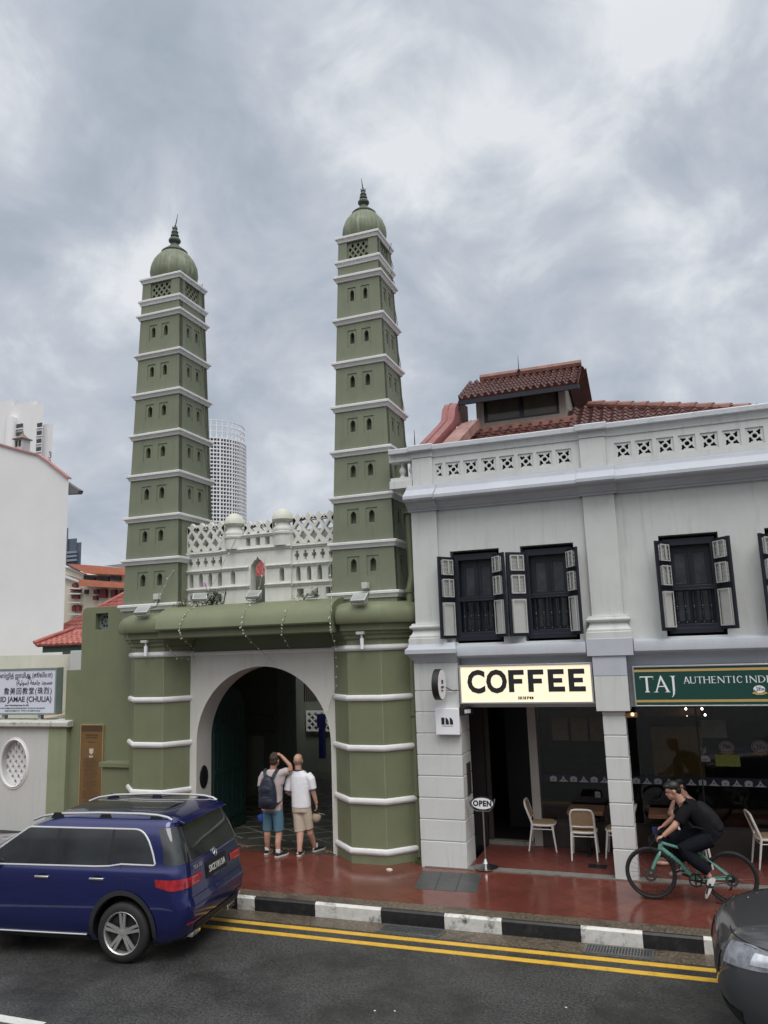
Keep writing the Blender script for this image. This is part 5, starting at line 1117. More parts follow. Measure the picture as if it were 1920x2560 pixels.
# shrubs growing on the canopy
def shrub(c,rx,ry,rz,n,label,flowers=0,stems=4,sz=.045):
    t=thing('shrub',label,'shrub',c,0,'shrubs growing on the gate canopy'); p=MB()
    for k in range(n):
        while 1:
            u=Vector((random.uniform(-1,1),random.uniform(-1,1),random.uniform(0,1)))
            if u.length<1: break
        q=Vector(c)+Vector((u.x*rx,u.y*ry,u.z*rz)); p.cur=0 if random.random()<.6 else 1
        a=random.uniform(0,2*PI); d=Vector((math.cos(a),math.sin(a),random.uniform(-.4,.8))).normalized()*sz*random.uniform(.6,1.3); s_=d.cross(Vector((0,0,1))).normalized()*sz*.35
        p.add([q-d*.5,q+s_,q+d*.6,q-s_],[(0,1,2,3)])
    p.build('foliage',[M_leaf,mat('dark shrub leaf',(.055,.08,.038),.6,.3,8)],t,smooth=False,merge=False)
    p=MB()
    for k in range(stems):
        a=random.uniform(0,2*PI); e_=Vector(c)+Vector((rx*.7*math.cos(a),ry*.6*math.sin(a),rz*random.uniform(.5,1.0))); p.tube([c,(Vector(c)+e_)/2+Vector((0,0,.03)),e_],[.012,.008,.004],5)
    p.build('stem',mat('shrub stem',(.10,.075,.05),.7),t)
    if flowers:
        p=MB()
        for (dx,dz) in ((-.13,rz+.10),(-.16,rz+.06),(-.10,rz+.06),(-.2,.05)):
            for a in range(6): 
                q=Vector(c)+Vector((dx,-.05,dz)); d=Vector((math.cos(a),-.3,math.sin(a)))*.028; p.add([q,q+d+Vector((.01,0,.008)),q+d*1.3,q+d-Vector((.01,0,.008))],[(0,1,2,3)])
        p.build('flower',mat('purple bloom',(.48,.16,.50),.5,.2,8),t,smooth=False); p=MB(); p.tube([Vector(c),Vector(c)+Vector((-.13,-.05,rz+.1))],.005,4); p.build('flower_stem',_mats['shrub stem'],t)
shrub((-8.12,12.62,4.53),.24,.16,.30,520,'leafy shrub with a purple bloom on the canopy',1,6)
shrub((-8.72,12.58,4.50),.26,.14,.22,260,'thin dry shrub on the canopy by the left minaret',0,7,.03)
shrub((-6.25,12.72,4.53),.25,.10,.16,60,'sparse fallen shrub on the canopy right of the doorway',0,7,.035)
shrub((-7.86,12.60,4.54),.08,.08,.34,50,'slender upright seedling on the canopy left of the doorway',0,3,.03)
shrub((-8.45,12.62,4.53),.14,.10,.14,120,'low dark tuft between the flowering shrub and the dry one',0,3,.03)
t=thing('weed_tuft','low weeds at the foot of the drainpipe','weeds',(-4.15,12.6,.15)); p=MB()
for k in range(160):
    q=Vector((-4.2+random.uniform(-.09,.12),12.70+random.uniform(-.1,.06),.15)); d=Vector((random.uniform(-.04,.04),random.uniform(-.04,.02),random.uniform(.01,.09))); s_=Vector((.008,0,0)); p.add([q-s_,q+s_,q+d],[(0,1,2)])
p.build('blades',M_leaf,t,smooth=False,merge=False)
# ---------------------------------------------------------------- cars
def carmat(name,col,metal=.35,rough=.28):
    return mat(name,col,rough,.05,.8,metal=metal,coat=1.0,spots=.0)
def make_car(nm,label,loc,rot,LV,paint,axles,wr,trackw,opts):
    """LV: plan outlines (z, rear x, front x, half width, rear corner radius, front corner radius); x forward, y left"""
    t=thing(nm,label,'car',loc,rot)
    def outline(z,xr,xf,w,rr,rf,crown=.03):
        o=[]
        def corner(cx,cy,r,a0,a1,n=7):
            for k in range(n+1):
                a=R(a0+(a1-a0)*k/n); o.append((cx+r*math.cos(a),cy+r*math.sin(a),z))
        corner(xr+rr,w-rr,rr,180,90); 
        n=22
        for k in range(1,n): o.append((xr+rr+(xf-rf-xr-rr)*k/n,w,z))
        corner(xf-rf,w-rf,rf,90,0); corner(xf-rf,-w+rf,rf,0,-90)
        for k in range(1,n): o.append((xf-rf-(xf-rf-xr-rr)*k/n,-w,z))
        corner(xr+rr,-w+rr,rr,-90,-180)
        return o
    def interp(z):
        for a,b in zip(LV,LV[1:]):
            if a[0]<=z<=b[0]:
                f=(z-a[0])/(b[0]-a[0]); return [a[i]+(b[i]-a[i])*f for i in range(6)]
        return LV[-1] if z>LV[-1][0] else LV[0]
    body=MB(); body.rings([outline(*l) for l in LV]); ob=body.build('body',[paint,M_black],t,True,ang=32)
    # wheel housings cut out of the body
    cut=MB()
    for ax in axles:
        for sy in (1,-1): cut.lathe([(wr*1.17,sy*(LV[3][3]-.34)),(wr*1.17,sy*(LV[3][3]+.3))],(ax,0,wr),36,axis='y')
    for i,v in enumerate(cut.v): cut.v[i]=(v[0],v[1],v[2])
    cme=bpy.data.meshes.new('cut'); cme.from_pydata(cut.v,[],cut.f); bmx=bmesh.new(); bmx.from_mesh(cme); bmesh.ops.recalc_face_normals(bmx,faces=bmx.faces); bmx.to_mesh(cme); bmx.free(); cme.materials.append(M_black)
    co=bpy.data.objects.new('cut',cme); COL.objects.link(co); md=ob.modifiers.new('b','BOOLEAN'); md.operation='DIFFERENCE'; md.solver='EXACT'; md.object=co
    dg=bpy.context.evaluated_depsgraph_get(); ob.matrix_parent_inverse=Matrix(); 
    co.parent=t; dg.update(); ne=bpy.data.meshes.new_from_object(ob.evaluated_get(dg)); ob.modifiers.clear(); ob.data=ne; ne.name='body'; bpy.data.objects.remove(co)
    ne.polygons.foreach_set('use_smooth',[True]*len(ne.polygons)); ne.set_sharp_from_angle(angle=R(32))
    def sideY(z): return interp(z)[3]
    def patch(name,m,lo,hi,x0,x1,sides=(1,-1),o=.005,n=24,mm=5):
        for sy in sides:
            p=MB(); vs=[];fs=[]
            for i in range(n+1):
                x=x0+(x1-x0)*i/n
                for j in range(mm+1):
                    z=lo(x)+(hi(x)-lo(x))*j/mm; vs.append((x,sy*(sideY(z)+o),z))
            for i in range(n):
                for j in range(mm): a=i*(mm+1)+j; fs.append((a,a+1,a+mm+2,a+mm+1))
            p.add(vs,fs); p.build(name,m,t,True)
    def sidetube(name,m,pts,r,sides=(1,-1),o=.006):
        for sy in sides:
            p=MB(); p.tube([(x,sy*(sideY(z)+o),z) for x,z in pts],r,6); p.build(name,m,t,True)
    def rearpatch(name,m,y0,y1,z0,z1,o=.006,n=16,mm=6,taper=0.,front=False):
        p=MB(); vs=[];fs=[]
        for i in range(n+1):
            for j in range(mm+1):
                z=z0+(z1-z0)*j/mm; f=interp(z); y=(y0+(y1-y0)*i/n)*(1-taper*j/mm)
                rr=f[5] if front else f[4]; w_=f[3]; e=max(0,abs(y)-(w_-rr)); e=min(e,rr*.995); dx=rr-math.sqrt(max(0,rr*rr-e*e))
                vs.append(((f[2]-dx+o) if front else (f[1]+dx-o),y,z))
        for i in range(n):
            for j in range(mm): a=i*(mm+1)+j; fs.append((a,a+1,a+mm+2,a+mm+1))
        p.add(vs,fs); return p.build(name,m,t,True)
    T=dict(t=t,patch=patch,sidetube=sidetube,rearpatch=rearpatch,interp=interp,sideY=sideY)
    # wheels
    for ax in axles:
        for sy in (1,-1):
            y=sy*(trackw); wd=.105
            p=MB(); p.lathe([(wr*.70,-wd),(wr*.80,-wd-.006),(wr*.93,-wd*.95),(wr*.985,-wd*.75),(wr,-wd*.4),(wr,wd*.4),(wr*.985,wd*.75),(wr*.93,wd*.95),(wr*.80,wd+.006),(wr*.70,wd),(wr*.69,0),(wr*.70,-wd)],(ax,y,wr),48,axis='y',cap=False); wo=p.build('wheel',M_rubber,t,True)
            p=MB()
            s=sy
            ring=[(wr*.71,-.02),(wr*.725,.10),(wr*.70,.108),(wr*.665,.095),(wr*.65,.03),(wr*.65,-.02)]
            p.lathe([(r_,-s*h) for r_,h in ring],(ax,y,wr),40,axis='y',cap=False)
            for k in range(5):
                for dd in (-.17,.17):
                    a=2*PI*k/5+PI/2; a1=a+dd*.75; a2=a+dd*.62
                    c0=(ax+wr*.14*math.cos(a+dd*1.6),y+s*.075,wr+wr*.14*math.sin(a+dd*1.6)); c1=(ax+wr*.67*math.cos(a1),y+s*.088,wr+wr*.67*math.sin(a1)); p.beam(c0,c1,.034,.022,(0,1,0))
            p.lathe([(.001,-s*.09),(wr*.15,-s*.085),(wr*.17,-s*.06),(wr*.17,-s*.02)],(ax,y,wr),20,axis='y')
            p.build('rim',opts.get('rim',mat('machined alloy',(.50,.49,.48),.35,.1,8,metal=.7)),wo,True)
            p=MB(); p.lathe([(.001,-s*.035),(wr*.60,-s*.035),(wr*.60,-s*.01)],(ax,y,wr),28,axis='y'); p.build('brake_disc',mat('dark brake disc',(.035,.035,.035),.5,.2,8,metal=.5),wo,True)
            p=MB(); vs=[]; fs=[]; n=24
            if opts.get('trim'):
                for k in range(n+1):
                    a=R(-8+196*k/n)
                    for rr_ in (1.165,1.33):
                        z=wr+wr*rr_*math.sin(a); vs.append((ax+wr*rr_*math.cos(a),sy*(sideY(max(.2,z))+.012),max(.2,z)))
                fs=[(2*k,2*k+1,2*k+3,2*k+2) for k in range(n)]; p.add(vs,fs); p.build('arch_trim',mat('grey black plastic',(.022,.022,.024),.6,.1,9),t,True)
    return T
M_blue=carmat('metallic blue paint',(.005,.010,.100),.45,.26)
LV=[(.20,-.66,3.30,.76,.20,.3),(.26,-.74,3.38,.82,.20,.34),(.33,-.82,3.44,.855,.20,.36),(.46,-.865,3.50,.873,.20,.38),(.58,-.88,3.52,.88,.20,.40),(.66,-.865,3.52,.885,.20,.42),(.70,-.835,3.51,.885,.20,.42),(.80,-.825,3.48,.884,.21,.42),(.90,-.81,3.42,.878,.22,.42),(.985,-.795,3.25,.866,.22,.42),(1.01,-.79,2.9,.855,.22,.40),(1.045,-.78,2.35,.838,.20,.36),(1.12,-.755,2.18,.818,.19,.32),(1.25,-.70,1.92,.790,.18,.30),(1.38,-.63,1.66,.752,.18,.28),(1.46,-.585,1.48,.722,.18,.26),(1.51,-.60,1.35,.690,.17,.25),(1.545,-.585,1.22,.645,.17,.25),(1.565,-.50,1.0,.58,.17,.25),(1.578,-.30,.75,.46,.2,.25),(1.583,-.0,.5,.25,.1,.12)]
rz=R(180+6.5)
C=make_car('blue_suv','metallic blue SUV with silver roof rails driving off to the left',(-6.68,9.145,0),rz,LV,M_blue,(0,2.66),.345,.775,{'trim':True})
t=C['t']
lo=lambda x:1.045-.012*x+ (.03 if x<.18 else .0)*min(1,max(0,(.18-x)/.25))
top=lambda x:1.435-.10*max(0,x-1.1)**1.5
def wwin(name,m,x0,x1,lo_,hi_): C['patch'](name,m,lo_,hi_,x0,x1)
hi=lambda x: min(1.44, 1.07+(2.05-x)*.62) if x>1.35 else (1.44 if x>-.05 else 1.44-(max(0,-.05-x)/.36)**2.6*.36)
C['patch']('front_window',M_tint,lambda x:1.05-.008*x,hi,1.02,2.0); C['patch']('rear_window',M_tint,lambda x:1.052-.004*x,hi,.24,.98); C['patch']('quarter_window',M_tint,lambda x:1.085,hi,-.40,.20)
C['patch']('window_pillar',M_black,lambda x:1.05,hi,.20,.24); C['patch']('window_pillar',M_black,lambda x:1.05,hi,.98,1.02)
xs_=[-.41+.04*k for k in range(62)]
C['sidetube']('window_chrome',mat('satin bright trim',(.86,.86,.86),.3,.02,5,metal=.5),[(x,hi(x)+.006) for x in xs_ if x<2.0],.011); C['sidetube']('window_chrome',mat('satin bright trim',(.86,.86,.86),.3,.02,5,metal=.5),[(-.41,1.10),(-.405,1.078),(-.38,1.072),(.05,1.074),(.22,1.05),(.4,1.042),(2.05,1.03)],.010); C['sidetube']('window_chrome',mat('satin bright trim',(.86,.86,.86),.3,.02,5,metal=.5),[(-.41,1.09),(-.41,hi(-.41)+.01)],.011)
for sy in (1,-1):
    for x in (.24,1.02):
        p=MB(); q=.0
        p.beam((x+.02,sy*(C['sideY'](.92)+.012),.915),(x+.22,sy*(C['sideY'](.92)+.012),.915),.028,.024); h=p.build('door_handle',M_chrome,t,True,bev=.006)
        p=MB(); p.lathe([(.001,0),(.075,0)],(x+.12,sy*(C['sideY'](.92)+.003),.91),20,axis='y'); 
        for i,v in enumerate(p.v): p.v[i]=(v[0],v[1],.91+(v[2]-.91)*.55)
        p.build('handle_recess',M_black,h,True)
seam=mat('panel gap',(.004,.004,.012),.6)
C['sidetube']('door_seam',seam,[(1.0,1.04),(1.0,.30)],.004,o=.0); C['sidetube']('door_seam',seam,[(.06,1.05),(.02,.95),(.05,.80),(.28,.62),(.40,.45),(.44,.30)],.004,o=.0)
C['sidetube']('fuel_flap_seam',seam,[(-.05,.93),(-.20,.93),(-.23,.91),(-.23,.80),(-.21,.78),(-.05,.78),(-.03,.80),(-.03,.91),(-.05,.93)],.003,(1,),o=0)
C['sidetube']('sill_strip',M_alu,[(.50,.285),(1.2,.28),(2.3,.275)],.010,o=.010)
C['patch']('sill_cladding',mat('grey black plastic',(.022,.022,.024),.6,.1,9),lambda x:.205,lambda x:.262,.48,2.2,o=.012)
# roof: dark glass panel, silver rails, rear spoiler
p=MB(); vs=[]; fs=[]; n=14
for i in range(n+1):
    x=-.22+1.42*i/n
    for j in range(9):
        y=-.50+1.0*j/8
        z=1.585 - .035*abs(y/.5)**2.2-.02*max(0,x-.6)**2-.012*max(0,-x)**1.0
        vs.append((x,y,z+.006))
for i in range(n):
    for j in range(8): a=i*9+j; fs.append((a,a+1,a+10,a+9))
p.add(vs,fs); p.build('roof_glass',mat('dark roof glass',(.02,.018,.028),.08,.2,3,spec=.6),t,True)
for sy in (1,-1):
    p=MB(); P=[(-.52,.625,1.535),(-.46,.627,1.565),(-.33,.63,1.59),(-.1,.63,1.602),(.5,.63,1.605),(1.1,.62,1.585),(1.35,.61,1.55),(1.5,.60,1.50)]
    p.tube([(x,sy*y,z) for x,y,z in P],.015,8); rl=p.build('roof_rail',M_alu,t,True)
    p=MB()
    for x in (-.30,.42,1.12): p.rings([[(x-.10,sy*.63-.012,1.53),(x+.10,sy*.63-.012,1.53),(x+.10,sy*.63+.012,1.53),(x-.10,sy*.63+.012,1.53)],[(x-.05,sy*.63-.01,1.60),(x+.05,sy*.63-.01,1.60),(x+.05,sy*.63+.01,1.60),(x-.05,sy*.63+.01,1.60)]])
    p.build('rail_foot',M_black,rl,True)
p=MB(); p.rings([[(-.50,y,1.50),(-.66,y*.98,1.475),(-.68,y*.98,1.492),(-.60,y,1.53),(-.45,y,1.565-.03*abs(y/.6)**2)] for y in (-.60,-.5,-.3,0,.3,.5,.60)]); p.build('spoiler',M_blue,t,True,bev=.006)
# tail: wraparound glass, tailgate, lamps, plate
C['rearpatch']('rear_glass',M_tint,-.745,.745,1.075,1.465,taper=.06,n=28)
for sy in (1,-1):
    p=MB(); vs=[]; fs=[]
    for j in range(7):
        z=1.075+.385*j/6; f=C['interp'](z); w_=f[3]; rr=f[4]
        for k in range(5):
            a=R(90+ (62)*k/4); vs.append((f[1]+rr+ (rr+.006)*math.cos(a)+ (.05 if k==0 else 0)*(1-j/8),sy*(w_-rr+(rr+.006)*math.sin(a)),z))
    for j in range(6):
        for k in range(4): a=j*5+k; fs.append((a,a+1,a+6,a+5))
    p.add(vs,fs); p.build('corner_glass',M_tint,t,True)
M_lamp=mat('red tail lamp',(.32,.008,.016),.12,.5,14,coat=1.)
for sy in (1,-1):
    p=MB(); vs=[]; fs=[]; n=22
    for i in range(n+1):
        u=i/n
        for j in range(5):
            zt=.93-.012*u-.0*u; zb=.80+.035*u+ (.05*max(0,.25-u)/.25)
            z=zb+(zt-zb)*j/4; f=C['interp'](z); w_=f[3]; rr=f[4]; L0=.15; L1=rr*PI/2; L2=.26; s_=u*(L0+L1+L2)
            if s_<L0: q=(f[1]+rr+L0-s_,sy*(w_+.007),z)
            elif s_<L0+L1: a=R(90)+(s_-L0)/rr; q=(f[1]+rr+(rr+.007)*math.cos(a),sy*(w_-rr+(rr+.007)*math.sin(a)),z)
            else: q=(f[1]-.007,sy*(w_-rr-(s_-L0-L1)),z)
            vs.append(q)
    for i in range(n):
        for j in range(4): a=i*5+j; fs.append((a,a+1,a+6,a+5))
    p.add(vs,fs); tl=p.build('tail_lamp',M_lamp,t,True)
    p=MB()
    for zz in (.835,.90): p.tube([(C['interp'](zz)[1]-.012,sy*(.66-.03*k),zz) for k in range(6)],.006,5)
    p.build('lamp_element',mat('bright red element',(.75,.05,.06),.3),tl,True)
C['rearpatch']('plate_recess',M_black,-.30,.30,.80,.98,o=.006)
C['rearpatch']('number_plate',mat('black plate',(.010,.010,.011),.35,.1,9),-.26,.26,.835,.945,o=.016,n=2,mm=2)
f0=C['interp'](.86)[1]
def rtext(name,s,size,y,z,m,bold=0.,par=None):
    p=MB(); fx=C['interp'](z+size*.35)[1]-.020; p.text(s,size,.003,lambda u,v,w_:(fx-w_+ (v-size*.35)*.1,y-u,z+v),'CENTER',bold); return p.build(name,m,par or t,True,smooth=False)
rtext('plate_lettering','SKZ1813A',.105,0,.855,mat('plate white',(.62,.62,.6),.5),.001)
rtext('badge_lettering','GLB 200',.062,.50,.985,M_chrome,.001)
p=MB(); fz=C['interp'](1.045); ex=fz[1]-.012
def em(y,z): return (ex+(z-1.04)*.35,y,z)
pts=[em(.048*math.cos(2*PI*k/24),1.04+.048*math.sin(2*PI*k/24)) for k in range(25)]; p.tube(pts,.006,6,False)
for k in range(3): a=PI/2+2*PI*k/3; p.tube([em(0,1.04),em(.047*math.cos(a),1.04+.047*math.sin(a))],[.008,.003],5)
p.build('emblem',M_chrome,t,True)
C['rearpatch']('bumper_insert',mat('grey black plastic',(.022,.022,.024),.6,.1,9),-.62,.62,.30,.40,o=.008,n=20)
C['rearpatch']('skid_plate',mat('satin silver trim',(.38,.37,.35),.35,.1,5,metal=.6),-.70,.70,.235,.305,o=.014,n=24)
for sy in (1,-1):
    C['rearpatch']('reflector',M_lamp,sy*.50,sy*.80,.425,.455,o=.008,n=8,mm=2)
    p=MB(); p.box(-.80,-.70,sy*.50-.11*1,sy*.50+.11,.235,.285); p.build('exhaust_trim',M_chrome,t,True,bev=.01)
C['rearpatch']('bumper_line',seam,-.72,.72,.690,.698,o=.004,n=20,mm=1)
C['rearpatch']('hatch_seam',seam,-.72,.72,1.055,1.062,o=.003,n=20,mm=1)
# door mirror on the near side
p=MB(); p.rings([[(1.88,.86,.99),(1.98,.86,.99),(1.98,.86,1.04),(1.88,.86,1.04)],[(1.86,.93,1.0),(2.0,.93,1.0),(2.0,.93,1.12),(1.86,.93,1.12)],[(1.86,1.02,1.02),(1.97,1.02,1.02),(1.97,1.02,1.12),(1.86,1.02,1.12)]]); p.build('door_mirror',M_blue,t,True,bev=.02)
C['rearpatch']('windscreen',M_tint,-.66,.66,1.07,1.44,o=.004,front=True)
def zscale(t,k):
    for c in [o for o in COL.objects if o.parent==t and not o.name.startswith('wheel')]:
        for o in [c]+[q for q in COL.objects if q.parent==c]:
            for v in o.data.vertices: v.co.z*=k
zscale(t,1.045)
# ---- dark grey car entering on the right
M_grey=carmat('dark grey metallic paint',(.078,.080,.086),.5,.40)
LG=[(.16,-.60,3.30,.74,.2,.35),(.22,-.70,3.42,.82,.2,.45),(.30,-.78,3.50,.865,.2,.52),(.45,-.83,3.555,.89,.2,.56),(.60,-.84,3.56,.90,.2,.58),(.70,-.84,3.54,.90,.2,.58),(.78,-.83,3.50,.895,.2,.57),(.86,-.82,3.42,.885,.2,.55),(.91,-.82,3.28,.872,.2,.52),(.945,-.81,3.05,.852,.2,.48),(.975,-.80,2.70,.828,.2,.42),(1.0,-.79,2.30,.805,.2,.36),(1.06,-.77,2.12,.80,.18,.32),(1.2,-.72,1.86,.775,.18,.30),(1.35,-.65,1.58,.735,.18,.28),(1.44,-.60,1.38,.70,.18,.26),(1.50,-.55,1.2,.65,.17,.25),(1.535,-.45,1.0,.56,.17,.25),(1.55,0,.6,.25,.1,.12)]
G=make_car('dark_grey_car','dark grey car nosing into the right edge beside the double yellow lines',(3.66,8.70,0),R(180+0),LG,M_grey,(0,2.68),.335,.78,{})
t=G['t']; hl=mat('headlamp glass',(.22,.23,.26),.06,.4,12,coat=1.); hb=mat('headlamp bright',(.75,.76,.80),.12,.2,20,metal=.6)
for sy in (1,-1):
    def wrap(name,m,s0,s1,zb,zt,o,n=18,mm=4,par=None):
        p=MB(); vs=[]; fs=[]
        for i in range(n+1):
            u=i/n; s_=s0+(s1-s0)*u
            for j in range(mm+1):
                z=zb(u)+(zt(u)-zb(u))*j/mm; f=G['interp'](z); w_=f[3]; rf=f[5]; L0=.5; L1=rf*PI/2
                if s_<L0: q=(f[2]-rf-(L0-s_),sy*(w_+o),z)
                elif s_<L0+L1: a=R(90)-(s_-L0)/rf; q=(f[2]-rf+(rf+o)*math.cos(a),sy*(w_-rf+(rf+o)*math.sin(a)),z)
                else: q=(f[2]+o,sy*(w_-rf-(s_-L0-L1)),z)
                vs.append(q)
        for i in range(n):
            for j in range(mm): a=i*(mm+1)+j; fs.append((a,a+1,a+mm+2,a+mm+1))
        p.add(vs,fs); return p.build(name,m,par or t,True)
    h=wrap('headlight',hl,.42,1.16,lambda u:.745-.06*u,lambda u:.80+.075*math.sin(min(1,u*1.2)*PI*.5)-.03*max(0,u-.7)/.3,.006)
    wrap('lamp_unit',hb,.55,.86,lambda u:.765-.02*u,lambda u:.835,.010,8,3,h)
    wrap('grille',M_black,1.24,1.42,lambda u:.56,lambda u:.74,.006,6,3)
    wrap('lower_grille',M_black,.95,1.42,lambda u:.24,lambda u:.36,.006,10,3)
    wrap('bonnet_seam',seam,.2,1.42,lambda u:.868,lambda u:.873,.003,24,1)
    G['patch']('front_window',M_tint,lambda x:1.03,lambda x:min(1.42,1.06+(1.98-x)*.62),.5,1.9,(sy,))
G['rearpatch']('windscreen',M_tint,-.66,.66,1.03,1.43,o=.004,front=True)
zscale(t,1.11)
# ---------------------------------------------------------------- people, bicycle
M_skin=mat('tanned skin',(.46,.25,.18),.5,.10,9,spots=.05,streakcol=(.35,.15,.11)); M_skin2=mat('light skin',(.52,.30,.225),.5,.10,9)
M_hair=mat('brown hair',(.045,.028,.019),.6,.4,30,.4,80); M_bhair=mat('black hair',(.010,.009,.009),.4,.3,30,.3,80)
M_shoe=mat('black shoe',(.016,.016,.018),.55,.2,8); M_sole=mat('white sole',(.62,.60,.57),.6,.1,6); M_sock=mat('white sock',(.72,.72,.72),.8,.05,9)
def organic(p,name,m,parent,vox=.012,it=4,local=True,fac=.5):
    """join overlapping lofts into one continuous surface"""
    o=p.build(name,m,parent,local,smooth=True,merge=False)
    r=o.modifiers.new('r','REMESH'); r.mode='VOXEL'; r.voxel_size=vox; r.use_smooth_shade=True
    s_=o.modifiers.new('s','SMOOTH'); s_.iterations=it; s_.factor=fac
    dg=bpy.context.evaluated_depsgraph_get(); dg.update(); me=bpy.data.meshes.new_from_object(o.evaluated_get(dg)); o.modifiers.clear(); o.data=me; me.name=name
    me.materials.clear(); me.materials.append(m); me.polygons.foreach_set('use_smooth',[True]*len(me.polygons)); return o
def ell(p,c,rx,ry,rz,n=16,rot=None):
    c=Vector(c); rs=[]
    for i in range(1,10):
        a=PI*i/10; ring=[]
        for k in range(n):
            b=2*PI*k/n; v=Vector((rx*math.sin(a)*math.cos(b),ry*math.sin(a)*math.sin(b),rz*math.cos(a)))
            if rot: v=rot@v
            ring.append(c+v)
        rs.append(ring)
    p.rings(rs)
def limb(p,pts,rs,n=12,sq=1.):
    P=[Vector(q) for q in pts]; fp=[]; fr=[]
    for i in range(len(P)-1):
        for k in range(4):
            f=k/4; fp.append(P[i].lerp(P[i+1],f)); fr.append(rs[i]+(rs[i+1]-rs[i])*f)
    fp.append(P[-1]); fr.append(rs[-1]); p.tube(fp,fr,n,True,sq)
def torso(p,secs):
    """sections (centre, half width vector, half depth vector)"""
    rs=[]
    for c,u,v in secs:
        c,u,v=Vector(c),Vector(u),Vector(v); rs.append([c+u*math.copysign(abs(math.cos(a))**.8,math.cos(a))+v*math.copysign(abs(math.sin(a))**.8,math.sin(a)) for a in [2*PI*k/20 for k in range(20)]])
    p.rings(rs)
def hand(p,wr,d,side,curl=.5,s=1.,up=None):
    """palm, four unequal bent fingers and a thumb; d: direction of the hand, side: towards the thumb"""
    wr=Vector(wr); d=Vector(d).normalized(); sd=Vector(side); sd=(sd-d*sd.dot(d)).normalized(); nn=d.cross(sd).normalized()
    if up is not None and nn.dot(Vector(up))<0: nn=-nn
    pc=wr+d*.045*s; rot=Matrix((sd,nn,d)).transposed(); ell(p,pc,.040*s,.016*s,.050*s,12,rot)
    for k,l in enumerate((.068,.078,.072,.056)):
        b=wr+d*.082*s+sd*(.027-.018*k)*s; c1=b+(d*math.cos(curl*.7)+nn*math.sin(curl*.7))*l*.5*s; c2=c1+(d*math.cos(curl*1.8)+nn*math.sin(curl*1.8))*l*.5*s
        p.tube([b-d*.02*s,b,c1,c2],[.010*s,.0095*s,.009*s,.007*s],8)
    b=wr+d*.03*s+sd*.032*s; p.tube([b-sd*.01*s,b+sd*.02*s+d*.02*s,b+sd*.028*s+d*.055*s+nn*.012*s],[.012*s,.011*s,.008*s],8)
def head(p,c,fwd,upv,s=1.,neckto=None):
    c=Vector(c); f=Vector(fwd).normalized(); u=Vector(upv); u=(u-f*u.dot(f)).normalized(); r=f.cross(u); rot=Matrix((r,f,u)).transposed()
    q=lambda x,y,z:c+r*x*s+f*y*s+u*z*s
    ell(p,q(0,-.008,.03),.075*s,.093*s,.088*s,18,rot); ell(p,q(0,.028,-.045),.056*s,.062*s,.070*s,14,rot); ell(p,q(0,.058,-.088),.028*s,.028*s,.022*s,10,rot)
    ell(p,q(0,.094,-.022),.012*s,.018*s,.024*s,8,rot); ell(p,q(0,.082,.022),.05*s,.012*s,.010*s,8,rot); ell(p,q(0,.088,-.066),.022*s,.008*s,.007*s,8,rot)
    for sx in (-1,1): ell(p,q(sx*.078,-.008,-.012),.010*s,.020*s,.032*s,8,rot)
    if neckto is not None: limb(p,[q(0,-.025,-.04),Vector(neckto)],[.056*s,.062*s])
    return q,rot,s
def eyes(q,rot,s,t):
    for nm,sx in (('eye',-1),('eye',1)):
        p=MB(); ell(p,q(sx*.030,.080,.0),.011*s,.006*s,.006*s,8,rot); p.build(nm,M_ink,t,True)
def shoe(t,c,d,roll=0.,tilt=0.,s=1.,m1=None,m2=None,sock=True):
    """shoe at heel ground point c pointing along d (unit, may tilt)"""
    c=Vector(c); d=Vector(d).normalized(); sd=d.cross(Vector((0,0,1)))
    if sd.length<.05: sd=Vector((0,1,0))
    sd.normalize(); u=sd.cross(d).normalized()
    L=[(-.005,.030,.070),(.03,.036,.085),(.08,.036,.078),(.13,.040,.060),(.19,.044,.045),(.235,.038,.036),(.262,.020,.026)]
    p=MB(); p.rings([[c+d*x*s+sd*(w_*s*a)+u*(.022*s+(h-.022)*s*b) for a,b in ((-1,0),(1,0),(.95,.45),(.6,.9),(0,1),(-.6,.9),(-.95,.45))] for x,w_,h in L]); sh=p.build('shoe',m1 or M_shoe,t,True,ang=60)
    p=MB(); p.rings([[c+d*x*s+sd*((w_+.004)*s*a)+u*b*s for a,b in ((-1,0),(1,0),(1,.024),(-1,.024))] for x,w_,h in [(-.012,.028,0)]+L[1:-1]+[(.270,.020,0)]]); p.build('sole',m2 or M_sole,sh,True)
    return c+u*.075*s+d*.03*s
def person(label,loc,rot=0.): return thing('person',label,'person',loc,rot)
# --- man in pink shirt: back to us, right hand on his head, cap in the left hand
t=person('man in a pale pink T-shirt and teal shorts shading his head with a raised arm',(-6.83,12.56,.153)); pk=MB
sk=MB(); 
hd=head(sk,(.035,.03,1.575),(.10,1,.05),(0,0,1),1.0,(.0,.005,1.40))
for sx,fx,fy,kx in ((-1,-.125,.01,-.105),(1,.135,-.10,.115)):
    limb(sk,[(sx*.095,0,.86),(kx,.015,.47),(kx*1.02,-.012,.33),((kx+fx)/2,fy*.5-.01,.22),(fx,fy+.02,.07)],[.088,.062,.060,.052,.036]); 
    ell(sk,(fx,fy+.06,.045),.035,.10,.035)
limb(sk,[(-.19,0,1.345),(-.235,-.01,1.06),(-.225,.03,.83)],[.048,.040,.027]); hand(sk,(-.225,.03,.83),(.02,.04,-1),(.3,1,0),.9,1.,(1,0,0))
limb(sk,[(.18,.0,1.36),(.345,.03,1.425),(.325,.03,1.50),(.14,.04,1.665)],[.048,.042,.038,.027]); hand(sk,(.14,.045,1.668),(-1,-.05,.22),(0,.9,.2),.35,1.,(0,0,-1))
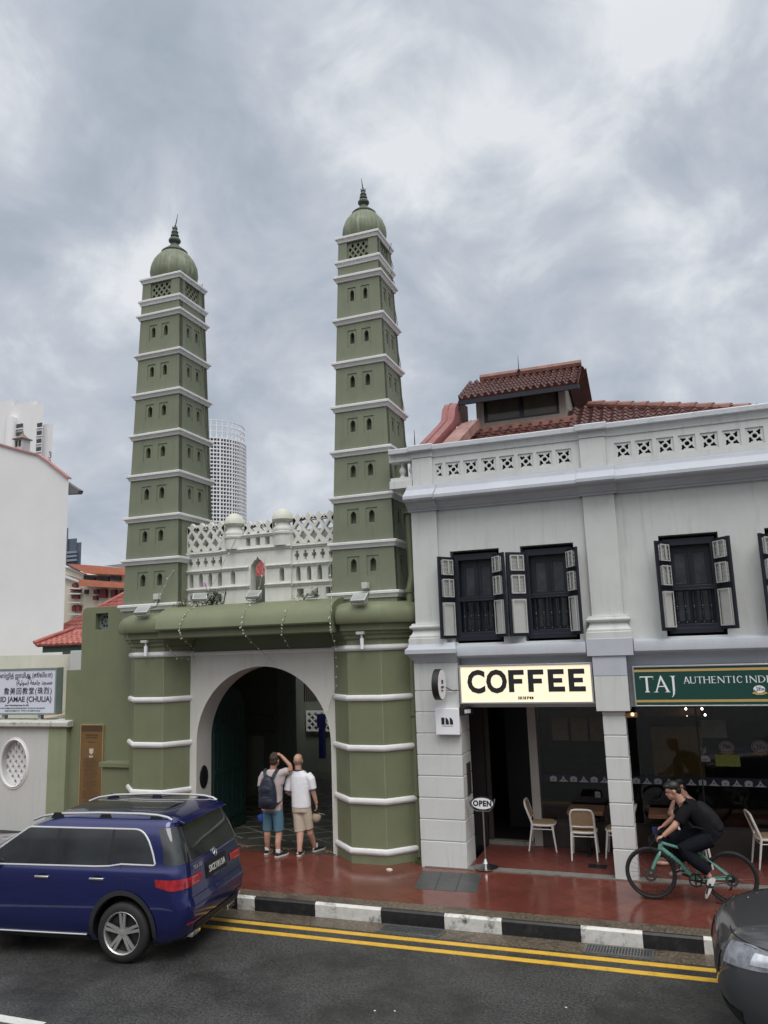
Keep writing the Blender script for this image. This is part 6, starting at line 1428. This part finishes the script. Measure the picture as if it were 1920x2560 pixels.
torso(sk,[((0,0,.84),(.15,0,0),(0,.10,0)),((0,0,1.1),(.155,0,0),(0,.10,0)),((0,0,1.34),(.17,0,0),(0,.09,0)),((0,0,1.42),(.08,0,0),(0,.06,0))])
organic(sk,'body',M_skin,t,.009,3)
q,rot,s_=hd; h=MB(); ell(h,q(0,-.018,.045),.083,.098,.088,18,rot); ell(h,q(0,-.055,-.01),.072,.055,.075,14,rot)
for k in range(26):
    a=random.uniform(0,2*PI); b=random.uniform(.0,1.2); ell(h,q(.07*math.sin(b)*math.cos(a),-.02+.085*math.sin(b)*math.sin(a),.055+.078*math.cos(b)),.018,.018,.016,6)
organic(h,'hair',M_hair,t,.008,2)
M_pink=mat('dusty pink cotton',(.50,.425,.425),.85,.06,6,.25,25)
p=MB(); torso(p,[((0,.0,.735),(.175,0,0),(0,.125,0)),((0,0,.80),(.175,0,0),(0,.125,0)),((0,0,1.0),(.172,0,0),(0,.122,0)),((0,0,1.2),(.19,0,0),(0,.12,0)),((0,0,1.33),(.19,0,0),(0,.105,0)),((0,0,1.40),(.13,0,0),(0,.08,0)),((0,0,1.425),(.07,0,0),(0,.065,0))])
limb(p,[(-.15,0,1.35),(-.215,-.005,1.26),(-.235,-.01,1.13)],[.075,.066,.062]); limb(p,[(.13,0,1.34),(.24,.015,1.385),(.30,.025,1.405)],[.08,.070,.062]); limb(p,[(.155,0,1.18),(.20,.01,1.36)],[.06,.06])
organic(p,'t_shirt',M_pink,t,.012,4)
M_teal=mat('teal denim',(.085,.18,.25),.85,.10,12,.25,40)
p=MB(); torso(p,[((0,0,.70),(.165,0,0),(0,.12,0)),((0,0,.78),(.165,0,0),(0,.118,0)),((0,0,.87),(.155,0,0),(0,.11,0))])
for sx in (-1,1): limb(p,[(sx*.085,0,.78),(sx*.10,.005,.60),(sx*.110,.008,.395)],[.095,.096,.088])
organic(p,'shorts',M_teal,t,.011,3)
for fx,fy,dx in ((-.125,-.015,-.15),(.135,-.125,.35)):
    a=shoe(t,(fx,fy-.02,0),(dx,1,0)); p=MB(); p.tube([a+Vector((0,.02,-.01)),a+Vector((0,.02,.045))],[.040,.042],10); p.build('sock',M_sock,t,True)
# backpack
b=thing('backpack','navy blue backpack worn by the man in the pink shirt','backpack',(-6.83,12.40,1.05))
p=MB(); c0=Vector((-6.83,12.56,.153)); torso(p,[(c0+Vector((0,-.19,z)),(w_,0,0),(0,d_,0)) for z,w_,d_ in ((.80,.12,.05),(.815,.155,.085),(.90,.168,.10),(1.05,.165,.10),(1.18,.145,.09),(1.28,.105,.07),(1.33,.06,.045),(1.345,.02,.02))])
ell(p,c0+Vector((0,-.26,.93)),.135,.055,.10); ell(p,c0+Vector((0,-.25,1.12)),.12,.05,.08)
M_navy=mat('navy nylon',(.013,.018,.036),.55,.2,10,.3,30)
for i,v in enumerate(p.v): p.v[i]=tuple(Vector(v)-Vector((-6.83,12.40,1.05)))
organic(p,'bag',M_navy,b,.012,3)
for sx in (-1,1):
    p=MB(); vs=[]
    for (x,y,z) in ((.07,-.145,1.29),(.105,-.10,1.385),(.118,-.03,1.43),(.125,.06,1.40),(.13,.12,1.30),(.14,.12,1.05),(.15,.02,.90),(.14,-.12,.86)):
        vs.append(c0+Vector((sx*x,y,z)))
    p.rings([[v+Vector((-.028,0,0)),v+Vector((.028,0,0)),v+Vector((.028,-.006,.012)),v+Vector((-.028,-.006,.012))] for v in vs]); p.build('strap',M_navy,b)
p=MB(); p.tube([c0+Vector((-.12,-.292,1.01)),c0+Vector((0,-.318,.99)),c0+Vector((.12,-.292,1.01))],.005,5); p.tube([c0+Vector((-.03,-.2,1.335)),c0+Vector((0,-.21,1.37)),c0+Vector((.03,-.2,1.335))],.008,6); p.build('zip',M_black,b)
def cap(label,c,m,d):
    t=thing('cap',label,'cap',c,0); p=MB(); rs=[]
    d=Vector(d).normalized(); a=d.cross(Vector((0,1,.1))).normalized(); b_=d.cross(a)
    for r_,h in ((.078,0),(.080,.03),(.074,.075),(.055,.11),(.025,.13),(.002,.134)): rs.append([d*h+a*r_*math.cos(2*PI*k/20)+b_*r_*.8*math.sin(2*PI*k/20) for k in range(20)])
    p.rings(rs); p.build('crown',m,t,True)
    p=MB(); o=[(.07*math.cos(R(-90+180*k/12)),.072*math.sin(R(-90+180*k/12))) for k in range(13)]; 
    p.rings([[a*x*.9+b_*y*.8+d*e for x,y in o]+[a*(x*.9+.085*math.cos(R(-90+180*(12-k)/12)))+b_*y*.8+d*(e-.022) for k,(x,y) in enumerate(o[::-1])] for e in (0,.006)]); p.build('peak',m,t,True); return t
cap('blue cap hanging from the left hand of the man in pink',(-7.06,12.57,.80),mat('bright blue cap cloth',(.02,.065,.34),.75,.15,12),(.35,-.35,-1))
# --- man in white polo
t=person('bald man in a white polo shirt and beige shorts standing with arms down',(-6.36,12.72,.153)); sk=MB()
hd=head(sk,(-.045,.0,1.555),(-.15,1,.02),(0,0,1),1.02,(-.035,-.02,1.37))
limb(sk,[(-.085,0,.86),(-.02,-.02,.46),(-.005,-.045,.34),(.01,-.09,.22),(.02,-.13,.07)],[.09,.064,.066,.055,.037]); ell(sk,(.0,-.09,.045),.035,.10,.035)
limb(sk,[(.085,0,.86),(.11,.06,.47),(.125,.07,.34),(.14,.14,.22),(.155,.20,.07)],[.09,.064,.064,.052,.037]); ell(sk,(.145,.24,.045),.035,.10,.035)
limb(sk,[(-.19,-.02,1.27),(-.255,-.03,1.03),(-.15,.12,.90)],[.05,.045,.030]); hand(sk,(-.15,.12,.90),(.7,.7,-.1),(0,0,1),.6,1.,(0,1,0))
limb(sk,[(.185,-.01,1.28),(.245,-.005,1.03),(.275,.05,.83)],[.05,.043,.029]); hand(sk,(.275,.05,.83),(-.05,.15,-1),(-.2,1,0),.7,1.,(-1,0,0))
torso(sk,[((0,0,.84),(.15,0,0),(0,.10,0)),((-.01,0,1.1),(.155,0,0),(0,.10,0)),((-.02,0,1.30),(.17,0,0),(0,.09,0)),((-.03,-.01,1.38),(.09,0,0),(0,.06,0))])
organic(sk,'body',M_skin2,t,.009,3)
q,rot,s_=hd; h=MB(); ell(h,q(0,-.022,.0),.0815,.0845,.055,18,rot); ell(h,q(0,-.045,-.03),.066,.05,.05,14,rot); organic(h,'hair',mat('cropped grey hair',(.26,.175,.135),.7,.15,40),t,.008,2)
M_polo=mat('white polo cotton',(.80,.80,.84),.8,.03,6,.25,22)
p=MB(); torso(p,[((.005,0,.775),(.172,0,0),(0,.125,0)),((.005,0,.82),(.172,0,0),(0,.125,0)),((-.0,0,1.02),(.17,0,0),(0,.122,0)),((-.01,0,1.2),(.188,0,0),(0,.118,0)),((-.02,-.005,1.30),(.19,0,0),(0,.105,0)),((-.03,-.01,1.365),(.13,0,0),(0,.08,0)),((-.035,-.015,1.40),(.075,0,0),(0,.068,0))])
limb(p,[(-.14,0,1.305),(-.215,-.02,1.23),(-.25,-.03,1.05)],[.080,.074,.066]); limb(p,[(.13,0,1.31),(.205,-.01,1.25),(.24,-.005,1.08)],[.080,.074,.064]); organic(p,'polo_shirt',M_polo,t,.012,4)
M_trimk=mat('navy piping',(.03,.035,.07),.7)
p=MB(); c=Vector((-.036,-.017,1.392)); p.tube([c+Vector((.077*math.cos(a),.070*math.sin(a),.012*math.sin(-a))) for a in [2*PI*k/20 for k in range(21)]],.012,6,False); p.build('collar_piping',M_trimk,t,True)
for c,d in (((-.252,-.031,1.045),(-.2,-.07,-1)),((.241,-.005,1.075),(.15,.03,-1))):
    d=Vector(d).normalized(); a=d.cross(Vector((0,1,0))).normalized(); b_=d.cross(a); p=MB(); p.tube([Vector(c)+a*.063*math.cos(2*PI*k/16)+b_*.063*math.sin(2*PI*k/16) for k in range(17)],.007,6,False); p.build('cuff_piping',M_trimk,t,True)
M_beige=mat('beige cotton',(.50,.425,.335),.85,.07,8,.3,25)
p=MB(); torso(p,[((0,0,.70),(.165,0,0),(0,.122,0)),((0,0,.79),(.163,0,0),(0,.12,0)),((0,0,.88),(.155,0,0),(0,.11,0))])
limb(p,[(-.08,0,.78),(-.045,-.01,.60),(-.025,-.02,.37)],[.098,.100,.095]); limb(p,[(.08,0,.78),(.10,.03,.60),(.115,.055,.41)],[.098,.098,.090]); organic(p,'shorts',M_beige,t,.011,3)
for c,d in (((.02,-.16,0),(-.22,1,0)),((.15,.17,0),(.3,1,0))):
    a=shoe(t,c,d,s=1.05); p=MB(); p.tube([a+Vector((0,.02,-.01)),a+Vector((0,.02,.05))],[.042,.044],10); p.build('sock',M_sock,t,True)
cap('beige cap held low by the man in the white polo',(-6.09,12.80,.80),mat('beige cap cloth',(.36,.29,.22),.8,.15,12),(-.1,-.35,-1))
# --- bicycle
BY=11.72
M_bike=mat('celeste green frame paint',(.13,.34,.27),.35,.08,6,coat=.6)
t=thing('bicycle','pale green mountain bike ridden along the red pavement','bicycle',(-.06,BY,.15))
FA=Vector((-.565,BY,.492)); RA=Vector((.445,BY,.492)); BB=Vector((.00,BY,.445)); HT=Vector((-.395,BY,.905)); HB=Vector((-.415,BY,.80)); SC=Vector((.135,BY,.83))
wrd=.335
p=MB(); p.tube([HT,HB],[.03,.033],12); p.tube([HT+Vector((.01,0,-.02)),SC+Vector((-.03,0,-.06))],.020,10); p.tube([HB+Vector((.01,0,.02)),Vector((-.2,BY,.66)),BB],[.030,.032,.030],12); p.tube([BB,SC],.019,10)
for sy in (-1,1):
    y=Vector((0,sy*.055,0)); p.tube([BB+y*.5,RA+y],.012,8); p.tube([SC+y*.4+Vector((-.01,0,-.08)),RA+y],.011,8)
p.lathe([(.034,-.045),(.034,.045)],BB,14,axis='y'); fr=p.build('frame',M_bike,t)
p=MB(); u=(BB-HB).normalized(); v=Vector((u.z,0,-u.x)); v=-v if v.z<0 else v
p.text('JAVA',.075,.002,lambda a,b,c:tuple(HB+u*(.12+a*1.25)+v*(b-.025)+Vector((0,-.034-c,0))),bold=.002); p.build('lettering',mat('frame lettering',(.02,.03,.03),.5),fr,smooth=False)
p=MB(); p.tube([HB+Vector((0,0,-.01)),HB+Vector((-.008,0,-.05))],.02,8)
for sy in (-1,1): p.tube([HB+Vector((-.005,sy*.02,-.03)),HB+Vector((-.02,sy*.055,-.06)),HB.lerp(FA,.55)+Vector((0,sy*.058,0)),FA+Vector((-.0,sy*.06,0))],[.018,.02,.021,.014],8)
p.build('fork',M_bike,t)
for nm,c in (('front',FA),('rear',RA)):
    p=MB(); p.lathe([(wrd-.038,-.013),(wrd-.026,-.021),(wrd-.008,-.017),(wrd,0),(wrd-.008,.017),(wrd-.026,.021),(wrd-.038,.013),(wrd-.042,0),(wrd-.038,-.013)],c,56,axis='y',cap=False); wh=p.build('wheel',M_rubber,t)
    p=MB(); p.lathe([(wrd-.056,-.010),(wrd-.039,-.012),(wrd-.039,.012),(wrd-.056,.010),(wrd-.056,-.010)],c,56,axis='y',cap=False); p.build('rim',M_black,wh)
    p=MB()
    for k in range(24): a=2*PI*k/24; a2=a+(.5 if k%2 else -.5); sy=.022 if k%2 else -.022; p.tube([c+Vector((.022*math.cos(a2),sy,.022*math.sin(a2))),c+Vector(((wrd-.06)*math.cos(a),0,(wrd-.06)*math.sin(a)))],.0016,4)
    p.lathe([(.024,-.035),(.016,-.02),(.016,.02),(.024,.035)],c,12,axis='y'); p.build('spokes',mat('dark spokes',(.08,.08,.085),.4,metal=.6),wh)
    p=MB(); p.lathe([(.05,.040),(.082,.040),(.082,.042),(.05,.042),(.05,.040)],c+Vector((0,-.08,0)),24,axis='y',cap=False); p.build('brake_disc',mat('dark rotor',(.06,.06,.06),.5,metal=.4),wh)
p=MB(); p.lathe([(.07,-.06),(.088,-.06),(.088,-.056),(.07,-.056),(.07,-.06)],BB+Vector((0,-.115,0)),28,axis='y',cap=False)
for k in range(4): a=k*PI/2; p.beam(BB+Vector((0,-.058,0)),BB+Vector((.075*math.cos(a),-.058,.075*math.sin(a))),.02,.006,(0,1,0))
NP=BB+Vector((.165,-.08,-.03)); FP=BB+Vector((-.165,.08,.03))
p.beam(BB+Vector((0,-.08,0)),NP,.026,.014,(0,1,0)); p.beam(BB+Vector((0,.08,0)),FP,.026,.014,(0,1,0)); p.tube([BB+Vector((0,-.08,0)),BB+Vector((0,.08,0))],.014,8); ck=p.build('crankset',M_black,t)
for c,sy in ((NP,-1),(FP,1)): p=MB(); p.box(c.x-.045,c.x+.045,c.y+sy*.02,c.y+sy*.115,c.z-.012,c.z+.012); p.build('pedal',M_black,ck,bev=.004)
p=MB(); 
for dz in (.078,-.078): p.tube([BB+Vector((0,-.058,dz)),RA+Vector((0,-.05,dz*.5))],.005,4)
p.lathe([(.045,-.045),(.05,-.045),(.05,-.03),(.03,-.03)],RA+Vector((0,-.09,0)),16,axis='y'); p.tube([RA+Vector((.0,-.06,-.04)),RA+Vector((-.02,-.06,-.13)),RA+Vector((-.05,-.06,-.14))],.011,6); p.build('chain',M_black,t)
p=MB(); ST=HT+Vector((-.01,0,.05)); p.tube([HT,ST],.02,8); p.tube([ST,ST+Vector((-.05,0,.015))],.018,8); HBAR=ST+Vector((-.05,0,.02))
p.tube([HBAR+Vector((.05,-.33,.0)),HBAR+Vector((0,-.12,0)),HBAR,HBAR+Vector((0,.12,0)),HBAR+Vector((.05,.33,0))],.0155,8); hb=p.build('handlebar',M_black,t)
for sy in (-1,1):
    p=MB(); p.tube([HBAR+Vector((.03,sy*.23,.0)),HBAR+Vector((.05,sy*.34,.0))],.021,10); p.build('grip',M_rubber,hb); p=MB(); p.tube([HBAR+Vector((.02,sy*.20,-.005)),HBAR+Vector((-.05,sy*.22,-.03)),HBAR+Vector((-.06,sy*.30,-.05))],.006,5); p.build('brake_lever',M_black,hb)
p=MB()
for sy in (-.6,.6): p.tube([HBAR+Vector((0,sy*.2,0)),HBAR+Vector((-.10,sy*.15,-.05)),HBAR+Vector((-.09,sy*.05,-.16)),HB+Vector((-.03,sy*.04,-.05))],.004,5)
p.build('cable',M_black,t)
p=MB(); p.tube([SC,SC+Vector((.03,0,.12))],.015,8); p.build('seat_post',M_black,t)
p=MB(); p.rings([[(x,BY+w_*a,z+b*h) for a,b in ((-1,0),(-.6,1),(.6,1),(1,0),(.6,-1),(-.6,-1))] for x,w_,z,h in ((-.02,.02,.955,.012),(.10,.03,.955,.02),(.20,.07,.965,.022),(.27,.075,.975,.02),(.285,.05,.975,.012))]); p.build('saddle',M_black,t)
p=MB(); p.tube([HBAR+Vector((-.01,.10,.0)),HBAR+Vector((-.01,.10,.09))],[.03,.034],10); tag(p.build('bottle',mat('dark blue bottle',(.02,.03,.10),.4)),'small dark bottle clipped upright on the bicycle handlebar','bottle')
# --- cyclist
t=person('cyclist in black clothes leaning forward over the green bicycle, looking down the road',(0,BY,.15))
O=Vector((0,BY,.15)); sk=MB(); hip=Vector((.24,0,.86)); sh=Vector((-.055,0,1.235)); hc=Vector((-.185,-.01,1.425))
hd=head(sk,hc,(-1,-.12,-.30),(-.28,0,1),1.0,sh+Vector((-.02,0,.03)))
torso(sk,[(hip,(0,.14,0),(.08,0,.07)),(hip.lerp(sh,.5)+Vector((.03,0,.04)),(0,.145,0),(.075,0,.08)),(sh+Vector((.03,0,-.02)),(0,.16,0),(.06,0,.08)),(sh+Vector((-.03,0,.03)),(0,.06,0),(.04,0,.05))])
hn=HBAR+Vector((.045,-.29,.022))-O; hf=HBAR+Vector((.045,.29,.022))-O
for hh,sy in ((hn,-1),(hf,1)):
    el=Vector((-.20,sy*.27,1.02)); a=sh+Vector((.0,sy*.165,-.03)); w_=hh+Vector((.055,0,.045)); limb(sk,[a,el,w_],[.05,.044,.028]); hand(sk,w_,hh-w_+Vector((-.04,0,-.0)),(0,-sy,.1),1.15,1.,(0,0,-1))
kn=Vector((-.135,-.13,.70)); an=NP-O+Vector((.02,-.06,.105)); kf=Vector((-.25,.12,.78)); af=FP-O+Vector((.05,.06,.095))
for k_,a_,sy in ((kn,an,-1),(kf,af,1)): limb(sk,[hip+Vector((0,sy*.09,0)),k_,k_.lerp(a_,.35)+Vector((.02,0,0)),a_],[.09,.06,.055,.036])
organic(sk,'body',M_skin,t,.009,3)
q,rot,s_=hd; h=MB(); ell(h,q(0,-.022,.052),.084,.098,.085,18,rot); ell(h,q(0,-.062,-.0),.072,.05,.07,14,rot); ell(h,q(0,.06,.082),.065,.04,.03,12,rot); organic(h,'hair',M_bhair,t,.008,2); eyes(*hd,t)
M_blk=mat('black cotton',(.010,.010,.012),.95,.2,8,.3,20,spec=.1); M_blk2=mat('black trousers cloth',(.010,.011,.016),.95,.2,8,.3,20,spec=.1)
p=MB(); torso(p,[(hip+Vector((.02,0,-.01)),(0,.165,0),(.11,0,.10)),(hip.lerp(sh,.3)+Vector((.03,0,.03)),(0,.165,0),(.10,0,.10)),(hip.lerp(sh,.6)+Vector((.04,0,.04)),(0,.17,0),(.09,0,.10)),(sh+Vector((.05,0,-.01)),(0,.175,0),(.075,0,.095)),(sh+Vector((-.02,0,.035)),(0,.09,0),(.05,0,.055))])
for sy in (-1,1): limb(p,[sh+Vector((.03,sy*.13,-.02)),sh+Vector((-.05,sy*.21,-.11)),Vector((-.15,sy*.25,1.06))],[.085,.080,.078])
organic(p,'t_shirt',M_blk,t,.012,3)
p=MB(); torso(p,[(hip+Vector((.06,0,-.03)),(0,.16,0),(.12,0,.10)),(hip+Vector((0,0,.06)),(0,.16,0),(.11,0,.10))])
for k_,a_,sy in ((kn,an,-1),(kf,af,1)): limb(p,[hip+Vector((0,sy*.085,-.01)),k_+Vector((.01,0,0)),k_.lerp(a_,.45)+Vector((.02,0,0)),a_+Vector((-.01,0,.07))],[.115,.092,.085,.070])
organic(p,'trousers',M_blk2,t,.012,3)
for a_,d in ((an,(-.42,-.03,-.80)),(af,(-1,0,-.18))):
    d=Vector(d).normalized(); c=a_-Vector((0,0,.045))-d*.05; c=c+ (Vector((.03,0,-.03)) if d.z<-.5 else Vector((0,0,-.045)))
    shoe(t,c,d,s=.98,m1=mat('white and black trainer',(.55,.55,.56),.55,.1,6),m2=M_sole)
    p=MB(); sd=Vector((0,-1,0)); u_=d.cross(sd) if d.cross(sd).z>0 else -d.cross(sd)
    p.tube([c+d*.06+sd*.042+u_*.035,c+d*.12+sd*.046+u_*.05,c+d*.20+sd*.046+u_*.03],.011,6); p.build('shoe_stripe',M_shoe,t,True)
b=thing('backpack','black backpack on the cyclist','backpack',(.28,BY,1.3)); p=MB(); ax=(sh-hip).normalized(); nn=Vector((-ax.z,0,ax.x)); nn=nn if nn.z>0 else -nn; c0=hip.lerp(sh,.45)+nn*.15
torso(p,[(c0+ax*l,(0,w_,0),nn*d_) for l,w_,d_ in ((-.24,.09,.04),(-.22,.14,.08),(-.1,.155,.105),(.05,.15,.10),(.15,.12,.075),(.20,.07,.04))])
for i,v in enumerate(p.v): p.v[i]=tuple(Vector(v)+O-Vector((.28,BY,1.3)))
organic(p,'bag',mat('black nylon',(.013,.013,.015),.8,.25,10,.3,30,spec=.2),b,.012,3)
for sy in (-1,1):
    p=MB(); vs=[c0+ax*.17+Vector((0,sy*.09,0))-nn*.03,sh+Vector((.02,sy*.11,.085)),sh+Vector((-.06,sy*.115,.02)),sh+Vector((-.04,sy*.13,-.12)),hip.lerp(sh,.5)+Vector((-.06,sy*.17,-.05)),c0-ax*.2+Vector((0,sy*.12,0))-nn*.03]
    p.rings([[v+O+Vector((0,-.02,0)),v+O+Vector((0,.02,0)),v+O+Vector((0,.02,.01)),v+O+Vector((0,-.02,.01))] for v in vs]); p.build('strap',M_black,b)
# --- seated woman at the table behind the cyclist
t=person('dark-haired seated person in black resting the chin on a raised hand behind the cyclist',(-.02,13.42,.17)); sk=MB()
hd=head(sk,(-.10,.0,1.185),(-.8,-.75,-.10),(0,0,1),.97,(-.02,.03,1.02))
torso(sk,[((0,.02,.44),(.15,0,0),(0,.12,0)),((0,.03,.7),(.14,0,0),(0,.10,0)),((-.01,.03,.95),(.155,0,0),(0,.09,0)),((-.02,.03,1.03),(.06,0,0),(0,.05,0))])
limb(sk,[(-.14,-.02,.93),(-.27,-.06,.76),(-.165,-.13,1.03)],[.045,.038,.026]); hand(sk,(-.165,-.13,1.03),(.12,.15,1),(1,0,0),1.0,.95,(1,.5,0))
limb(sk,[(.13,-.02,.93),(.06,-.20,.77),(-.16,-.20,.79)],[.045,.038,.026]); hand(sk,(-.16,-.20,.79),(-1,.1,0),(0,0,1),.6,.95,(0,1,0))
for sx in (-1,1): limb(sk,[(sx*.085,.03,.47),(-.40,sx*.10-.02,.47),(-.38,sx*.1-.02,.09)],[.08,.058,.036]); ell(sk,(-.44,sx*.10-.02,.04),.11,.04,.035)
organic(sk,'body',M_skin2,t,.010,3)
q,rot,s_=hd; h=MB(); ell(h,q(0,-.02,.048),.083,.097,.085,18,rot); ell(h,q(0,-.06,-.06),.075,.05,.11,14,rot); organic(h,'hair',M_bhair,t,.008,2); eyes(*hd,t)
p=MB(); torso(p,[((0,.02,.43),(.17,0,0),(0,.14,0)),((0,.03,.7),(.155,0,0),(0,.115,0)),((-.01,.03,.93),(.165,0,0),(0,.10,0)),((-.02,.03,1.01),(.08,0,0),(0,.06,0))])
limb(p,[(-.12,0,.93),(-.20,-.04,.85)],[.07,.06]); limb(p,[(.12,0,.93),(.10,-.09,.85)],[.07,.06]); organic(p,'top',M_blk,t,.012,3)
p=MB()
for sx in (-1,1): limb(p,[(sx*.085,.03,.47),(-.40,sx*.10-.02,.475),(-.38,sx*.1-.02,.14)],[.10,.075,.06])
organic(p,'trousers',M_blk2,t,.012,3)
dup(ch,(.02,13.44,.17),R(-82),'white cafe chair under the seated person')
"""end"""
